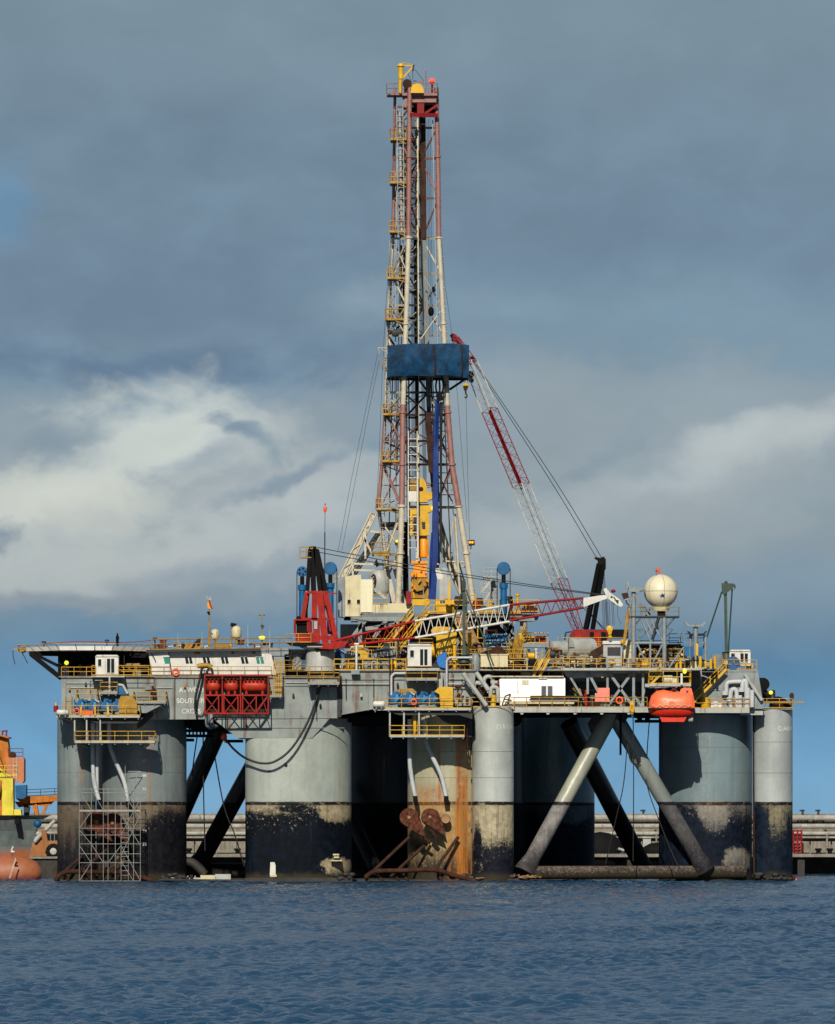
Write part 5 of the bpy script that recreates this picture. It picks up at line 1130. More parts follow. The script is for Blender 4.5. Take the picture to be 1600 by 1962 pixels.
a = MB(); a.path([W(773,470,D0+3), W(775,640,D0+3)], .5, 8); a.build('standpipe', 'dark_steel', derrick)
a = MB(); a.ladder(W(766,200,D0-2.4), W(769,455,D0-2.4), .8, .7, .06); a.ladder(W(752,460,D0-1), W(746,640,D0-1), .7, .6, .05); a.ladder(W(744,660,D0-1), W(739,970,D0-1), .7, .6, .05); a.ladder(W(731,975,D0-1), W(741,1110,D0-1), .7, .6, .05); a.build('ladder', 'pale_grey', derrick)
a = MB(); a.ladder(W(791,826,D0-3), W(791,1065,D0-3), 1.15, 1.0, .09); a.path([W(800,905,D0-3.4), W(801,1065,D0-3.4)], .14); a.build('white_ladder_frame', 'white', derrick)
a = MB(); a.pb(783.5,941,799.5,961,D0-3.3,D0-3.1); a.build('ladder_panel', 'white', derrick)
for y, x0, x1 in ((266,748,779),(349,747,779),(443,747,780),(532,743,779),(611,739,774),(793,735,772),(883,733,771),(975,721,770)):
    a = MB(); a.pb(x0, y, x1, y+2.4, D0-2.4, D0+2.2); a.beam(W(x0+14,y+2,D0-2.2), W(x1-1,y+9,D0-2.2), .12); o = a.build('service_platform', 'ochre', derrick)
    z = W(x0, y, D0-2.3); b = MB(); b.rail([W(x0,y,D0+2), W(x0,y,D0-2.3), W(x1,y,D0-2.3)], 1.3, .95, .055); b.build('railing', 'ochre' if y < 900 else 'pale_grey', o)
    c = MB(); c.rail([W(x0-1,y+1,D0-2.4), W(x0+10,y+1,D0-2.4)], 1.4, .7, .06); c.build('basket', 'rail_yellow', o)
for (x0,y,x1,Y) in ((712,1058,747,20),(738,1083,760,20)):
    a = MB(); a.pb(x0, y, x1, y+1.5, Y, Y+2.5); a.pp([(x0,y+1.5),(x1,y+1.5),(x1-4,y+8),(x0+12,y+8)], Y+.1, Y+.3) if x0 < 720 else None; a.rail([W(x0,y,Y+2.4), W(x0,y,Y), W(x1,y,Y)], 1.25, 1.1, .055); a.build('service_platform', 'ochre', derrick)
# monkey board wrapped in a blue wind screen
wb = mat('windwall_blue', (6,74,116), .7, .2, .6, .12, dirt=.6, k=.5, bump=.8)
def windwall():
    t = thing('windwall', 'dark blue canvas wind screen wrapped round the racking platform of the derrick', 'wind screen', W(820,722,D0-5))
    def sheet(x0, x1, yt0, yt1, yb0, yb1, Yf, nm, dep, bow=.25):
        a = MB(); nx, nz = 26, 12; vs = []
        for side in (0, 1):
            for j in range(nz+1):
                for i in range(nx+1):
                    f, g = i/nx, j/nz; x = x0+(x1-x0)*f
                    y = (yt0+(yt1-yt0)*f-2*math.sin(f*math.pi))*(1-g)+(yb0+(yb1-yb0)*f-1.5*math.sin(f*math.pi*1.3))*g
                    p = W(x, y, Yf); dd_ = -bow*math.sin(f*math.pi)*math.sin(g*math.pi)+.05*math.sin(f*11+g*5+2*math.sin(g*4))+.03*math.sin(g*9-f*6+3*math.sin(f*7))
                    vs.append((p.x, Yf+dd_+side*.12, p.z))
        n = nx+1; N = n*(nz+1); fs = []
        for j in range(nz):
            for i in range(nx):
                q = j*n+i; fs.append((q, q+n, q+n+1, q+1)); fs.append((N+q, N+q+1, N+q+n+1, N+q+n))
        a.add(vs, fs, True); a.build(nm, wb, t)
        b = MB(); L = W(x0, 0, Yf).x; Rr_ = W(x1, 0, Yf).x
        return L, Rr_
    sheet(743, 832, 662, 659, 722, 720, D0-5.3, 'canvas_panel', 4, .45)
    sheet(831, 898, 659, 661, 719, 723, D0-5.2, 'canvas_panel', 4, .3)
    zt, zb = W(0,661,D0-5).z, W(0,721,D0-5).z; x0, x1 = W(743,0,D0-5).x, W(898,0,D0-5).x
    a = MB(); a.box((x0-.05, D0-5, zb), (x0+.1, D0+5, zt)); a.box((x1-.1, D0-5, zb), (x1+.05, D0+5, zt)); a.box((x0, D0+4.9, zb), (x1, D0+5, zt)); a.build('canvas_panel', wb, t)
    a = MB(); a.box((x0+.2, D0-4.8, zb+.3), (x1-.2, D0+4.8, zb+.5)); a.build('racking_floor', 'dark_steel', t)
    for x in (831.5, 884): a = MB(); a.curve([W(x-1,660,D0-5.6), W(x+1,690,D0-5.75), W(x+2 if x < 850 else x+1,712,D0-5.7), W(x-2 if x > 850 else x,722,D0-5.5)], .09); a.build('lashing', 'dark_rust', t)
    a = MB(); a.tube(W(898,722,D0-4), W(862,746,D0-1), .16).tube(W(846,722,D0-3), W(856,746,D0-1), .13); a.build('knee_brace', 'dark_steel', t)
windwall()
t = thing('racking_arm', 'small pale bracket arm poking out left of the blue wind screen', 'bracket', W(735,680,D0-3))
a = MB(); a.path([W(741,675,D0-3), W(725,666,D0-3)], .08).path([W(741,667,D0-3), W(724,667,D0-3), W(728,676,D0-3), W(725,679,D0-3)], .1); a.build('arm', 'pale_grey', t)
a = MB(); a.rail([W(734,708,D0-3), W(743,708,D0-3)], 1.5, .7, .06); a.build('basket', 'ochre', t)
for nm, x, y, lab in (('speaker', 765, 637, 'round dark siren hanging inside the mast just above the wind screen'), ('speaker', 757, 638, 'smaller dark siren inside the mast left of the round one')):
    a = MB(); a.lathe(W(x,y,D0-2), [(.1,-.3),(.4,-.25),(.5,.2),(.3,.3)], 12, 'Y'); single(a, nm, 'dark_steel', lab, 'siren')
a = MB(); a.ball(W(768,593,D0-1), .35, 8, 6, 1, 1, 1.6).tube(W(768,590,D0-1), W(768,560,D0-1), .04); single(a, 'hanging_weight', 'black', 'dark counterweight on the left side of the mast above the wind screen', 'weight')
a = MB(); a.ball(W(826,597,D0-1), .4, 8, 6, 1, 1, 1.6).tube(W(826,593,D0-1), W(826,560,D0-1), .04); single(a, 'hanging_weight', 'black', 'dark counterweight on the right side of the mast above the wind screen', 'weight')
a = MB(); a.pp([(827,551),(832,548),(835,556),(831,561)], D0-1, D0); single(a, 'junction_box', 'black', 'small black junction box high on the right brace of the mast', 'box')
# hanging hoses
def hose_bundle():
    t = thing('service_hoses', 'thick bundle of bright blue service hoses hanging down inside the derrick', 'hoses', W(834,1150,D0-3.5))
    for k in range(5):
        ox = (k-2)*1.7; a = MB()
        a.curve([W(838+ox*.5,765,D0-3.5), W(836+ox*.8,820,D0-3.5+.1*k), W(835+ox,880,D0-3.5), W(835+ox,940,D0-3.4), W(834+ox*1.1,1000,D0-3.5), W(834+ox*1.2,1060,D0-3.6), W(831+ox*1.1,1110,D0-3.5), W(829+ox,1150,D0-3.4)], .16, 6, 8); a.build('hose', 'deep_blue', t)
    for k in range(3):
        a = MB(); a.curve([W(844+k*2,770,D0-3), W(843+k*1.6,860,D0-3), W(844+k,950,D0-3), W(843+k,1040,D0-3), W(840-k*2,1090,D0-3)], .07, 5, 6); a.build('hose', 'hose_black', t)
    for k in range(2):
        a = MB(); a.curve([W(831-k*3,1020,D0-3.4), W(827-k*2,1060,D0-3.4), W(824,1110,D0-3.4), W(822+k*2,1148,D0-3.4)], .12, 6, 6); a.build('hose', 'deep_blue', t)
    a = MB(); a.pp([(835,756),(841,752),(847,756),(850,766),(838,769)], D0-4, D0-3); a.curve([W(846,756,D0-3.5), W(850,740,D0-3.5), W(847,726,D0-3.5)], .12).curve([W(838,756,D0-3.5), W(835,740,D0-3.5), W(838,724,D0-3.5)], .12).curve([W(842,756,D0-3.5), W(843,740,D0-3.5), W(841,724,D0-3.5)], .1); a.build('saddle', 'black', t)
hose_bundle()
# travelling block and top drive
def topdrive():
    t = thing('travelling_block', 'yellow travelling block with rounded shoulders hanging in the middle of the derrick', 'travelling block', W(812,965,D0-1))
    a = MB(); a.pp([(801,962),(801,920),(806,916),(811,917),(816,924),(819,942),(828,943),(828,956),(820,958),(819,962)], D0-2.2, D0+.6); a.build('body', 'yellow', t)
    a = MB(); a.pp([(783,926),(788,915),(793,924),(800,918),(801,927),(801,940),(784,940)], D0-1.8, D0); a.build('shackle', 'ochre', t)
    a = MB(); a.pb(802,966,822,970,D0-1.6,D0); a.build('gap_plate', 'black', t)
    a = MB(); a.lathe(W(807,937,D0-2.3), [(.1,0),(.3,.05)], 12, 'Y'); a.build('pin', 'dark_rust', t)
    t = thing('top_drive', 'yellow top drive machine with lamp hanging beneath the travelling block', 'top drive', W(812,1150,D0-1))
    a = MB(); a.pp([(784,969),(828,968),(830,973),(826,980),(819,983),(822,990),(822,1026),(784,1026),(784,990)], D0-1.8, D0+.8); a.build('body', 'yellow', t)
    a = MB(); a.pb(815,985,822.5,1026,D0-2.4,D0-1.8); a.pb(801,990,806,1026,D0-2.3,D0-1.8); a.pb(786,985,790,1026,D0-2.2,D0-1.8); a.build('guide_post', 'yellow', t)
    a = MB(); a.pp([(808,1000),(816,1000),(815,1012),(809,1012)], D0-2, D0-1.8).pb(792,990,800,1024,D0-1.9,D0-1.8); a.build('recess', 'dark_steel', t)
    a = MB(); a.lathe(W(812,1069,D0-1.2), [(.4,0),(.62,.1),(.68,.5),(.64,2.3),(.5,2.5)], 18); a.build('motor', mat('amber_paint', (232,144,16), .45, .4, .15, .2, k=.9), t)
    a = MB(); a.pb(803,1034,806,1069,D0-1.6,D0-1.2); a.pb(818,1034,821,1069,D0-1.6,D0-1.2); a.pb(788,1075,820,1080,D0-2,D0); a.pb(792,1080,818,1106,D0-1.8,D0); a.build('cage', 'amber_paint', t)
    a = MB(); a.pp([(788,1106),(820,1104),(818,1120),(812,1130),(796,1134),(790,1122)], D0-1.6, D0); a.pb(795,1026,818,1034,D0-1,D0); a.build('gearbox', 'ochre', t)
    a = MB()
    for i in range(14):
        x = random.uniform(786,820); y = random.uniform(1076,1130); a.tube(W(x,y,D0-2.1), W(x+random.uniform(-6,6),y+random.uniform(-4,10),D0-2.1), random.uniform(.06,.16), n=5)
    a.build('pipework', 'amber_paint', t)
    a = MB(); a.tube(W(806,1130,D0-1), W(806,1160,D0-1), .3, n=8).tube(W(800,1120,D0-1), W(802,1150,D0-1), .15, n=8); a.build('drill_pipe', 'dark_rust', t)
    a = MB(); a.pb(787,1108,800,1150,D0-1.2,D0+.6); a.pb(812,1112,824,1146,D0-.8,D0+.6); a.pb(784,1140,826,1146,D0-1.4,D0); a.build('elevator_frame', 'ochre', t)
    a = MB(); a.pb(790,1148,824,1160,D0-1.6,D0+1); a.tube(W(826,1120,D0-1.2), W(818,1150,D0-1.2), .2).tube(W(788,1118,D0-1.5), W(794,1146,D0-1.5), .16); a.build('pipe_spinner', 'yellow', t)
    a = MB(); a.ball(W(829,974,D0-2), .2, 8, 6, 1, 1, 1.5); a.build('lamp', 'lamp_yellow', t)
topdrive()
for x, y, m, lab in ((762,1038,'lamp_yellow','glowing greenish floodlight on the inner left leg low in the derrick'), (903,1040,'lamp_amber','glowing orange twin floodlight on the right derrick leg'), (839,1081,'lamp_amber','tiny orange lamp beside the blue hoses')):
    t = thing('floodlight', lab, 'lamp', W(x,y+5,D0-4)); s = .35 if x == 839 else 1
    a = MB(); a.pp([(x-6*s,y-5*s),(x+6*s,y-6*s),(x+7*s,y+4*s),(x-5*s,y+6*s)], D0-4.4, D0-3.6); a.build('housing', 'dark_rust', t)
    b = MB(); 
    if x == 903:
        for q in (-2.6, 2.2): c = MB(); c.lathe(W(x+q,y-1,D0-4.42), [(.01,-.02),(.15,-.02),(.16,0)], 12, 'Y'); c.build('bulb', m, t)
    else: b.pb(x-4*s,y-4*s,x+4*s,y+1*s,D0-4.5,D0-4.4); b.build('bulb', m, t)
    c = MB(); c.tube(W(x,y+4*s,D0-4), W(x-1,y+12*s,D0-3), .07); c.build('bracket', 'pale_grey', t)
for pts, lab in ((((846,460),(852,540),(868,655),(880,800),(895,1000)), 'thin guy wire running down right of the derrick'), (((757,215),(750,440),(741,560),(733,700),(727,860),(722,960)), 'thin wire running down the left edge of the derrick'), (((724,676),(700,790),(672,925),(648,1055)), 'faint slanting wire left of the derrick, outer one'), (((727,690),(706,790),(680,925),(655,1055)), 'faint slanting wire left of the derrick, inner one'), (((893,760),(896,900),(900,1035)), 'thin tag line under the yellow crane hook')):
    a = MB(); a.path([W(x, y, D0-2) for x, y in pts], .022, 4); single(a, 'guy_wire', 'rope', lab, 'wire', 'thin wires beside the derrick')

# ================================================================ DRILL FLOOR
F = 18.0
df = thing('drill_floor', 'raised drill floor with cream wind walls, grey struts and dark shaded undercroft', 'drill floor', (0, 28, 27))
a = MB(); a.pb(690,1176,1000,1183,F,F+20); a.pb(1000,1177,1032,1184,F+3,F+16); a.build('floor_slab', 'deck_grey', df)
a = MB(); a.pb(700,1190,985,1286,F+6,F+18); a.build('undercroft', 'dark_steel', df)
a = MB(); a.pb(672,1182,800,1190,F-.5,F+6); a.pb(652,1196,720,1240,F+7,F+14); a.build('substructure_beam', 'steel_grey', df)
for (x0,y0,x1,y1) in ((702,1186,676,1220),(742,1186,716,1222),(700,1205,760,1196),(690,1235,690,1190),(760,1190,760,1285),(930,1190,930,1285),(975,1186,995,1285),(900,1190,845,1285),(955,1190,1000,1240),(1000,1184,1000,1285),(985,1190,958,1240)):
    a = MB(); a.beam(W(x0,y0,F-.2), W(x1,y1,F-.2), .5); a.build('strut', 'steel_grey', df)
a = MB(); a.pp([(714,1110),(714,1156),(790,1156),(790,1174),(714,1174),(690,1178),(690,1181),(659,1181),(660,1106),(676,1102),(692,1101),(692,1110)], F, F+.5)
a.pp([(660,1106),(660,1181),(661,1181),(661,1106)], F, F+9); a.pb(789,1156,790.5,1174,F,F+8); a.build('wind_wall', 'cream', df)
a = MB(); a.pb(691,1110,714,1173,F-.25,F); a.build('bright_panel', mat('fresh_cream', (238,232,196), .45, .4, .05, .15), df)
a = MB(); a.pp([(648,1110),(652,1104),(661,1106),(661,1183),(648,1181)], F-.3, F+6); a.build('grey_panel', 'steel_grey', df)
for x in (669, 687): 
    a = MB(); a.pb(x-3,1149,x+3,1157,F-.06,F+.02); wd = a.build('window', 'glass', df)
    b = MB(); e = 1
    for q in ((x-3-e,1148,x+3+e,1149),(x-3-e,1157,x+3+e,1158),(x-3-e,1149,x-3,1157),(x+3,1149,x+3+e,1157)): b.pb(*q, F-.1, F+.02)
    b.build('frame', 'cream', wd)
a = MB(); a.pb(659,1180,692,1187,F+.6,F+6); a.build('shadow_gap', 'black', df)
railing([(714,1157,F-.1),(742,1157,F-.1)], df, m=MATS['yellow']); railing([(815,1172,F-.3),(1032,1172,F-.3)], df, h=1.5, m=MATS['yellow'], r=.06); railing([(640,1118,F+8),(668,1118,F+8)], df, m=MATS['ochre'])
a = MB(); a.pb(815,1172,1000,1176,F-.4,F); a.build('toe_board', 'ochre', df)
stairs(752,1262,822,1172,F-3.5,3.0,parent=df); stairs(724,1258,792,1176,F-1,.8,parent=df)
stairs(893,1238,868,1180,F-3,.8,parent=df); stairs(988,1258,1006,1210,F-2,.8,parent=df)
t = thing('mud_tank', 'tall pale grey cylindrical tank inside the drill floor wind walls', 'tank', W(724,1156,F+5))
a = MB(); a.lathe(W(727,1140,F+5), [(1.0,0),(1.35,.6),(1.35,2.6),(1.0,3.2),(.2,3.4)], 24); a.build('shell', 'pale_grey', t); a = MB(); a.curve([W(712,1106,F+3.2), W(716,1101,F+3.2), W(719,1108,F+3.2), W(717,1120,F+3.2)], .12); a.build('rope_coil', 'dark_rust', t)
a = MB(); a.pp([(716,1132),(722,1128),(742,1146),(738,1149)], F+2, F+4); single(a, 'awning', 'pale_grey', 'slanting pale awning above the yellow rail on the drill floor', 'awning')
a = MB(); a.pb(778,1133,788,1157,F-1,F+1); single(a, 'tool_crate', 'dark_red', 'narrow dark red tool crate at the foot of the derrick leg', 'crate')
a = MB(); a.pp([(834,1090),(840,1088),(850,1102),(847,1110),(838,1110)], F-4, F-3.5); single(a, 'cable_sheave_cover', 'white', 'white teardrop sheave cover at the crane cables beside the blue hoses', 'sheave cover')
a = MB(); a.pb(842,1105,862,1150,F+3,F+6); a.pb(846,1088,856,1105,F+3.5,F+5); single(a, 'driller_cabin', 'pale_grey', 'pale streaked cabin behind the blue hoses on the drill floor', 'cabin')
a = MB(); a.beam(W(861,1113,F-2), W(861,1160,F-2), .3); a.pb(853,1150,870,1158,F-2.2,F-1); a.pb(836,1156,872,1172,F-.2,F+1); single(a, 'iron_roughneck', 'yellow', 'yellow pipe handling machine on the drill floor left of the green pole', 'pipe handler')
for x, y, w_, h_, m, lab in ((868,1146,22,22,'dark_rust','dark rusty machine on the drill floor behind the green pole'), (838,1160,10,18,'dark_red','small dark red drum beside the yellow pipe handler'), (905,1152,16,18,'dark_red','red pump on the drill floor right of the green pole'), (875,1158,14,12,'blue','low blue motor on the drill floor behind the railing'), (1000,1160,30,14,'dark_rust','rusty rack of pipe at the right end of the drill floor')):
    t = thing('floor_machine', lab, 'machine', W(x+w_/2,y+h_,F+2)); a = MB(); a.pb(x,y+h_*.3,x+w_,y+h_,F+1,F+3); a.build('casing', m, t); a = MB(); a.lathe(W(x+w_*.2,y+h_*.3,F+2), [(.2,-.2),(h_/30,0),(h_/30,w_/15*.5),(.2,w_/15*.6)], 14, 'X'); a.build('drum', m, t)
t = thing('access_tower', 'grey stair tower with landings at the right edge of the drill floor', 'stair tower', W(935,1176,F+6))
a = MB(); a.pb(940,1112,954,1150,F+5,F+7); a.pb(926,1106,948,1108,F+3,F+7); a.build('casing', 'steel_grey', t)
for q in ((922,1135,942,1110),(924,1158,938,1136)): stairs(q[0],q[1],q[2],q[3],F+3,.8,parent=t,m=MATS['pale_grey'])
railing([(926,1106,F+3),(956,1106,F+3)], t, m=MATS['pale_grey']); railing([(920,1136,F+3),(940,1136,F+3)], t, m=MATS['pale_grey'])
# riser tensioner posts with blue sheaves
def tension(x, yt, r, yb, Y, lab, spokes=False):
    t = thing('tensioner_post', lab, 'tensioner', W(x, yb, Y), 'blue tensioner posts with sheaves')
    a = MB(); rr = r/15*1.02; a.lathe(W(x, yt, Y-.3), [(rr*.2,0),(rr*.9,0),(rr,.08),(rr,.5),(rr*.9,.58),(rr*.2,.58)], 28, 'Y'); a.build('sheave', 'blue', t)
    a = MB(); w_ = .34; a.tube(W(x, yt+r, Y), W(x, yt+r+26, Y), w_*.8, n=10); a.build('rod', 'black', t)
    a = MB(); a.tube(W(x, yt+r+18, Y), W(x, yb, Y), w_*1.25, n=12).lathe(W(x, yt+r+20, Y), [(w_*1.6,-.4),(w_*1.6,.3)], 12); a.build('cylinder', 'blue', t)
    a = MB(); a.tube(W(x-r, yt, Y), W(x-r, yb+10, Y), .06).tube(W(x+r, yt, Y), W(x+r, yb+4, Y), .06); a.build('wire', 'rope', t)
    if spokes:
        a = MB()
        for k in range(5): th = k*1.256; p = W(x, yt, Y-.34); q = V((math.cos(th)*rr*.6, 0, math.sin(th)*rr*.6)); a.ball(p+q, .13, 6, 4, 1, .2, 1)
        a.build('lightening_hole', 'black', t)
tension(579, 1095, 10, 1225, 10, 'blue tensioner post with a holed sheave, left of the black crane mast', True); tension(633, 1089, 12.5, 1215, 12, 'blue tensioner post right of the black crane mast'); tension(965, 1089, 12.5, 1175, 14, 'blue tensioner post standing alone at the right of the drill floor')
a = MB(); a.tube(W(1006,1185,F-1), W(1006,1290,F-1), .28, n=8); a.pb(994,1184,1024,1190,F-1.5,F+2); single(a, 'davit_pillar', 'steel_grey', 'grey pillar propping the right end of the drill floor', 'pillar')
a = MB(); a.pp([(868,1172),(890,1170),(928,1252),(905,1256)], F-4, F-3.6)
for k in range(9): a.beam(W(870+k*4.2,1178+k*9,F-4.05), W(890+k*4.2,1176+k*9,F-4.05), .06)
single(a, 'pipe_ramp', 'tan', 'tan planked pipe ramp sloping down from the drill floor behind the green pole', 'ramp')

# ================================================================ CRANES
# forward crane: red house on a grey pedestal, boom laid down to the right
def crane1():
    Y = 3.5
    t = thing('pedestal_crane', 'red forward crane with black mast head and red and white boom lowered rightwards', 'crane', W(612,1285,Y))
    a = MB(); a.lathe(W(614,1286,Y), [(2.1,0),(1.9,1.0),(1.85,2.2),(1.5,3.0)], 28); a.lathe(W(614,1246,Y), [(1.5,0),(2.6,.35),(2.6,.5)], 28); a.build('pedestal', 'pale_grey', t)
    a = MB(); a.pp([(548,1231),(600,1232),(645,1236),(640,1245),(606,1247),(600,1241),(556,1236)], Y-2, Y+2.4); a.build('turntable', 'black', t)
    a = MB(); a.pp([(566,1213),(596,1213),(612,1208),(612,1231),(566,1231)], Y-2, Y+2); a.pb(600,1188,612,1213,Y-1.6,Y+2); a.build('machinery_house', 'red', t)
    a = MB(); a.pp([(588,1190),(597,1190),(597,1210),(588,1210)], Y-1.9, Y+1.5); a.build('operator_cab', 'dark_red', t); a = MB(); a.pb(602,1190,608,1205,Y-1.72,Y-1.6); a.build('window', 'pale_grey', t)
    a = MB(); a.pb(569,1195,590,1212,Y-1.4,Y+1); a.lathe(W(576,1190,Y), [(.3,-.6),(.65,-.5),(.65,.9),(.3,1)], 14, 'X')
    for i in range(8): a.tube(W(568+i*3,1196,Y-1.6), W(570+i*3,1188+random.uniform(-4,8),Y-1.5), .12, n=5)
    a.build('engine', 'black', t)
    a = MB(); a.path([W(565,1216,Y-2), W(565,1188,Y-2), W(594,1188,Y-2), W(594,1214,Y-2)], .14); a.build('roll_frame', 'red', t)
    for (x0,y0,x1,y1,dy,w_) in ((588,1135,580,1186,-1.2,.55),(603,1135,602,1184,-1.5,.7),(612,1136,624,1236,-2,.85),(625,1138,646,1232,-1.8,.75),(590,1136,584,1186,1.6,.5),(622,1138,640,1230,1.8,.5),(580,1186,626,1186,-1.2,.4),(588,1135,627,1135,-1.6,.45),(627,1136,645,1137,-1.4,.2),(588,1135,588,1136,0,.1),(612,1222,646,1222,-1.4,.7),(616,1186,642,1186,-1.2,.3)):
        if abs(x0-x1)+abs(y0-y1) < 3: continue
        a = MB(); a.beam(W(x0,y0,Y+dy), W(x1,y1,Y+dy), w_, w_*.8); a.build('gantry_leg', 'red', t)
    for (x0,y0,x1,y1,dy) in ((594,1052,589,1132,-1),(600,1052,602,1132,-1.3),(604,1052,613,1132,-1.3),(608,1054,625,1132,-1),(598,1050,600,1132,1),(606,1052,620,1132,1.2)):
        a = MB(); a.beam(W(x0,y0,Y+dy), W(x1,y1,Y+dy), .52, .5); a.build('mast_leg', 'black', t)
    a = MB(); a.pp([(592,1048),(595,1046),(606,1047),(608,1066),(613,1090),(600,1112),(590,1100)], Y-.9, Y+.9); a.build('mast_head', 'black', t)
    a = MB(); a.rail([W(575,1068,Y-1.2), W(599,1068,Y-1.2)], 1.35, 1.0, .06); a.pb(575,1067,600,1069,Y-1.3,Y+.5); a.pb(594,1050,599,1068,Y-1.25,Y-1.0); a.build('mast_basket', 'ochre', t)
    a = MB(); a.rail([W(548,1231,Y-2.1), W(596,1231,Y-2.1)], 1.1, 1.3, .05); a.build('railing', 'rail_yellow', t)
    # boom: three painted sections
    def sec(x0, yt0, yb0, x1, yt1, yb1, Y0, Y1, m, n, top=True):
        a = MB()
        for dy in (-.8, .8):
            A, B = W(x0,yt0,Y0+dy), W(x1,yt1,Y1+dy); C_, D_ = W(x0,yb0,Y0+dy), W(x1,yb1,Y1+dy)
            a.tube(A, B, .16, n=8).tube(C_, D_, .16, n=8)
            for k in range(n):
                p0, p1 = A.lerp(B, k/n), A.lerp(B, (k+1)/n); q0, q1 = C_.lerp(D_, (k+.5)/n), C_.lerp(D_, (k+1)/n)
                a.tube(p0, q0, .06, n=5, cap=False).tube(q0, p1, .06, n=5, cap=False)
        for k in range(n+1):
            f = k/n; A, B = W(x0,yt0,Y0-.8).lerp(W(x1,yt1,Y1-.8), f), W(x0,yt0,Y0+.8).lerp(W(x1,yt1,Y1+.8), f); a.tube(A, B, .06, n=5)
            C_, D_ = W(x0,yb0,Y0-.8).lerp(W(x1,yb1,Y1-.8), f), W(x0,yb0,Y0+.8).lerp(W(x1,yb1,Y1+.8), f); a.tube(C_, D_, .06, n=5)
            if k < n: A2 = W(x0,yt0,Y0+.8).lerp(W(x1,yt1,Y1+.8), (k+1)/n); a.tube(A, A2, .045, n=4)
        return a.build('boom_section', m, t)
    sec(634, 1229, 1240, 795, 1190, 1222, 1.5, 3, 'red', 9); sec(795, 1190, 1222, 976, 1159, 1191, 3, 4.6, 'white', 12); sec(976, 1159, 1189, 1118, 1146, 1164, 4.6, 6, 'dark_red', 8)
    a = MB(); a.pp([(622,1236),(640,1229),(668,1228),(660,1240),(640,1244),(612,1243)], .2, 2.6); a.build('boom_foot', 'red', t)
    for dy in (4.9, 6.9):
        a = MB(); a.pp([(1118,1146),(1148,1141),(1164,1139.5),(1168,1145),(1118,1163)], dy-.1, dy+.1); a.pp([(1156,1129),(1161,1126),(1168,1135),(1177,1141),(1187,1148),(1194,1158),(1191,1163),(1181,1159),(1172,1152),(1163,1145)], dy-.2, dy+.05); a.build('tip_plate', 'white', t)
    a = MB(); a.pb(1118,1146,1160,1147.5,5,6.8); a.lathe(W(1180,1152,5.2), [(.2,0),(.45,.1),(.45,1.2),(.2,1.3)], 14, 'Y').lathe(W(1163,1135,5.2), [(.1,0),(.3,.1),(.3,1.2),(.1,1.3)], 14, 'Y'); a.build('tip_sheave', 'white', t)
    a = MB(); a.lathe(W(1172,1144,4.66), [(.1,0),(.16,.03)], 10, 'Y').lathe(W(1183,1152,4.66), [(.14,0),(.2,.03)], 10, 'Y').tube(W(1176,1144,4.6), W(1184,1156,4.6), .07); a.build('tip_pin', 'dark_steel', t)
    a = MB(); a.ball(W(1175,1132.5,5.6), .26, 8, 6, 1.2, 1, .9); a.build('tip_lamp', 'dark_red', t)
    a = MB(); a.tube(W(976,1160,4), W(976,1189,4), .1)
    for (xa, ya, xb, yb) in ((608,1049,1168,1141),(610,1058,1166,1142)):
        mid = ((xa+xb)/2, (ya+yb)/2+5); a.curve([W(xa,ya,Y), W(xa+(xb-xa)*.25, ya+(yb-ya)*.25+4, Y+1), W(mid[0],mid[1],Y+2), W(xa+(xb-xa)*.75, ya+(yb-ya)*.75+4, Y+2.5), W(xb,yb,6)], .055, 5, 4)
    a.build('pendant_line', 'rope', t)
    a = MB(); a.pp([(718,1076),(722,1071),(726,1084),(721,1087)], Y+.8, Y+1.3); a.build('pendant_block', 'black', t)
    a = MB(); [a.tube(W(x,1150,6), W(x+2,1198,6), .025, n=4) for x in (1161,1164,1167,1172,1175)]; a.curve([W(1183,1160,6), W(1184,1180,6), W(1190,1196,6)], .025, 4); a.build('hoist_rope', 'rope', t)
    a = MB(); a.lathe(W(1168,1205,5.5), [(.15,0),(.42,.05),(.46,.3),(.42,.6),(.15,.65)], 16, 'Y'); a.pp([(1164,1208),(1173,1208),(1171,1216),(1166,1216)], 5.6, 6.1).ball(W(1169,1221,5.8), .3, 10, 6); a.build('hook_block', 'yellow', t)
    a = MB(); a.tube(W(622,1245,Y), W(623,975,Y+6), .035, .03); return
crane1()
t = thing('radio_whip', 'tall thin mast with a small red float at its tip, between the blue sheaves', 'aerial', W(623,1130,14)); a = MB(); a.tube(W(622,1200,14), W(622.5,1020,14), .08).tube(W(622.5,1020,14), W(623,966,14), .035); a.build('pole', 'dark_steel', t)
a = MB(); a.lathe(W(623,983,14), [(.05,0),(.2,.3),(.27,.7),(.2,.85)], 12); a.build('tip_float', 'orange', t)
a = MB(); a.ball(W(623,966,14), .09, 6, 4); a.build('tip_lamp', 'black', t)
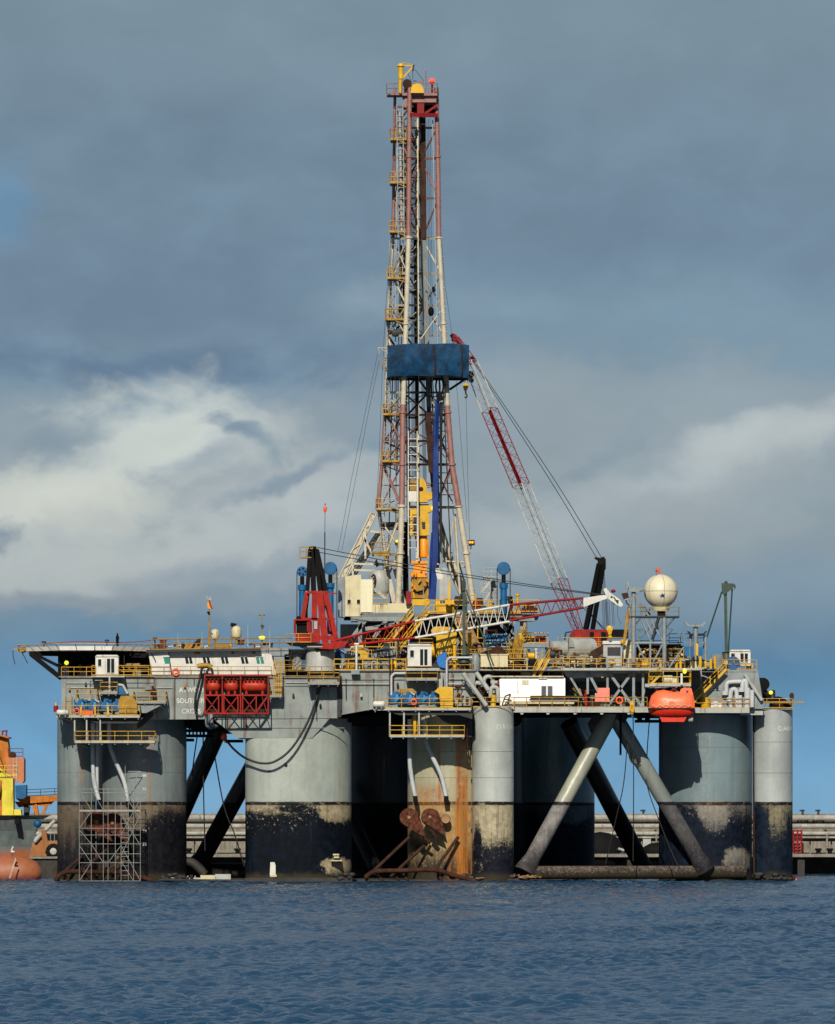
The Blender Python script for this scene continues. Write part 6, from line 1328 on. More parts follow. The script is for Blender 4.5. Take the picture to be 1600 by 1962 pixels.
# aft crane: raised lattice boom
def crane2():
    Y = 22
    t = thing('lattice_crane', 'aft crane with dark red house and tall raised red and white lattice boom', 'crane', W(1135,1285,Y))
    a = MB(); a.lathe(W(1135,1288,Y), [(1.8,0),(1.8,2.4),(2.4,3)], 24); a.build('pedestal', 'steel_grey', t)
    a = MB(); a.pb(1099,1206,1164,1240,Y-2.4,Y+2.6); a.pp([(1092,1216),(1099,1206),(1099,1240),(1092,1240)], Y-2.2, Y+1); a.build('machinery_house', 'dark_red', t)
    a = MB(); a.pb(1130,1211,1138,1238,Y-2.45,Y-2.4); a.pb(1152,1211,1162,1228,Y-2.45,Y-2.4); a.build('door', 'black', t)
    a = MB(); a.pb(1138,1212,1151,1238,Y-2.5,Y-2.4); a.pb(1102,1212,1114,1226,Y-2.46,Y-2.4); a.build('bright_panel', 'red', t)
    a = MB(); a.pb(1164,1206,1204,1222,Y-1.6,Y+2); a.build('counterweight', 'black', t)
    a = MB(); a.path([W(1082,1226,Y-2), W(1084,1212,Y-2), W(1096,1210,Y-2), W(1098,1226,Y-2)], .1); a.build('cab_frame', 'dark_steel', t)
    railing([(1068,1240,Y-2.6),(1200,1240,Y-2.6)], t)
    secs = [((1108,1206),(1071,1113),'dark_red',.55,1.0,5),((1071,1113),(999,931),'white',1.0,1.0,11),((999,931),(938,786),'dark_red',1.0,.95,10),((938,786),(902,694),'white',.95,.8,6),((902,694),(872,648),'dark_red',.7,.45,4)]
    Yb = Y+1; Yt = Y+15; yb, yt = 1206, 640
    for (p, q, m, s0, s1, n) in secs:
        f0 = (yb-p[1])/(yb-yt); f1 = (yb-q[1])/(yb-yt)
        a = MB(); A = W(*p, Yb+(Yt-Yb)*f0); B = W(*q, Yb+(Yt-Yb)*f1)
        side = V((.55, .83, 0)).normalized()
        a.truss(A, B, 1.9*s0, 1.9*s1, 1.5*s0, 1.5*s1, int(n*1.3), .066, .03, side=side); a.build('boom_section', m if m != 'white' else mat('boom_white', (206,202,192), .55, .3, .2, .3, dirt=.4, k=.66), t)
        if m == 'dark_red' and p[1] == 931: b = MB(); b.beam(A, B, .10, .3); b.build('boom_walkway', 'dark_red', t)
    a = MB(); a.pp([(862,642),(868,638),(880,648),(886,658),(880,660),(868,652)], Yt-.6, Yt+.6); a.lathe(W(870,645,Yt-.5), [(.1,0),(.4,.1),(.4,.9),(.1,1)], 14, 'Y'); a.build('tip_sheave', 'dark_red', t)
    a = MB(); a.lathe(W(905,688,Yt+.2), [(.1,0),(.4,.1),(.4,.6),(.1,.7)], 14, 'Y').lathe(W(902,717,Yt+.2), [(.1,0),(.45,.1),(.45,.8),(.1,.9)], 14, 'Y').lathe(W(903,728,Yt+.2), [(.1,0),(.35,.1),(.35,.8),(.1,.9)], 14, 'Y'); a.build('boom_sheave', 'black', t)
    for x0, x1, dy in ((1121,1147,-1.6),(1135,1156,-1.8),(1124,1150,1.6),(1137,1158,1.6)):
        a = MB(); a.beam(W(x0,1206,Y+dy), W(x1,1080,Y+dy*.4), .42, .4); a.build('gantry_leg', 'black', t)
    a = MB(); a.pp([(1145,1084),(1146,1074),(1139,1069),(1142,1067),(1150,1069),(1157,1066),(1161,1072),(1161,1090),(1157,1094),(1152,1082)], Y-.9, Y+.9); a.build('gantry_head', 'black', t)
    a = MB()
    for dx in (0, 10): a.curve([W(1143+dx,1069,Y), W(1076+dx*.9,955,Y+5), W(1004+dx*.7,842,Y+9.5), W(905+dx*.2,690,Yt)], .05, 5, 5)
    a.build('pendant_line', 'rope', t)
    a = MB(); a.tube(W(1085,1130,Y-2), W(1106,1165,Y-2), .03)
    for dx in (0,2,4,6): a.tube(W(1153+dx*.7,1090,Y), W(1156+dx*1.6,1205,Y+1), .03, n=4)
    a.path([W(1010,935,Y+8), W(1050,1040,Y+5), W(1105,1170,Y+2)], .03, 4); a.tube(W(1112,1150,Y), W(1155,1205,Y+1), .05).tube(W(1118,1165,Y), W(1160,1206,Y+2), .05); a.build('luffing_rope', 'rope', t)
    a = MB(); a.tube(W(890,725,Yt+.5), W(890,738,Yt+.5), .03).tube(W(896,725,Yt+.5), W(895,738,Yt+.5), .03); a.build('hoist_rope', 'rope', t)
    a = MB(); a.pp([(887,737),(890,734),(896,734),(898,738),(896,745),(893,749),(890,749),(888,744)], Yt+.2, Yt+.9); a.tube(W(892.5,749,Yt+.5), W(892.5,756,Yt+.5), .12).curve([W(892,754,Yt+.5), W(895,758,Yt+.5), W(893,762,Yt+.5), W(890,760,Yt+.5)], .09); a.build('hook_block', 'yellow', t)
crane2()
# green stiff-leg poles
def green(x, yt, yb, Y, lab, head, stays):
    t = thing('stiff_leg_derrick', lab, 'pole crane', W(x, yb, Y))
    a = MB(); a.beam(W(x, yb, Y), W(x if not head else x-2, yt+10, Y), .38, .38); a.lathe(W(x, yb, Y), [(.8,0),(.75,.5),(.5,.9),(.7,1.0)], 16); a.build('mast', 'green', t)
    a = MB()
    if head: a.pp([(1383,1117),(1406,1118),(1410,1122),(1409,1129),(1406,1124),(1403,1128),(1388,1140),(1384,1136)], Y-.5, Y+.5); a.ball(W(1391,1116,Y), .22, 8, 5); a.build('head', 'green', t)
    else: a.pp([(884,1116),(887,1109),(891,1109),(893,1118),(892,1132),(885,1132)], Y-.4, Y+.4); a.build('head', 'dark_steel', t)
    for s in stays: a = MB(); a.tube(W(s[0],s[1],Y), W(s[2],s[3],Y+s[4]), .10, n=6); a.build('stay', 'green', t)
    if head:
        a = MB(); y = 1145
        while y < 1250: a.tube(W(x-3.4,y,Y-.2), W(x-1.4,y,Y-.2), .05, n=4); y += 4
        a.build('rung', 'green', t)
green(889, 1105, 1270, .4, 'thick green pole standing on deck in front of the white boom', False, ((887,1130,850,1252,1),(893,1130,946,1276,-1.5),(880,1080,889,1112,20)))
green(1392, 1117, 1264, 13, 'slim dark green pole crane standing at the aft end', True, ((1383,1134,1344,1252,2),(1403,1128,1395,1256,1)))

# ================================================================ AFT DECK THINGS
# white office block on the side deck
t = thing('office_module', 'plain white office block with two tall dark windows on the side deck', 'office block', W(1020,1353,1))
a = MB(); a.pp([(959,1352),(957,1302),(962,1297),(1079,1297),(1083,1300),(1083,1352)], .8, 6.6); a.build('wall', mat('bright_white', (242,242,238), .4, .4, .04, .06, dirt=.08, k=.95), t)
a = MB(); a.pb(942,1295,1080,1297,.4,7); a.build('roof', 'cream', t)
a = MB(); a.pb(1000,1303,1013,1312,.75,.8); a.build('notice_panel', 'cream', t); a = MB(); a.pb(1032,1298.5,1048,1300.5,.55,.8); a.build('lamp_strip', 'cream', t)
for x in (1038, 1050):
    a = MB(); a.pb(x,1315,x+8,1333,.74,.82); wd = a.build('window', mat('dusk_glass', (96,96,104), .2, .4, .1, 0, dirt=0, bump=0), t); b = MB()
    for q in ((x-1,1314,x+9,1315),(x-1,1333,x+9,1334),(x-1,1315,x,1333),(x+8,1315,x+9,1333)): b.pb(*q, .7, .8)
    b.build('frame', 'pale_grey', wd)
a = MB(); a.pb(953,1305,957,1313,.9,1.4); a.build('sign_box', 'dark_red', t)
def plank(x0,y0,x1,y1,Y,lab,m='tan',r=.13,name='pipe_length'):
    a = MB()
    a.beam(W(x0,y0,Y), W(x1,y1,Y), r*2); single(a, name, m, lab, 'pipe', 'pipes stacked on the side deck')
plank(1016,1336,1118,1336,-.1,'topmost rust red pipe stowed along the railing in front of the white office block','rust',.2)
plank(1014,1341,1110,1341,.1,'pale middle pipe stowed in front of the white office block','pale_grey',.12)
plank(974,1347,1100,1347,.2,'lowest cream plank stowed in front of the white office block','cream',.2)
plank(1010,1351,1084,1352,.1,'dark sagging bundle lying under the stowed pipes','black',.14)
t = thing('hose_reel', 'rusty round hose reel among grey vent pipes left of the white office block', 'hose reel', W(925,1335,-.5))
a = MB(); c = W(925,1321,-.6)
for k in range(20):
    t0, t1 = k*math.pi/10, (k+1)*math.pi/10; a.tube(c+V((math.cos(t0)*.55,0,math.sin(t0)*.62)), c+V((math.cos(t1)*.55,0,math.sin(t1)*.62)), .1, n=6)
for k in range(4): t0 = k*math.pi/4; a.tube(c+V((math.cos(t0)*.55,0,math.sin(t0)*.62)), c-V((math.cos(t0)*.55,0,math.sin(t0)*.62)), .05, n=5)
a.build('rim', 'rust', t); a = MB(); a.lathe(c+V((0,.1,0)), [(.3,0),(.4,.3),(.3,.6)], 14, 'Y'); a.build('hose', 'tan', t)
a = MB(); a.path([W(962,1352,-.4), W(968,1334,-.4), W(978,1330,-.4), W(972,1350,-.4), W(962,1352,-.4)], .1).tube(W(966,1340,-.4), W(975,1340,-.4), .08); single(a, 'folding_ladder', 'dark_rust', 'bent rusty ladder frame standing at the left end of the white office block', 'ladder')
a = MB(); a.lathe(W(945,1340,0), [(.35,-.9),(.35,.5),(.2,.6)], 12); single(a, 'gas_bottle', 'yellow', 'small yellow gas bottle beside the grey gooseneck vents', 'gas bottle')
a = MB(); a.curve([W(x,y,.3) for x, y in ((935,1350),(941,1338),(948,1344),(943,1352),(938,1342))], .12); single(a, 'rope_coil', 'rope', 'dark coil of rope by the folded ladder frame', 'rope')
a = MB(); a.pb(1145,1318,1168,1345,1.2,3); a.pb(1140,1328,1146,1350,1.6,2.6); single(a, 'chest', mat('faded_pink', (226,128,108), .6, .4, .14, .15, k=.9), 'faded pink red chest on the side deck among the white braces', 'chest')
t = thing('hydrant', 'red fire hydrant post on the side deck among the white braces', 'hydrant', W(1122,1352,2.5)); a = MB(); a.tube(W(1123,1352,2.5), W(1123,1322,2.5), .2); a.build('riser', 'red', t); a = MB(); a.tube(W(1119,1332,2.4), W(1127,1332,2.4), .15); a.build('valve', 'red', t)
a = MB(); a.pb(1101,1326,1108,1334,3,4); single(a, 'green_box', mat('bright_green', (30,130,70), .5, .4, .1, 0), 'little green box on the side deck right of the white office block', 'box')
a = MB(); a.pp([(1105,1326),(1111,1318),(1116,1332),(1112,1336)], 2.2, 2.6); a.tube(W(1098,1318,2.6), W(1114,1336,2.6), .14); single(a, 'hand_crane', 'ochre', 'small rusty ochre hand crane right of the white office block', 'hand crane')
a = MB(); a.pb(1095,1342,1112,1354,1,2.4); a.pb(1130,1344,1150,1354,1.4,2.6); a.pb(1095,1340,1111,1342,1,2.4); single(a, 'deck_crate', 'dark_rust', 'dark rusty crates on the side deck right of the white office block', 'crate')
t = thing('floodlight', 'glowing yellow green lamp in the shaded bay among the white braces', 'lamp', W(1154,1296,4)); a = MB(); a.ball(W(1154,1295,4), .22); a.build('bulb', 'lamp_yellow', t); a = MB(); a.tube(W(1154,1292,4), W(1154,1287,4), .08); a.build('bracket', 'dark_steel', t)
a = MB(); a.pp([(1208,1344),(1213,1342),(1216,1356),(1214,1368),(1209,1368),(1206,1358)], -1.6, -1.1); a.curve([W(1210,1350,-1.7), W(1208,1360,-1.7), W(1214,1364,-1.7), W(1213,1350,-1.7)], .12); single(a, 'hanging_hook', 'yellow', 'yellow hook block hanging at the side deck edge between the braces and the lifeboat', 'hook')
a = MB(); a.tube(W(1211,1368,-1.3), W(1212,1374,-1.3), .15); single(a, 'blue_shackle', 'blue', 'small blue shackle under the yellow hanging hook', 'shackle')
# lifeboat
def lifeboat():
    Y = -1.8
    t = thing('lifeboat', 'bright orange enclosed lifeboat hanging at the side deck', 'lifeboat', W(1286,1384,Y)); o = mat('lifeboat_orange', (250,112,70), .38, .4, .14, .06, k=.95, dirt=.1); rd = mat('lifeboat_red', (216,50,22), .4, .4, .14, .06, k=.85)
    # loft: sections along x; (px, half beam m, y bottom, y belt, y shoulder, y top)
    S = [(1243,.25,1364,1358,1350,1348),(1248,1.0,1370,1358,1338,1333),(1258,1.45,1373,1358,1331,1324),(1272,1.65,1374,1358,1330,1322),(1290,1.7,1374,1358,1332,1326),(1308,1.65,1374,1358,1332,1326),(1320,1.5,1373,1358,1330,1322),(1327,1.2,1370,1358,1334,1326),(1330.5,.6,1364,1358,1346,1342)]
    n = 16
    def loft(sel, m, nm):
        vs = []; fs = []
        for i, s in enumerate(S):
            x, hb, yb, yl, ys, yt = s
            ring = sel(s)
            for (hy, y) in ring: p = W(x, y, Y+1.7); vs.append((p.x, Y+1.7+hy, p.z))
        k = len(sel(S[0]))
        for i in range(len(S)-1):
            for j in range(k-1): fs.append((i*k+j, (i+1)*k+j, (i+1)*k+j+1, i*k+j+1))
        fs.append(tuple(range(k))); fs.append(tuple((len(S)-1)*k+j for j in range(k)))
        a = MB(); a.add(vs, fs, True); return a.build(nm, m, t)
    def up(s):
        x, hb, yb, yl, ys, yt = s; f = lambda q: -hb*q
        return [(-hb, yl),(-hb*.98,(yl+ys)/2),(-hb*.8,ys),(-hb*.4,yt),(0,yt-.5),(hb*.4,yt),(hb*.8,ys),(hb,yl)]
    def lo(s):
        x, hb, yb, yl, ys, yt = s
        return [(-hb, yl),(-hb*1.0, yl+4),(-hb*.8,(yl+yb)/2+5),(-hb*.4,yb),(hb*.4,yb),(hb,yl)]
    loft(up, o, 'canopy'); h = loft(lo, rd, 'hull')
    a = MB(); a.pp([(1264,1373),(1316,1373),(1311,1383),(1268,1383)], Y+.8, Y+2.6); a.build('keel', rd, t)
    a = MB(); a.pp([(1242,1356),(1331,1356),(1331,1358.5),(1242,1358.5)], Y-.08, Y+3.5); a.build('fender_belt', 'dark_rust', t)
    a = MB(); a.pp([(1302,1328),(1305,1320),(1312,1317),(1325,1319),(1327,1330),(1326,1338)], Y+.7, Y+2.7); wh = a.build('steering_turret', o, t)
    a = MB(); a.pb(1315,1323,1319,1327,Y+.62,Y+.7); a.build('window', 'deep_blue', wh)
    for x, y in ((1254,1343),): a = MB(); a.pb(x-1.6,y-2,x+1.6,y+2,Y+.55,Y+.9); a.build('window', 'deep_blue', t)
    for x in (1274, 1287): a = MB(); a.pb(x-2.5,1341,x+2.5,1342.5,Y+.02,Y+.3); a.build('hatch_handle', 'cream', t)
    a = MB(); a.curve([W(1246,1352,Y+.3)]+[W(1252+k*6,1350+(k%2)*4,Y-.08) for k in range(13)], .04, 4, 3); a.build('grab_line', 'cream', t)
    a = MB(); a.pb(1282,1344,1293,1353,Y-.03,Y+.5); a.build('side_hatch', 'lifeboat_orange', t)
    a = MB(); a.tube(W(1262,1325,Y+1.7), W(1248,1312,Y+1.7), .08).tube(W(1266,1324,Y+1.7), W(1290,1308,Y+1.7), .1).tube(W(1284,1325,Y+1.7), W(1300,1312,Y+1.7), .1).tube(W(1300,1326,Y+1.7), W(1280,1312,Y+1.7), .08).tube(W(1306,1316,Y+1.7), W(1306,1290,Y+1.7), .06); a.build('fall_gear', 'pale_grey', t)
    a = MB(); a.lathe(W(1324,1378,Y+1.7), [(.1,-.4),(.4,-.3),(.4,.2),(.15,.3)], 10, 'X'); a.build('propeller_guard', 'pale_grey', t)
lifeboat()
t = thing('davit_winch', 'cream davit winch behind the yellow railing above the lifeboat', 'winch', W(1282,1309,.5)); a = MB(); a.lathe(W(1276,1302,.6), [(.2,-.5),(.55,-.4),(.55,.8),(.2,.9)], 14, 'X'); a.build('drum', 'cream', t); a = MB(); a.pb(1288,1296,1300,1308,.2,1.6); a.build('gearbox', 'cream', t)
# radome tower
def radome():
    Y = 6.0
    t = thing('radome', 'large cream radome ball with a small blue emblem on top of the lattice tower', 'radome', W(1266,1181,Y)); c = W(1266,1133,Y); r = 32.5/15*1.006
    a = MB(); a.ball(c, r, 48, 28); a.build('shell', mat('radome_cream', (232,222,190), .4, .4, .05, .08, dirt=.1), t)
    a = MB()
    for z in (0,):
        for k in range(48): t0, t1 = k*math.pi/24, (k+1)*math.pi/24; a.tube(c+V((math.cos(t0)*(r+.005), math.sin(t0)*(r+.005), z)), c+V((math.cos(t1)*(r+.005), math.sin(t1)*(r+.005), z)), .03, n=4)
    for th in (R(-78), R(-135), R(-30), R(30), R(90), R(150)):
        for k in range(24):
            f0, f1 = -1.35+k*2.7/24, -1.35+(k+1)*2.7/24; pt = lambda f: c+V((math.cos(f)*math.cos(th), math.cos(f)*math.sin(th), math.sin(f)))*(r+.005); a.tube(pt(f0), pt(f1), .028, n=4)
    a.build('panel_seam', mat('seam_brown', (150,136,104), .6, .4, .1, 0), t)
    a = MB(); pc = c+V((.2,0,-.55)); n0 = (pc-c)
    star = [(-.05,.35),(.05,.12),(.3,.22),(.18,-.02),(.28,-.3),(0,-.12),(-.22,-.3),(-.15,-.05),(-.4,-.08),(-.1,.1)]
    vs = []
    for (sx, sz) in star:
        x, z = .15+sx*1.1, -.6+sz*1.1; y = -math.sqrt(max(0, (r+.03)**2-x*x-z*z)); vs.append(c+V((x, y, z)))
    a.add(vs, [tuple(range(len(vs)))]); a.build('emblem', 'deep_blue', t)
    a = MB(); a.lathe(c+V((0,0,-r-.25)), [(1.05,-.12),(1.15,.25),(.95,.4)], 24); a.build('skirt', 'cream', t)
    a = MB(); a.pb(1260,1168,1275,1180,Y-.5,Y+.5); a.build('pedestal', 'dark_rust', t)
    q = thing('radome_tower', 'grey lattice tower with railed platform carrying the radome', 'tower', W(1240,1280,Y))
    a = MB(); a.pb(1200,1180,1302,1183,Y-2.2,Y+2.2); a.build('platform', 'dark_steel', q)
    a = MB(); a.rail([W(1203,1180,Y+2.1), W(1203,1180,Y-2.1), W(1301,1180,Y-2.1), W(1301,1180,Y+2.1)], 1.15, 1.8, .05, toe=False); a.build('railing', mat('dull_rail', (150,136,96), .6, .4, .2, .3), q)
    for x, yt in ((1214,1134),(1273,1182)):
        for dy in (-1.9, 1.9) if x > 1220 else (-1.9,):
            a = MB(); a.tube(W(x,1282,Y+dy), W(x,yt,Y+dy), .28, n=10); a.build('leg', 'steel_grey', q)
    a = MB(); a.tube(W(1246,1282,Y-1.9), W(1246,1232,Y-1.9), .14, n=8); a.build('leg', 'steel_grey', q)
    for (x0,y0,x1,y1,r_) in ((1217,1140,1250,1215,.14),(1218,1138,1272,1232,.14),(1212,1140,1202,1182,.18),(1228,1184,1248,1232,.14),(1244,1184,1273,1232,.12),(1262,1184,1216,1232,.12),(1226,1186,1214,1200,.1),(1273,1182,1246,1232,.12),(1292,1184,1273,1206,.12),(1276,1204,1290,1205,.06),(1290,1205,1276,1220,.06),(1220,1232,1244,1282,.13),(1270,1234,1252,1268,.13),(1310,1240,1280,1282,.13),(1262,1184,1250,1226,.2),(1214,1232,1273,1232,.16),(1216,1206,1232,1206,.06),(1224,1230,1226,1206,.06),(1246,1165,1238,1180,.12),(1232,1160,1246,1178,.12)):
        a = MB(); a.tube(W(x0,y0,Y-1.9), W(x1,y1,Y-1.9+(1.2 if r_ < .13 else 0)), r_, n=6); a.build('brace', 'steel_grey' if r_ < .19 else 'dark_steel', q)
    a = MB(); a.pb(1203,1126,1236,1133,Y-2.4,Y-1.4); a.pb(1199,1114,1205,1130,Y-2.4,Y-1.4); a.pp([(1203,1129),(1236,1129),(1222,1134),(1206,1134)], Y-2.5, Y-2.4); a.pp([(1213,1126),(1215,1119),(1218,1126)], Y-2.2, Y-1.6); a.build('boom_rest', 'steel_grey', q)
    a = MB(); a.ladder(W(1204,1226,Y-2.4), W(1204,1170,Y-2.4), .5); a.beam(W(1196,1232,Y-2.6), W(1204,1170,Y-2.6), .4, .2); a.build('ladder', 'ochre', q)
    t2 = thing('windsock', 'small orange windsock flying above the radome', 'windsock', W(1258,1105,Y)); a = MB(); a.tube(W(1258,1106,Y), W(1257,1090,Y), .03); a.build('pole', 'dark_steel', t2); a = MB(); a.tube(W(1258.5,1090,Y), W(1266,1098,Y), .3, .13, 8); a.build('sock', 'orange', t2)
    t3 = thing('floodlight', 'brown boxy floodlight on a bracket left of the radome tower', 'lamp', W(1197,1154,Y-2.5)); a = MB(); a.pp([(1191,1137),(1203,1135),(1205,1145),(1195,1148)], Y-2.9, Y-1.9); a.build('housing', 'dark_rust', t3); a = MB(); a.pb(1195,1147,1203,1149,Y-2.8,Y-2); a.build('lens', 'pale_grey', t3); b = MB(); b.path([W(1200,1149,Y-2.5), W(1200,1155,Y-2.5), W(1206,1160,Y-2.2)], .07); b.build('bracket', 'dark_steel', t3)
radome()
for x, yt, wd, yb, lab, pn in ((1332,1194,21,1283,'upper dark boom rest cradle with turned-up ends right of the radome tower',1), (1336,1213,19,1283,'lower dark boom rest cradle just below the first one',2)):
    t = thing('boom_cradle', lab, 'boom rest', W(x, yb, 7+pn*2)); Y = 7+pn*2
    a = MB(); a.pp([(x-wd,yt-3),(x-wd+5,yt-2),(x-wd+10,yt+3),(x+wd-10,yt+3),(x+wd-5,yt-2),(x+wd,yt-3),(x+wd-6,yt+7),(x-wd+6,yt+7)] if pn == 1 else [(x-wd,yt-4),(x-wd+4,yt-3),(x-wd+7,yt+1),(x+wd-7,yt+1),(x+wd-3,yt-4),(x+wd,yt-4),(x+wd-6,yt+5),(x-wd+6,yt+5)], Y, Y+1.2); a.build('cradle', 'steel_grey', t)
    if pn == 1: a = MB(); a.tube(W(x+1,yt+6,Y+.6), W(x+1,yb,Y+.6), .3, n=8); a.build('post', 'steel_grey', t)
    else:
        for q in (x-13, x+16): a = MB(); a.tube(W(q,yt+4,Y+.6), W(q,yb,Y+.6), .18, n=8); a.build('post', 'steel_grey', t)
for x0, x1, y0, y1, lab in ((1312,1321,1239,1257,'left blue cylinder pod under the boom cradles'), (1323,1329,1238,1260,'narrow blue cylinder pod between the other two under the boom cradles'), (1338,1348,1240,1256,'right blue cylinder pod under the boom cradles')):
    a = MB(); a.pp([(x0,y0),(x1,y0),(x1,y1-2),(x1-2,y1),(x0+2,y1),(x0,y1-2)], 6.5, 7.5); single(a, 'blue_pod', 'blue', lab, 'pod')
a = MB(); a.pb(1333,1233,1338,1256,6.6,7.4); single(a, 'yellow_upright', 'yellow', 'yellow upright beam between the blue pods', 'beam')
railing([(1282,1232,12),(1348,1232,12)], rig, m=MATS['dull_rail'], h=1.2)
# aft clutter: tanks, container, brown machinery
def htank(x, y, r, L, Y, lab):
    t = thing('steel_tank', lab, 'tank', W(x, y+r, Y), 'round grey tanks on the aft deck'); c = W(x, y, Y); rr = r/15*1.01
    a = MB(); d = V((.82,.57,0))
    n = 30; A = [c+V((0,0,1))*rr*math.sin(k*2*math.pi/n)+V((-.57,.82,0))*-rr*math.cos(k*2*math.pi/n) for k in range(n)]
    B = [p+d*L for p in A]; a.add(A+B, [(i,(i+1)%n,n+(i+1)%n,n+i) for i in range(n)], True); a.add(A, [tuple(range(n-1,-1,-1))]); a.add(B, [tuple(range(n))]); a.build('shell', 'pale_grey', t)
    a = MB(); a.tube(c-d*.03+V((0,0,rr*.98)), c-d*.03-V((0,0,rr*.4)), .05).tube(c-d*.03+V((-.57,.82,0))*rr*.95, c-d*.03-V((-.57,.82,0))*rr*.95, .05); a.build('seam', 'dark_steel', t)
    a = MB(); a.box(c+V((.2,0,-rr-.3)), c+V((L*.7,2,-rr*.7))); a.build('saddle', 'steel_grey', t)
htank(1053, 1243, 15, 2.6, 8.5, 'smaller round grey tank at the left of the aft deck pair'); htank(1090, 1241, 19, 3.6, 9, 'larger round grey tank beside the red crane house')
a = MB(); a.pp([(1128,1262),(1132,1248),(1156,1235),(1158,1250),(1140,1264)], 7.5, 9); single(a, 'brown_hopper', 'dark_rust', 'brown slanting hopper between the large grey tank and the pale container', 'hopper')
t = thing('equipment_container', 'pale grey container with a dark square opening right of the grey tanks', 'container', W(1176,1272,7))
a = MB(); a.pb(1156,1234,1192,1276,6.5,10); a.build('shell', 'pale_grey', t); a = MB(); a.pb(1155,1228,1193,1234,6.3,10.2); a.build('roof', 'white', t); a = MB(); a.pb(1164,1240,1189,1256,6.42,6.5); a.build('opening', 'dark_steel', t)
a = MB(); a.ball(W(1194,1230,6), .35, 10, 6); single(a, 'yellow_float', 'yellow', 'round yellow float on the corner of the pale container roof', 'float')
a = MB(); a.pb(1195,1236,1214,1262,7,9); a.lathe(W(1203,1236,8), [(.9,0),(.8,.5),(.2,.7)], 14); single(a, 'pale_hopper', 'cream', 'cream rounded hopper behind the left leg of the radome tower', 'hopper')
for (x0,y0,x1,y1,Y,m,nm,lab,cat) in ((1220,1236,1270,1262,11,'dark_rust','shale_shaker','brown machinery block seen through the radome tower','machine'),(1276,1234,1310,1262,12,'dark_rust','mud_pump','dark brown ribbed housing right of the radome tower','machine'),(1222,1262,1246,1280,9.5,'deck_grey','generator','grey generator at the foot of the radome tower','generator'),(1250,1262,1270,1279,10,'cream','paint_drum','cream drum cluster between the radome tower legs','drums'),(1322,1262,1352,1281,9,'cream','pipe_rack','cream rack of fittings below the boom cradles','rack'),(1286,1268,1318,1281,9,'dark_rust','valve_bank','rusty valve bank behind the railing right of the radome tower','valves')):
    t = thing(nm, lab, cat, W((x0+x1)/2,y1,Y)); a = MB(); a.pb(x0,y0+3,x1,y1,Y,Y+2.5); a.pb(x0+3,y0,x1-5,y0+3,Y+.3,Y+2.2); a.build('body', m, t)
    k = 0; x = x0+3
    while x < x1-3: b = MB(); b.pb(x,y0+5,x+1.4,y1-2,Y-.12,Y) if k % 3 else b.tube(W(x,y1,Y-.4), W(x+2,y0+4,Y-.4), .12, n=6); b.build('rib' if k % 3 else 'pipe', 'tan' if m == 'dark_rust' and k % 2 else m, t); x += 4.5; k += 1
    if nm in ('shale_shaker','mud_pump'): b = MB(); b.curve([W(x0+2,y1-4,Y-.6), W((x0+x1)/2,y0+8,Y-.6), W(x1-2,y1-6,Y-.6)], .16); b.build('hose', 'cream', t)
t = thing('grey_round_housing', 'grey half round housing on deck inside the radome tower', 'housing', W(1236,1250,13)); a = MB(); a.pp([(1222,1250),(1222,1240),(1228,1234),(1240,1233),(1247,1240),(1248,1250)], 13, 15); a.build('body', 'steel_grey', t)
for i in range(9):
    x = (1226,1240,1262,1296,1304,1342,1352,1362,1370)[i]; labs = ('leftmost yellow valve wheel at the aft railing','second yellow valve wheel at the aft railing near the radome leg','yellow hand pump between the radome legs','yellow post beside the rusty valve bank','short yellow post right of the rusty valve bank','yellow cylinder by the cream fittings rack','thin yellow riser right of the cream fittings rack','pair of yellow pipes at the head of the aft stairs','yellow pipe nearest the aft stairs')
    a = MB(); a.tube(W(x,1281,5), W(x,1266-(i%3)*4,5), .16+.04*(i%2), n=8); a.tube(W(x-3,1270,5), W(x+3,1270,5), .1); single(a, 'valve_post', 'yellow', labs[i], 'valve', 'yellow valves along the aft railing')
# far aft: blue reel, windlass, small boxes
t = thing('rope_reel', 'dark blue round reel in front of the aft white cab', 'reel', W(1406,1280,9.8)); a = MB(); a.lathe(W(1405,1270,9.8), [(.2,-.1),(.85,-.08),(.85,0),(.5,.02),(.5,.5),(.85,.52),(.85,.6),(.2,.62)], 24, 'Y'); a.build('flange', mat('reel_blue', (20,76,120), .45, .4, .2, .2, k=.9), t); b = MB(); b.pp([(1398,1283),(1402,1270),(1408,1270),(1412,1283)], 9.5, 9.65); b.build('stand', 'reel_blue', t)
a = MB(); a.pp([(1362,1262),(1366,1253),(1384,1254),(1386,1262)], 11, 13); a.pb(1362,1262,1386,1282,11,13); single(a, 'grey_cover', 'deck_grey', 'weathered grey cover beside the foot of the slim green pole crane', 'cover')
a = MB(); a.pb(1387,1266,1394,1272,9.5,10); single(a, 'small_sign', 'cream', 'small cream board on the railing left of the blue reel', 'board')
t = thing('windlass', 'heap of dark rusty windlass machinery behind the aftmost railing', 'windlass', W(1480,1357,14))
for (pts, m, nm) in (([(1450,1302),(1456,1298),(1464,1300),(1466,1316),(1460,1326),(1452,1320)],'dark_rust','drum_housing'), ([(1455,1318),(1464,1314),(1478,1334),(1482,1346),(1466,1346)],'dark_rust','side_frame'), ([(1462,1334),(1474,1332),(1478,1345),(1462,1345)],'blue','motor'), ([(1478,1340),(1500,1338),(1514,1350),(1516,1356),(1474,1356)],'rust','chain_pile')):
    a = MB(); a.pp(pts, 13.5, 15.5); a.build(nm, m, t)
a = MB(); a.lathe(W(1462,1311,13.2), [(.2,-.2),(.85,-.15),(.85,.3),(.2,.35)], 20, 'Y'); a.build('sheave', 'black', t)
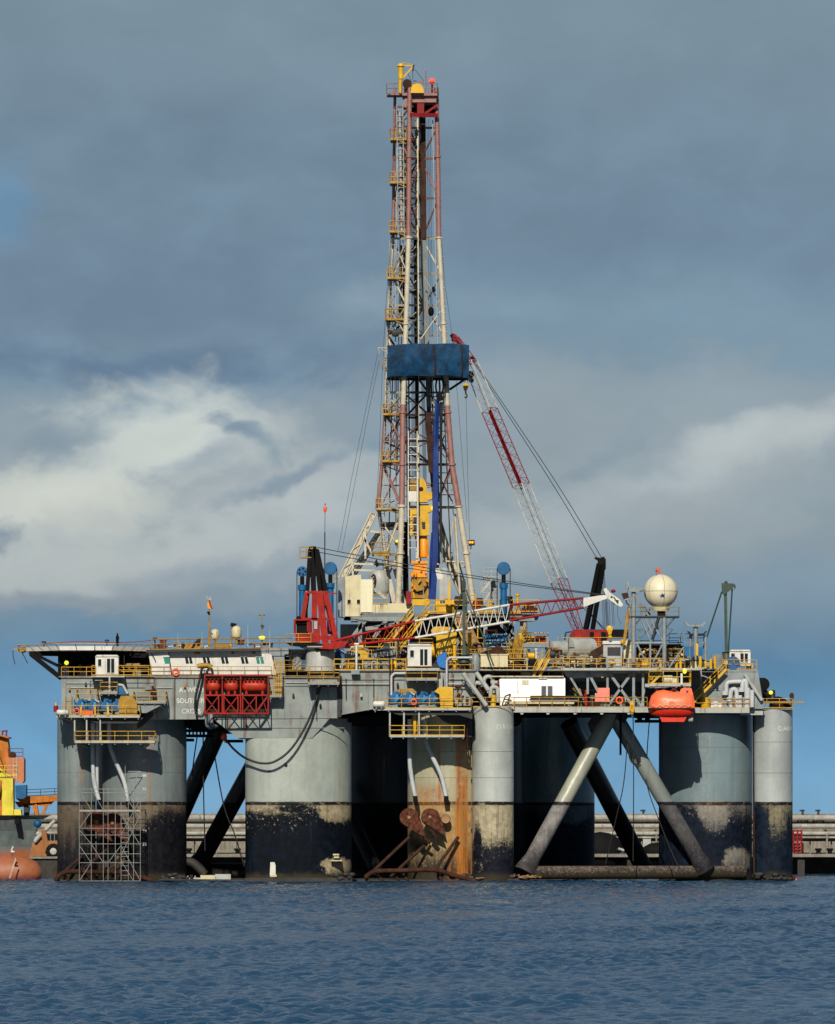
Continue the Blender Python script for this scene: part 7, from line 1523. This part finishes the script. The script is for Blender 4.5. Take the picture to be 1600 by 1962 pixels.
a = MB(); a.curve([W(1450,1300,13), W(1458,1322,13), W(1470,1334,13), W(1476,1346,13)], .2); a.curve([W(1476,1344,13), W(1490,1338,13), W(1504,1344,13), W(1512,1354,13)], .25); a.build('chain', 'black', t)
t = thing('floodlight', 'yellow faced round lamp on the rusty windlass at the aft end', 'lamp', W(1478,1336,13)); a = MB(); a.tube(W(1480,1336,13.3), W(1480,1322,13.3), .4, .35, 10); a.build('housing', 'dark_steel', t); a = MB(); a.ball(W(1477,1327,12.9), .26, 12, 8); a.build('lens', 'lamp_yellow', t)
a = MB(); a.tube(W(1517,1356,12.3), W(1517,1338,12.3), .16); a.lathe(W(1517,1339,12.3), [(.25,0),(.3,.5),(.12,.8)], 10); single(a, 'navigation_light', 'dark_rust', 'small navigation light on the aftmost corner post', 'lamp')
a = MB(); a.beam(W(1450,1345,12), W(1540,1345,12), .12, .2); single(a, 'boat_boom', 'ochre', 'thin ochre spar sticking out past the aft corner railing', 'spar')
a = MB(); a.lathe(W(1352,1357,9.0), [(.55,0),(.6,.2),(.6,1.3),(.4,1.4)], 16); single(a, 'yellow_drum', 'yellow', 'yellow drum behind the side railing right of the lifeboat', 'drum')
a = MB(); a.ball(W(1371,1351,9.0), .6, 10, 7, 1.0, .7, .9).ball(W(1380,1354,9.0), .45, 10, 6).pb(1362,1346,1370,1356,8.7,9.3); single(a, 'white_bags', 'white', 'white bags piled beside the yellow drum right of the lifeboat', 'bags')
a = MB(); a.ball(W(1312,1286,1.6), .28, 8, 6, 1, 1, 1.2).tube(W(1312,1286,1.6), W(1312,1291,1.6), .08); single(a, 'deck_lamp', 'lamp_yellow', 'small bright yellow lamp on the upper deck edge above the lifeboat', 'lamp')
# ================================================================ MID DECK THINGS
t = thing('mud_silo_cover', 'big bright yellow dog house with a rounded top behind the white boom section', 'machine house', W(850,1262,10))
a = MB(); a.pp([(836,1262),(836,1220),(828,1218),(826,1207),(832,1201),(845,1200),(868,1202),(875,1212),(875,1248),(866,1262)], 9, 13); a.build('body', 'yellow', t)
a = MB(); a.pb(848,1215,862,1216,8.95,9).pb(836,1246,875,1248,8.9,9); a.build('seam', 'ochre', t)
t = thing('air_compressor', 'grey compressor with a dark ventilation grille on the mid deck', 'compressor', W(738,1284,5))
a = MB(); a.pp([(712,1264),(716,1246),(722,1242),(756,1242),(760,1264)], 5, 8); a.build('casing', 'steel_grey', t)
for i in range(4):
    for j in range(3): a = MB(); a.pb(722+i*7,1245.5+j*5,727.5+i*7,1249.3+j*5,4.94,5); a.build('grille', 'dark_steel', t)
a = MB(); a.pb(660,1252,690,1264,5,8); a.pb(664,1248,686,1252,5.4,7.5); single(a, 'grey_chest', 'steel_grey', 'long grey chest right of the red crane pedestal', 'chest')
t = thing('lamp_pole', 'white lamp pole standing in front of the red boom', 'pole', W(683,1284,.2)); a = MB(); a.tube(W(683,1290,-.3), W(683,1236,-.3), .15); a.tube(W(679,1234,-.3), W(688,1234,-.3), .15); a.build('post', 'white', t); a = MB(); a.pb(673,1284,689,1292,-1.1,-.1); a.build('base', 'steel_grey', t)
for (x0,y0,x1,y1,Y,m,nm,lab,cat) in ((668,1238,705,1262,12,'yellow','yellow_skid','yellow machinery skid under the red boom','skid'),(640,1244,662,1262,9,'blue','blue_pump','blue pump behind the red crane pedestal','pump'),(765,1244,780,1262,7,'dark_rust','rusty_skid','rusty machinery skid left of the crane-side white cab','skid'),(700,1266,712,1284,3,'tan','sack_pallet','pallet of brown sacks behind the mid deck railing','pallet'),(726,1268,748,1284,3,'deck_grey','tool_box','grey tool box behind the mid deck railing','tool box'),(760,1268,776,1284,3.5,'dark_rust','valve_skid','rusty valve skid left of the crane-side white cab','skid'),(655,1268,672,1284,3.5,'dark_red','red_skid','dark red winch skid at the left of the mid deck railing','skid')):
    t = thing(nm, lab, cat, W((x0+x1)/2,y1,Y)); a = MB(); a.pb(x0,y0+5,x1,y1,Y,Y+2); a.build('body', m, t); a = MB(); a.lathe(W(x0+3,y0+4,Y+1), [(.15,0),((x1-x0)/60,.1),((x1-x0)/60,(x1-x0)/22),(.15,(x1-x0)/20)], 12, 'X'); a.build('drum', m, t)
    b = MB(); b.curve([W(x0,y1,Y-.3), W(x0+3,y0+6,Y-.3), W((x0+x1)/2,y0+2,Y-.3), W(x1,y0+8,Y-.3), W(x1,y1,Y-.3)], .1); b.build('pipe', 'steel_grey', t)
t = thing('reel', 'bright blue half round reel guard in front of the yellow dog house', 'reel', W(848,1280,-.5)); a = MB(); a.pp([(856,1250),(850,1250),(842,1254),(837,1262),(838,1270),(842,1277),(850,1280),(856,1279)], -.6, .6); a.build('guard', mat('reel_bright', (20,104,186), .4, .4, .12, .05, k=.9), t)
a = MB(); a.lathe(W(911,1284,1.5), [(.55,0),(.55,1.2),(.52,1.7),(.35,2.05),(.1,2.2)], 20); a.ball(W(903,1263,2), .5, 12, 8); single(a, 'mushroom_vent', 'steel_grey', 'grey dome topped vent right of the thick green pole', 'vent')
t = thing('cream_skip', 'cream open skip full of scrap right of the grey dome topped vent', 'skip', W(948,1284,2)); a = MB(); a.pb(921,1254,973,1278,1.8,4.5); a.pb(919,1253,975,1255,1.7,4.6); a.build('body', 'cream', t)
for i in range(5): b = MB(); b.pb(926+i*10,1256,927.5+i*10,1277,1.7,1.8); b.build('rib', 'cream', t)
a = MB(); a.pp([(916,1253),(930,1247),(945,1243),(952,1235),(962,1240),(970,1250),(972,1253)], 2.2, 4); single(a, 'scrap_heap', 'rust', 'rusty scrap metal heaped in the cream skip', 'scrap')
t = thing('bottle_rack', 'row of blue gas bottles in a rack behind the scrap skip', 'gas bottles', W(952,1240,8))
for i in range(11): x = 931+i*4.2; b = MB(); b.lathe(W(x,1240,8+(i%2)*.3), [(.22,0),(.22,1.3),(.12,1.6),(.05,1.75)], 10); b.build('bottle', 'blue', t)
a = MB(); a.rail([W(928,1240,7.5), W(978,1240,7.5)], .9, 1.2, .05); a.build('frame', 'pale_grey', t)
t = thing('cable_drum', 'brown wooden cable drum behind the railing above the white office block', 'cable drum', W(990,1296,3)); a = MB(); a.lathe(W(988,1280,3), [(.2,-.2),(.85,-.15),(.85,0),(.4,.05),(.4,.8),(.85,.85),(.85,1.0),(.2,1.05)], 22, 'Y'); a.build('drum', 'dark_rust', t); b = MB(); b.pp([(970,1296),(984,1280),(988,1280),(1000,1296),(996,1296),(987,1284),(974,1296)], 2.5, 2.7); b.build('stand', 'rust', t)
a = MB(); a.pb(1018,1288,1034,1295,2.6,4); a.ball(W(1020,1290,3), .5); single(a, 'life_bag', 'steel_grey', 'grey bag lying on the roof above the white office block', 'bag')
a = MB(); a.pb(1000,1288,1016,1296,2.6,3.6); single(a, 'cream_box', 'cream', 'small cream box above the white office block roof', 'box')
t = thing('red_container_frame', 'red and ochre framed basket on the deck left of the round grey tanks', 'basket', W(1025,1240,9)); a = MB(); a.pb(1003,1216,1024,1230,9,11); a.build('bin', 'ochre', t); a = MB(); a.pb(1026,1218,1046,1230,9.2,11); a.build('bin', 'red', t); b = MB(); b.rail([W(1001,1232,8.8), W(1050,1232,8.8)], 1.3, 1.3, .06); b.build('frame', 'yellow', t); b = MB(); b.pb(1000,1232,1052,1240,8.8,12); b.build('base', 'steel_grey', t)
a = MB()
for i in range(14): x = 976+random.uniform(0,26); a.tube(W(x,1262,6), W(x+random.uniform(-10,10),1215+random.uniform(0,15),6), .08, n=5)
single(a, 'pipe_bundle', 'ochre', 'tangle of ochre pipes between the blue bottle rack and the grey pillar', 'pipes')
a = MB(); a.pb(975,1250,1000,1262,6.6,9); a.pb(1006,1256,1030,1264,6.6,8); single(a, 'tan_crate', 'tan', 'tan crates in the shade right of the cream skip', 'crate')
a = MB()
for i in range(10): x = 862+i*3; a.tube(W(x,1282,1.2), W(x+random.uniform(-2,2),1262+random.uniform(0,8),1.2), .1, n=6)
a.tube(W(860,1268,1.2), W(888,1268,1.2), .16); single(a, 'pipe_manifold', 'tan', 'tan pipe manifold between the blue reel guard and the thick green pole', 'manifold')
a = MB(); a.tube(W(871,1284,.8), W(871,1236,.8), .22, n=8).tube(W(866,1264,.8), W(876,1264,.8), .2); single(a, 'yellow_post', 'yellow', 'thick yellow post left of the green pole on the mid deck', 'post')
a = MB(); a.tube(W(900,1246,8), W(900,1212,8), .25, n=8); single(a, 'yellow_post', 'yellow', 'yellow post behind the tan planked ramp', 'post')
# red tank rack on the hull side
t = thing('tank_rack', 'red steel rack of orange tanks on crossed legs bolted to the hull side', 'tank rack', W(454,1368,-2))
Y = -3.2
for i, (x0, x1) in enumerate(((393,425),(428,460),(462,513))):
    a = MB(); A = W(x0+3,1314,Y+1.1); L = (x1-x0-7)/15; a.lathe(A, [(.1,-.15),(.6,.05),(.78,.3),(.78,L-.3),(.6,L-.05),(.1,L+.1)], 20, 'X'); a.build('tank', mat('tank_orange', (196,56,28), .5, .3, .2, .25, k=.68), t)
    b = MB(); b.pb(x0+8,1324,x0+12,1331,Y+.5,Y+1.6); b.pb(x1-12,1324,x1-8,1331,Y+.5,Y+1.6); b.build('saddle', 'red', t)
for x in (392.5, 426, 461, 514):
    a = MB()
    for yy in (Y, Y+2.4): a.beam(W(x,1294,yy), W(x,1368,yy), .16)
    a.build('post', 'red', t)
for yy in (1294, 1332, 1367):
    a = MB(); a.beam(W(392,yy,Y), W(515,yy,Y), .2); a.beam(W(392,yy,Y+2.4), W(515,yy,Y+2.4), .2); a.build('beam', 'red', t)
for x0, x1 in ((394,418),(430,455),(466,490)):
    a = MB(); a.beam(W(x0,1335,Y-.1), W(x1,1366,Y-.1), .12).beam(W(x1,1335,Y-.1), W(x0,1366,Y-.1), .12).beam(W(x1+1,1333,Y-.1), W(x1+1,1368,Y-.1), .14).beam(W(x0-1,1333,Y-.1), W(x0-1,1368,Y-.1), .14); a.build('cross_brace', 'red', t)
a = MB(); a.beam(W(512,1335,Y-.1), W(490,1366,Y-.1), .25).beam(W(502,1335,Y-.1), W(512,1366,Y-.1), .1); a.build('cross_brace', 'dark_red', t)
a = MB(); a.pb(392,1293,514,1300,Y+.3,Y+2.3)
for i in range(16): x = 396+i*7.4; a.ball(W(x,1302,Y), .17, 6, 4)
a.build('cover_strip', 'dark_rust', t)
a = MB(); a.pb(392,1331,515,1334,Y+.1,-.1); a.pb(392,1334,515,1366,-.6,-.1); a.build('back_plate', 'dark_rust', t)
# pale mooring lighter lying low at the water, and a few things on the hull
t = thing('pontoon_float', 'low pale work float moored at the waterline between the forward columns', 'work float', W(415,1688,2))
a = MB(); a.pb(384,1677,412,1688,0,3); a.build('box', 'cream', t); a = MB(); a.pb(412,1675,442,1687,.4,3); a.build('box', 'pale_grey', t); a = MB(); a.tube(W(310,1684,1), W(384,1684,1), .18).pb(308,1679,322,1688,.4,2); [a.tube(W(x,1687,1), W(x,1678,1), .1) for x in (330,345,360,374)]; a.build('boom', 'pale_grey', t); b = MB(); b.tube(W(352,1682,.6), W(352,1675,.6), .25, n=8).tube(W(367,1682,.6), W(367,1676,.6), .22, n=8); b.build('bollard', 'rust', t)
a = MB(); a.curve([W(1490,1682,22), W(1500,1678,22), W(1512,1681,22), W(1524,1684,22)], .28).curve([W(1492,1685,21.5), W(1508,1683,21.5), W(1526,1687,21.5)], .25); single(a, 'floating_boom', 'orange', 'orange floating boom bunched at the foot of the aftmost column', 'boom')
a = MB(); a.ball(W(1445,1683,22), .3, 8, 5, 1.6, 1, .6); single(a, 'yellow_buoy', 'yellow', 'tiny yellow buoy between the two aft columns', 'buoy')
a = MB(); a.ball(W(577,1688,-2), .5, 10, 6, 3, 1, .3); 

# ================================================================ small ironwork all over the decks (parts of the rig)
rq = random.Random(11)
def run(x0, x1, yb, yt, Y, n, mats, nm):
    for i in range(n):
        x = rq.uniform(x0, x1); m = rq.choice(mats); k = rq.random(); a = MB(); r = rq.uniform(.06, .16); YY = Y+rq.uniform(0, 1.6)
        h = rq.uniform(.35, 1)*(yb-yt); l = rq.uniform(6, 26)
        if k < .35: a.path([W(x,yb,YY), W(x,yb-h,YY), W(x+l,yb-h,YY), W(x+l,yb-h*.4,YY)], r, 6)
        elif k < .6: a.tube(W(x,yb,YY), W(x,yb-h,YY), r*1.4, n=8).lathe(W(x,yb-h,YY), [(r*2.4,0),(r*2.4,.12),(r,.25)], 10)
        elif k < .8: a.pb(x, yb-h*.6, x+l*.4, yb, YY, YY+1); a.pb(x+l*.1, yb-h*.6-2, x+l*.3, yb-h*.6, YY+.2, YY+.8)
        else: a.lathe(W(x,yb-h*.4,YY), [(.15,-.2),(h/34,-.1),(h/34,l/26),(.15,l/24)], 12, 'X'); a.tube(W(x+2,yb,YY+.2), W(x+2,yb-h*.4,YY+.2), .12)
        a.build(nm, m, rig)
G = ['steel_grey', 'pale_grey', 'dark_steel', 'ochre', 'yellow', 'rust', 'tan', 'cream', 'deck_grey', 'dark_rust']
run(645, 775, 1284, 1262, 1.2, 22, G, 'deck_pipework')
run(862, 1010, 1284, 1264, 4.8, 18, G, 'deck_fitting')
run(1040, 1268, 1281, 1262, 3.6, 26, G, 'deck_pipework')
run(1275, 1395, 1281, 1262, 10.4, 20, G, 'deck_fitting')
run(1200, 1345, 1264, 1244, 11, 14, ['dark_rust', 'tan', 'steel_grey', 'rust', 'ochre'], 'upper_pipework')
run(700, 830, 1258, 1226, 13, 16, ['steel_grey', 'dark_steel', 'yellow', 'ochre', 'pale_grey'], 'mid_pipework')
run(905, 1000, 1250, 1222, 12, 12, ['steel_grey', 'ochre', 'yellow', 'pale_grey', 'dark_steel'], 'mid_pipework')
run(1040, 1180, 1270, 1250, 12, 10, G, 'upper_pipework')
run(985, 1240, 1354, 1330, 4.0, 18, ['pale_grey', 'rust', 'steel_grey', 'dark_steel', 'teal_shade'], 'side_deck_pipework')
run(1385, 1440, 1283, 1268, 11, 6, ['yellow', 'ochre', 'blue', 'pale_grey'], 'deck_fitting')
run(830, 1010, 1171, 1140, 19.5, 20, ['dark_rust', 'steel_grey', 'dark_red', 'pale_grey', 'yellow', 'dark_steel', 'rust'], 'drill_floor_fitting')
run(300, 540, 1243, 1233, 2.5, 14, ['ochre', 'dark_steel', 'cream', 'dark_rust'], 'roof_fitting')
run(118, 285, 1296, 1275, 5.0, 10, ['dark_steel', 'dark_rust', 'dark_red', 'ochre'], 'under_deck_fitting')
run(560, 640, 1284, 1256, 6.0, 10, ['blue', 'steel_grey', 'white', 'ochre', 'deck_grey'], 'deck_fitting')
# hull side conduits, ladders, rust-lipped brackets
for (x0,y0,x1,y1) in ((130,1318,215,1318),(126,1309,200,1309),(300,1318,330,1318),(548,1308,590,1308),(655,1310,745,1310),(860,1300,900,1300),(865,1318,905,1318),(1090,1322,1140,1322),(1170,1336,1235,1336),(1350,1322,1380,1322)):
    Y = 7.0 if x0 > 1000 and x0 < 1300 else 9.45 if x0 >= 1300 else -.12
    a = MB(); a.tube(W(x0,y0,Y), W(x1,y1,Y), .07, n=5); a.build('conduit', 'pale_grey', rig)
for (x, y0, y1) in ((173,1305,1330),(335,1299,1380),(372,1300,1312),(607,1318,1380),(663,1300,1340),(716,1300,1352),(868,1290,1340),(885,1300,1345)):
    a = MB(); a.tube(W(x,y0,-.12), W(x,y1,-.12), .06, n=5); a.build('conduit', 'dark_rust', rig)
for (x, y) in ((131,1318),(162,1309),(352,1312),(470,1388),(560,1330),(612,1350),(690,1330),(760,1310),(835,1340),(884,1328),(1120,1340),(1190,1320)):
    Y = 6.6 if x > 1000 else -.5
    a = MB(); a.pb(x,y,x+4,y+5,Y,Y+.5); a.pb(x+1,y-2,x+3,y,Y+.1,Y+.4); a.build('junction_box', rq.choice(['pale_grey','dark_rust','ochre','dark_steel']), rig)
# weld seams and rub rails on the columns
for (g, ys) in ((gA, (1450, 1480)), (gA2, (1430, 1480)), (gC, (1440, 1490)), (gC2, (1440, 1490)), (gD, (1430, 1480)), (gD2, (1420, 1480))):
    for y in ys:
        a = MB(); z = CZ+(1560-y)/15; a.lathe((g[0], g[1], z), [(g[2], -.03), (g[2]+.02, 0), (g[2], .03)], 48); a.build('weld_seam', 'deck_grey', rig)

a = MB(); a.pb(545,1258,652,1297,11,22); a.pb(600,1250,640,1258,11.5,20); a.build('deck_house', 'steel_grey', rig)
a = MB(); a.pb(655,1250,1030,1288,39,46).pb(1060,1252,1200,1286,26,38); a.build('deck_house', 'steel_grey', rig)
a = MB(); a.pb(1200,1264,1352,1284,24,36); a.build('deck_house', 'deck_grey', rig)
for i in range(16):
    x = 660+i*23; a = MB(); a.pb(x,1266,x+rq.choice((5,8,11)),1280,38.7,39); a.build('deck_house_panel', rq.choice(['dark_steel','dark_steel','pale_grey','dark_rust']), rig)

railing([(860,1262,5),(1010,1262,5)], rig, h=1.2); railing([(1062,1250,10.5),(1150,1250,10.5)], rig, h=1.1); railing([(1205,1244,11.5),(1300,1244,11.5)], rig, h=1.1, m=MATS['ochre'])
railing([(700,1240,14),(830,1240,14)], rig, h=1.1); railing([(560,1262,6),(600,1262,6)], rig, h=1.1); railing([(1200,1290,2),(1245,1290,2)], rig, h=1.1)
run(840, 1000, 1236, 1196, 14.5, 18, ['yellow', 'ochre', 'steel_grey', 'dark_steel', 'pale_grey', 'rust'], 'undercroft_fitting')
run(1000, 1060, 1262, 1240, 6, 10, G, 'upper_pipework')
run(1085, 1160, 1281, 1260, 3, 10, ['yellow', 'rust', 'pale_grey', 'dark_steel'], 'deck_pipework')
run(915, 985, 1352, 1322, 1.5, 12, ['pale_grey', 'rust', 'tan', 'dark_steel', 'steel_grey'], 'side_deck_pipework')
# things along the quay foot of the breakwater
for i, (x, lab) in enumerate(((1568,'black mooring bollard on the quay near the right edge'),(1590,'black mooring bollard cut by the right edge'),(362,'black mooring bollard seen between the forward columns'),(455,'black mooring bollard just left of the middle column'))):
    a = MB(); a.lathe(W(x,1636,BY+1.5), [(.35,0),(.3,.4),(.5,.55),(.45,.8)], 12); single(a, 'bollard', 'black', lab, 'bollard', 'bollards on the quay')
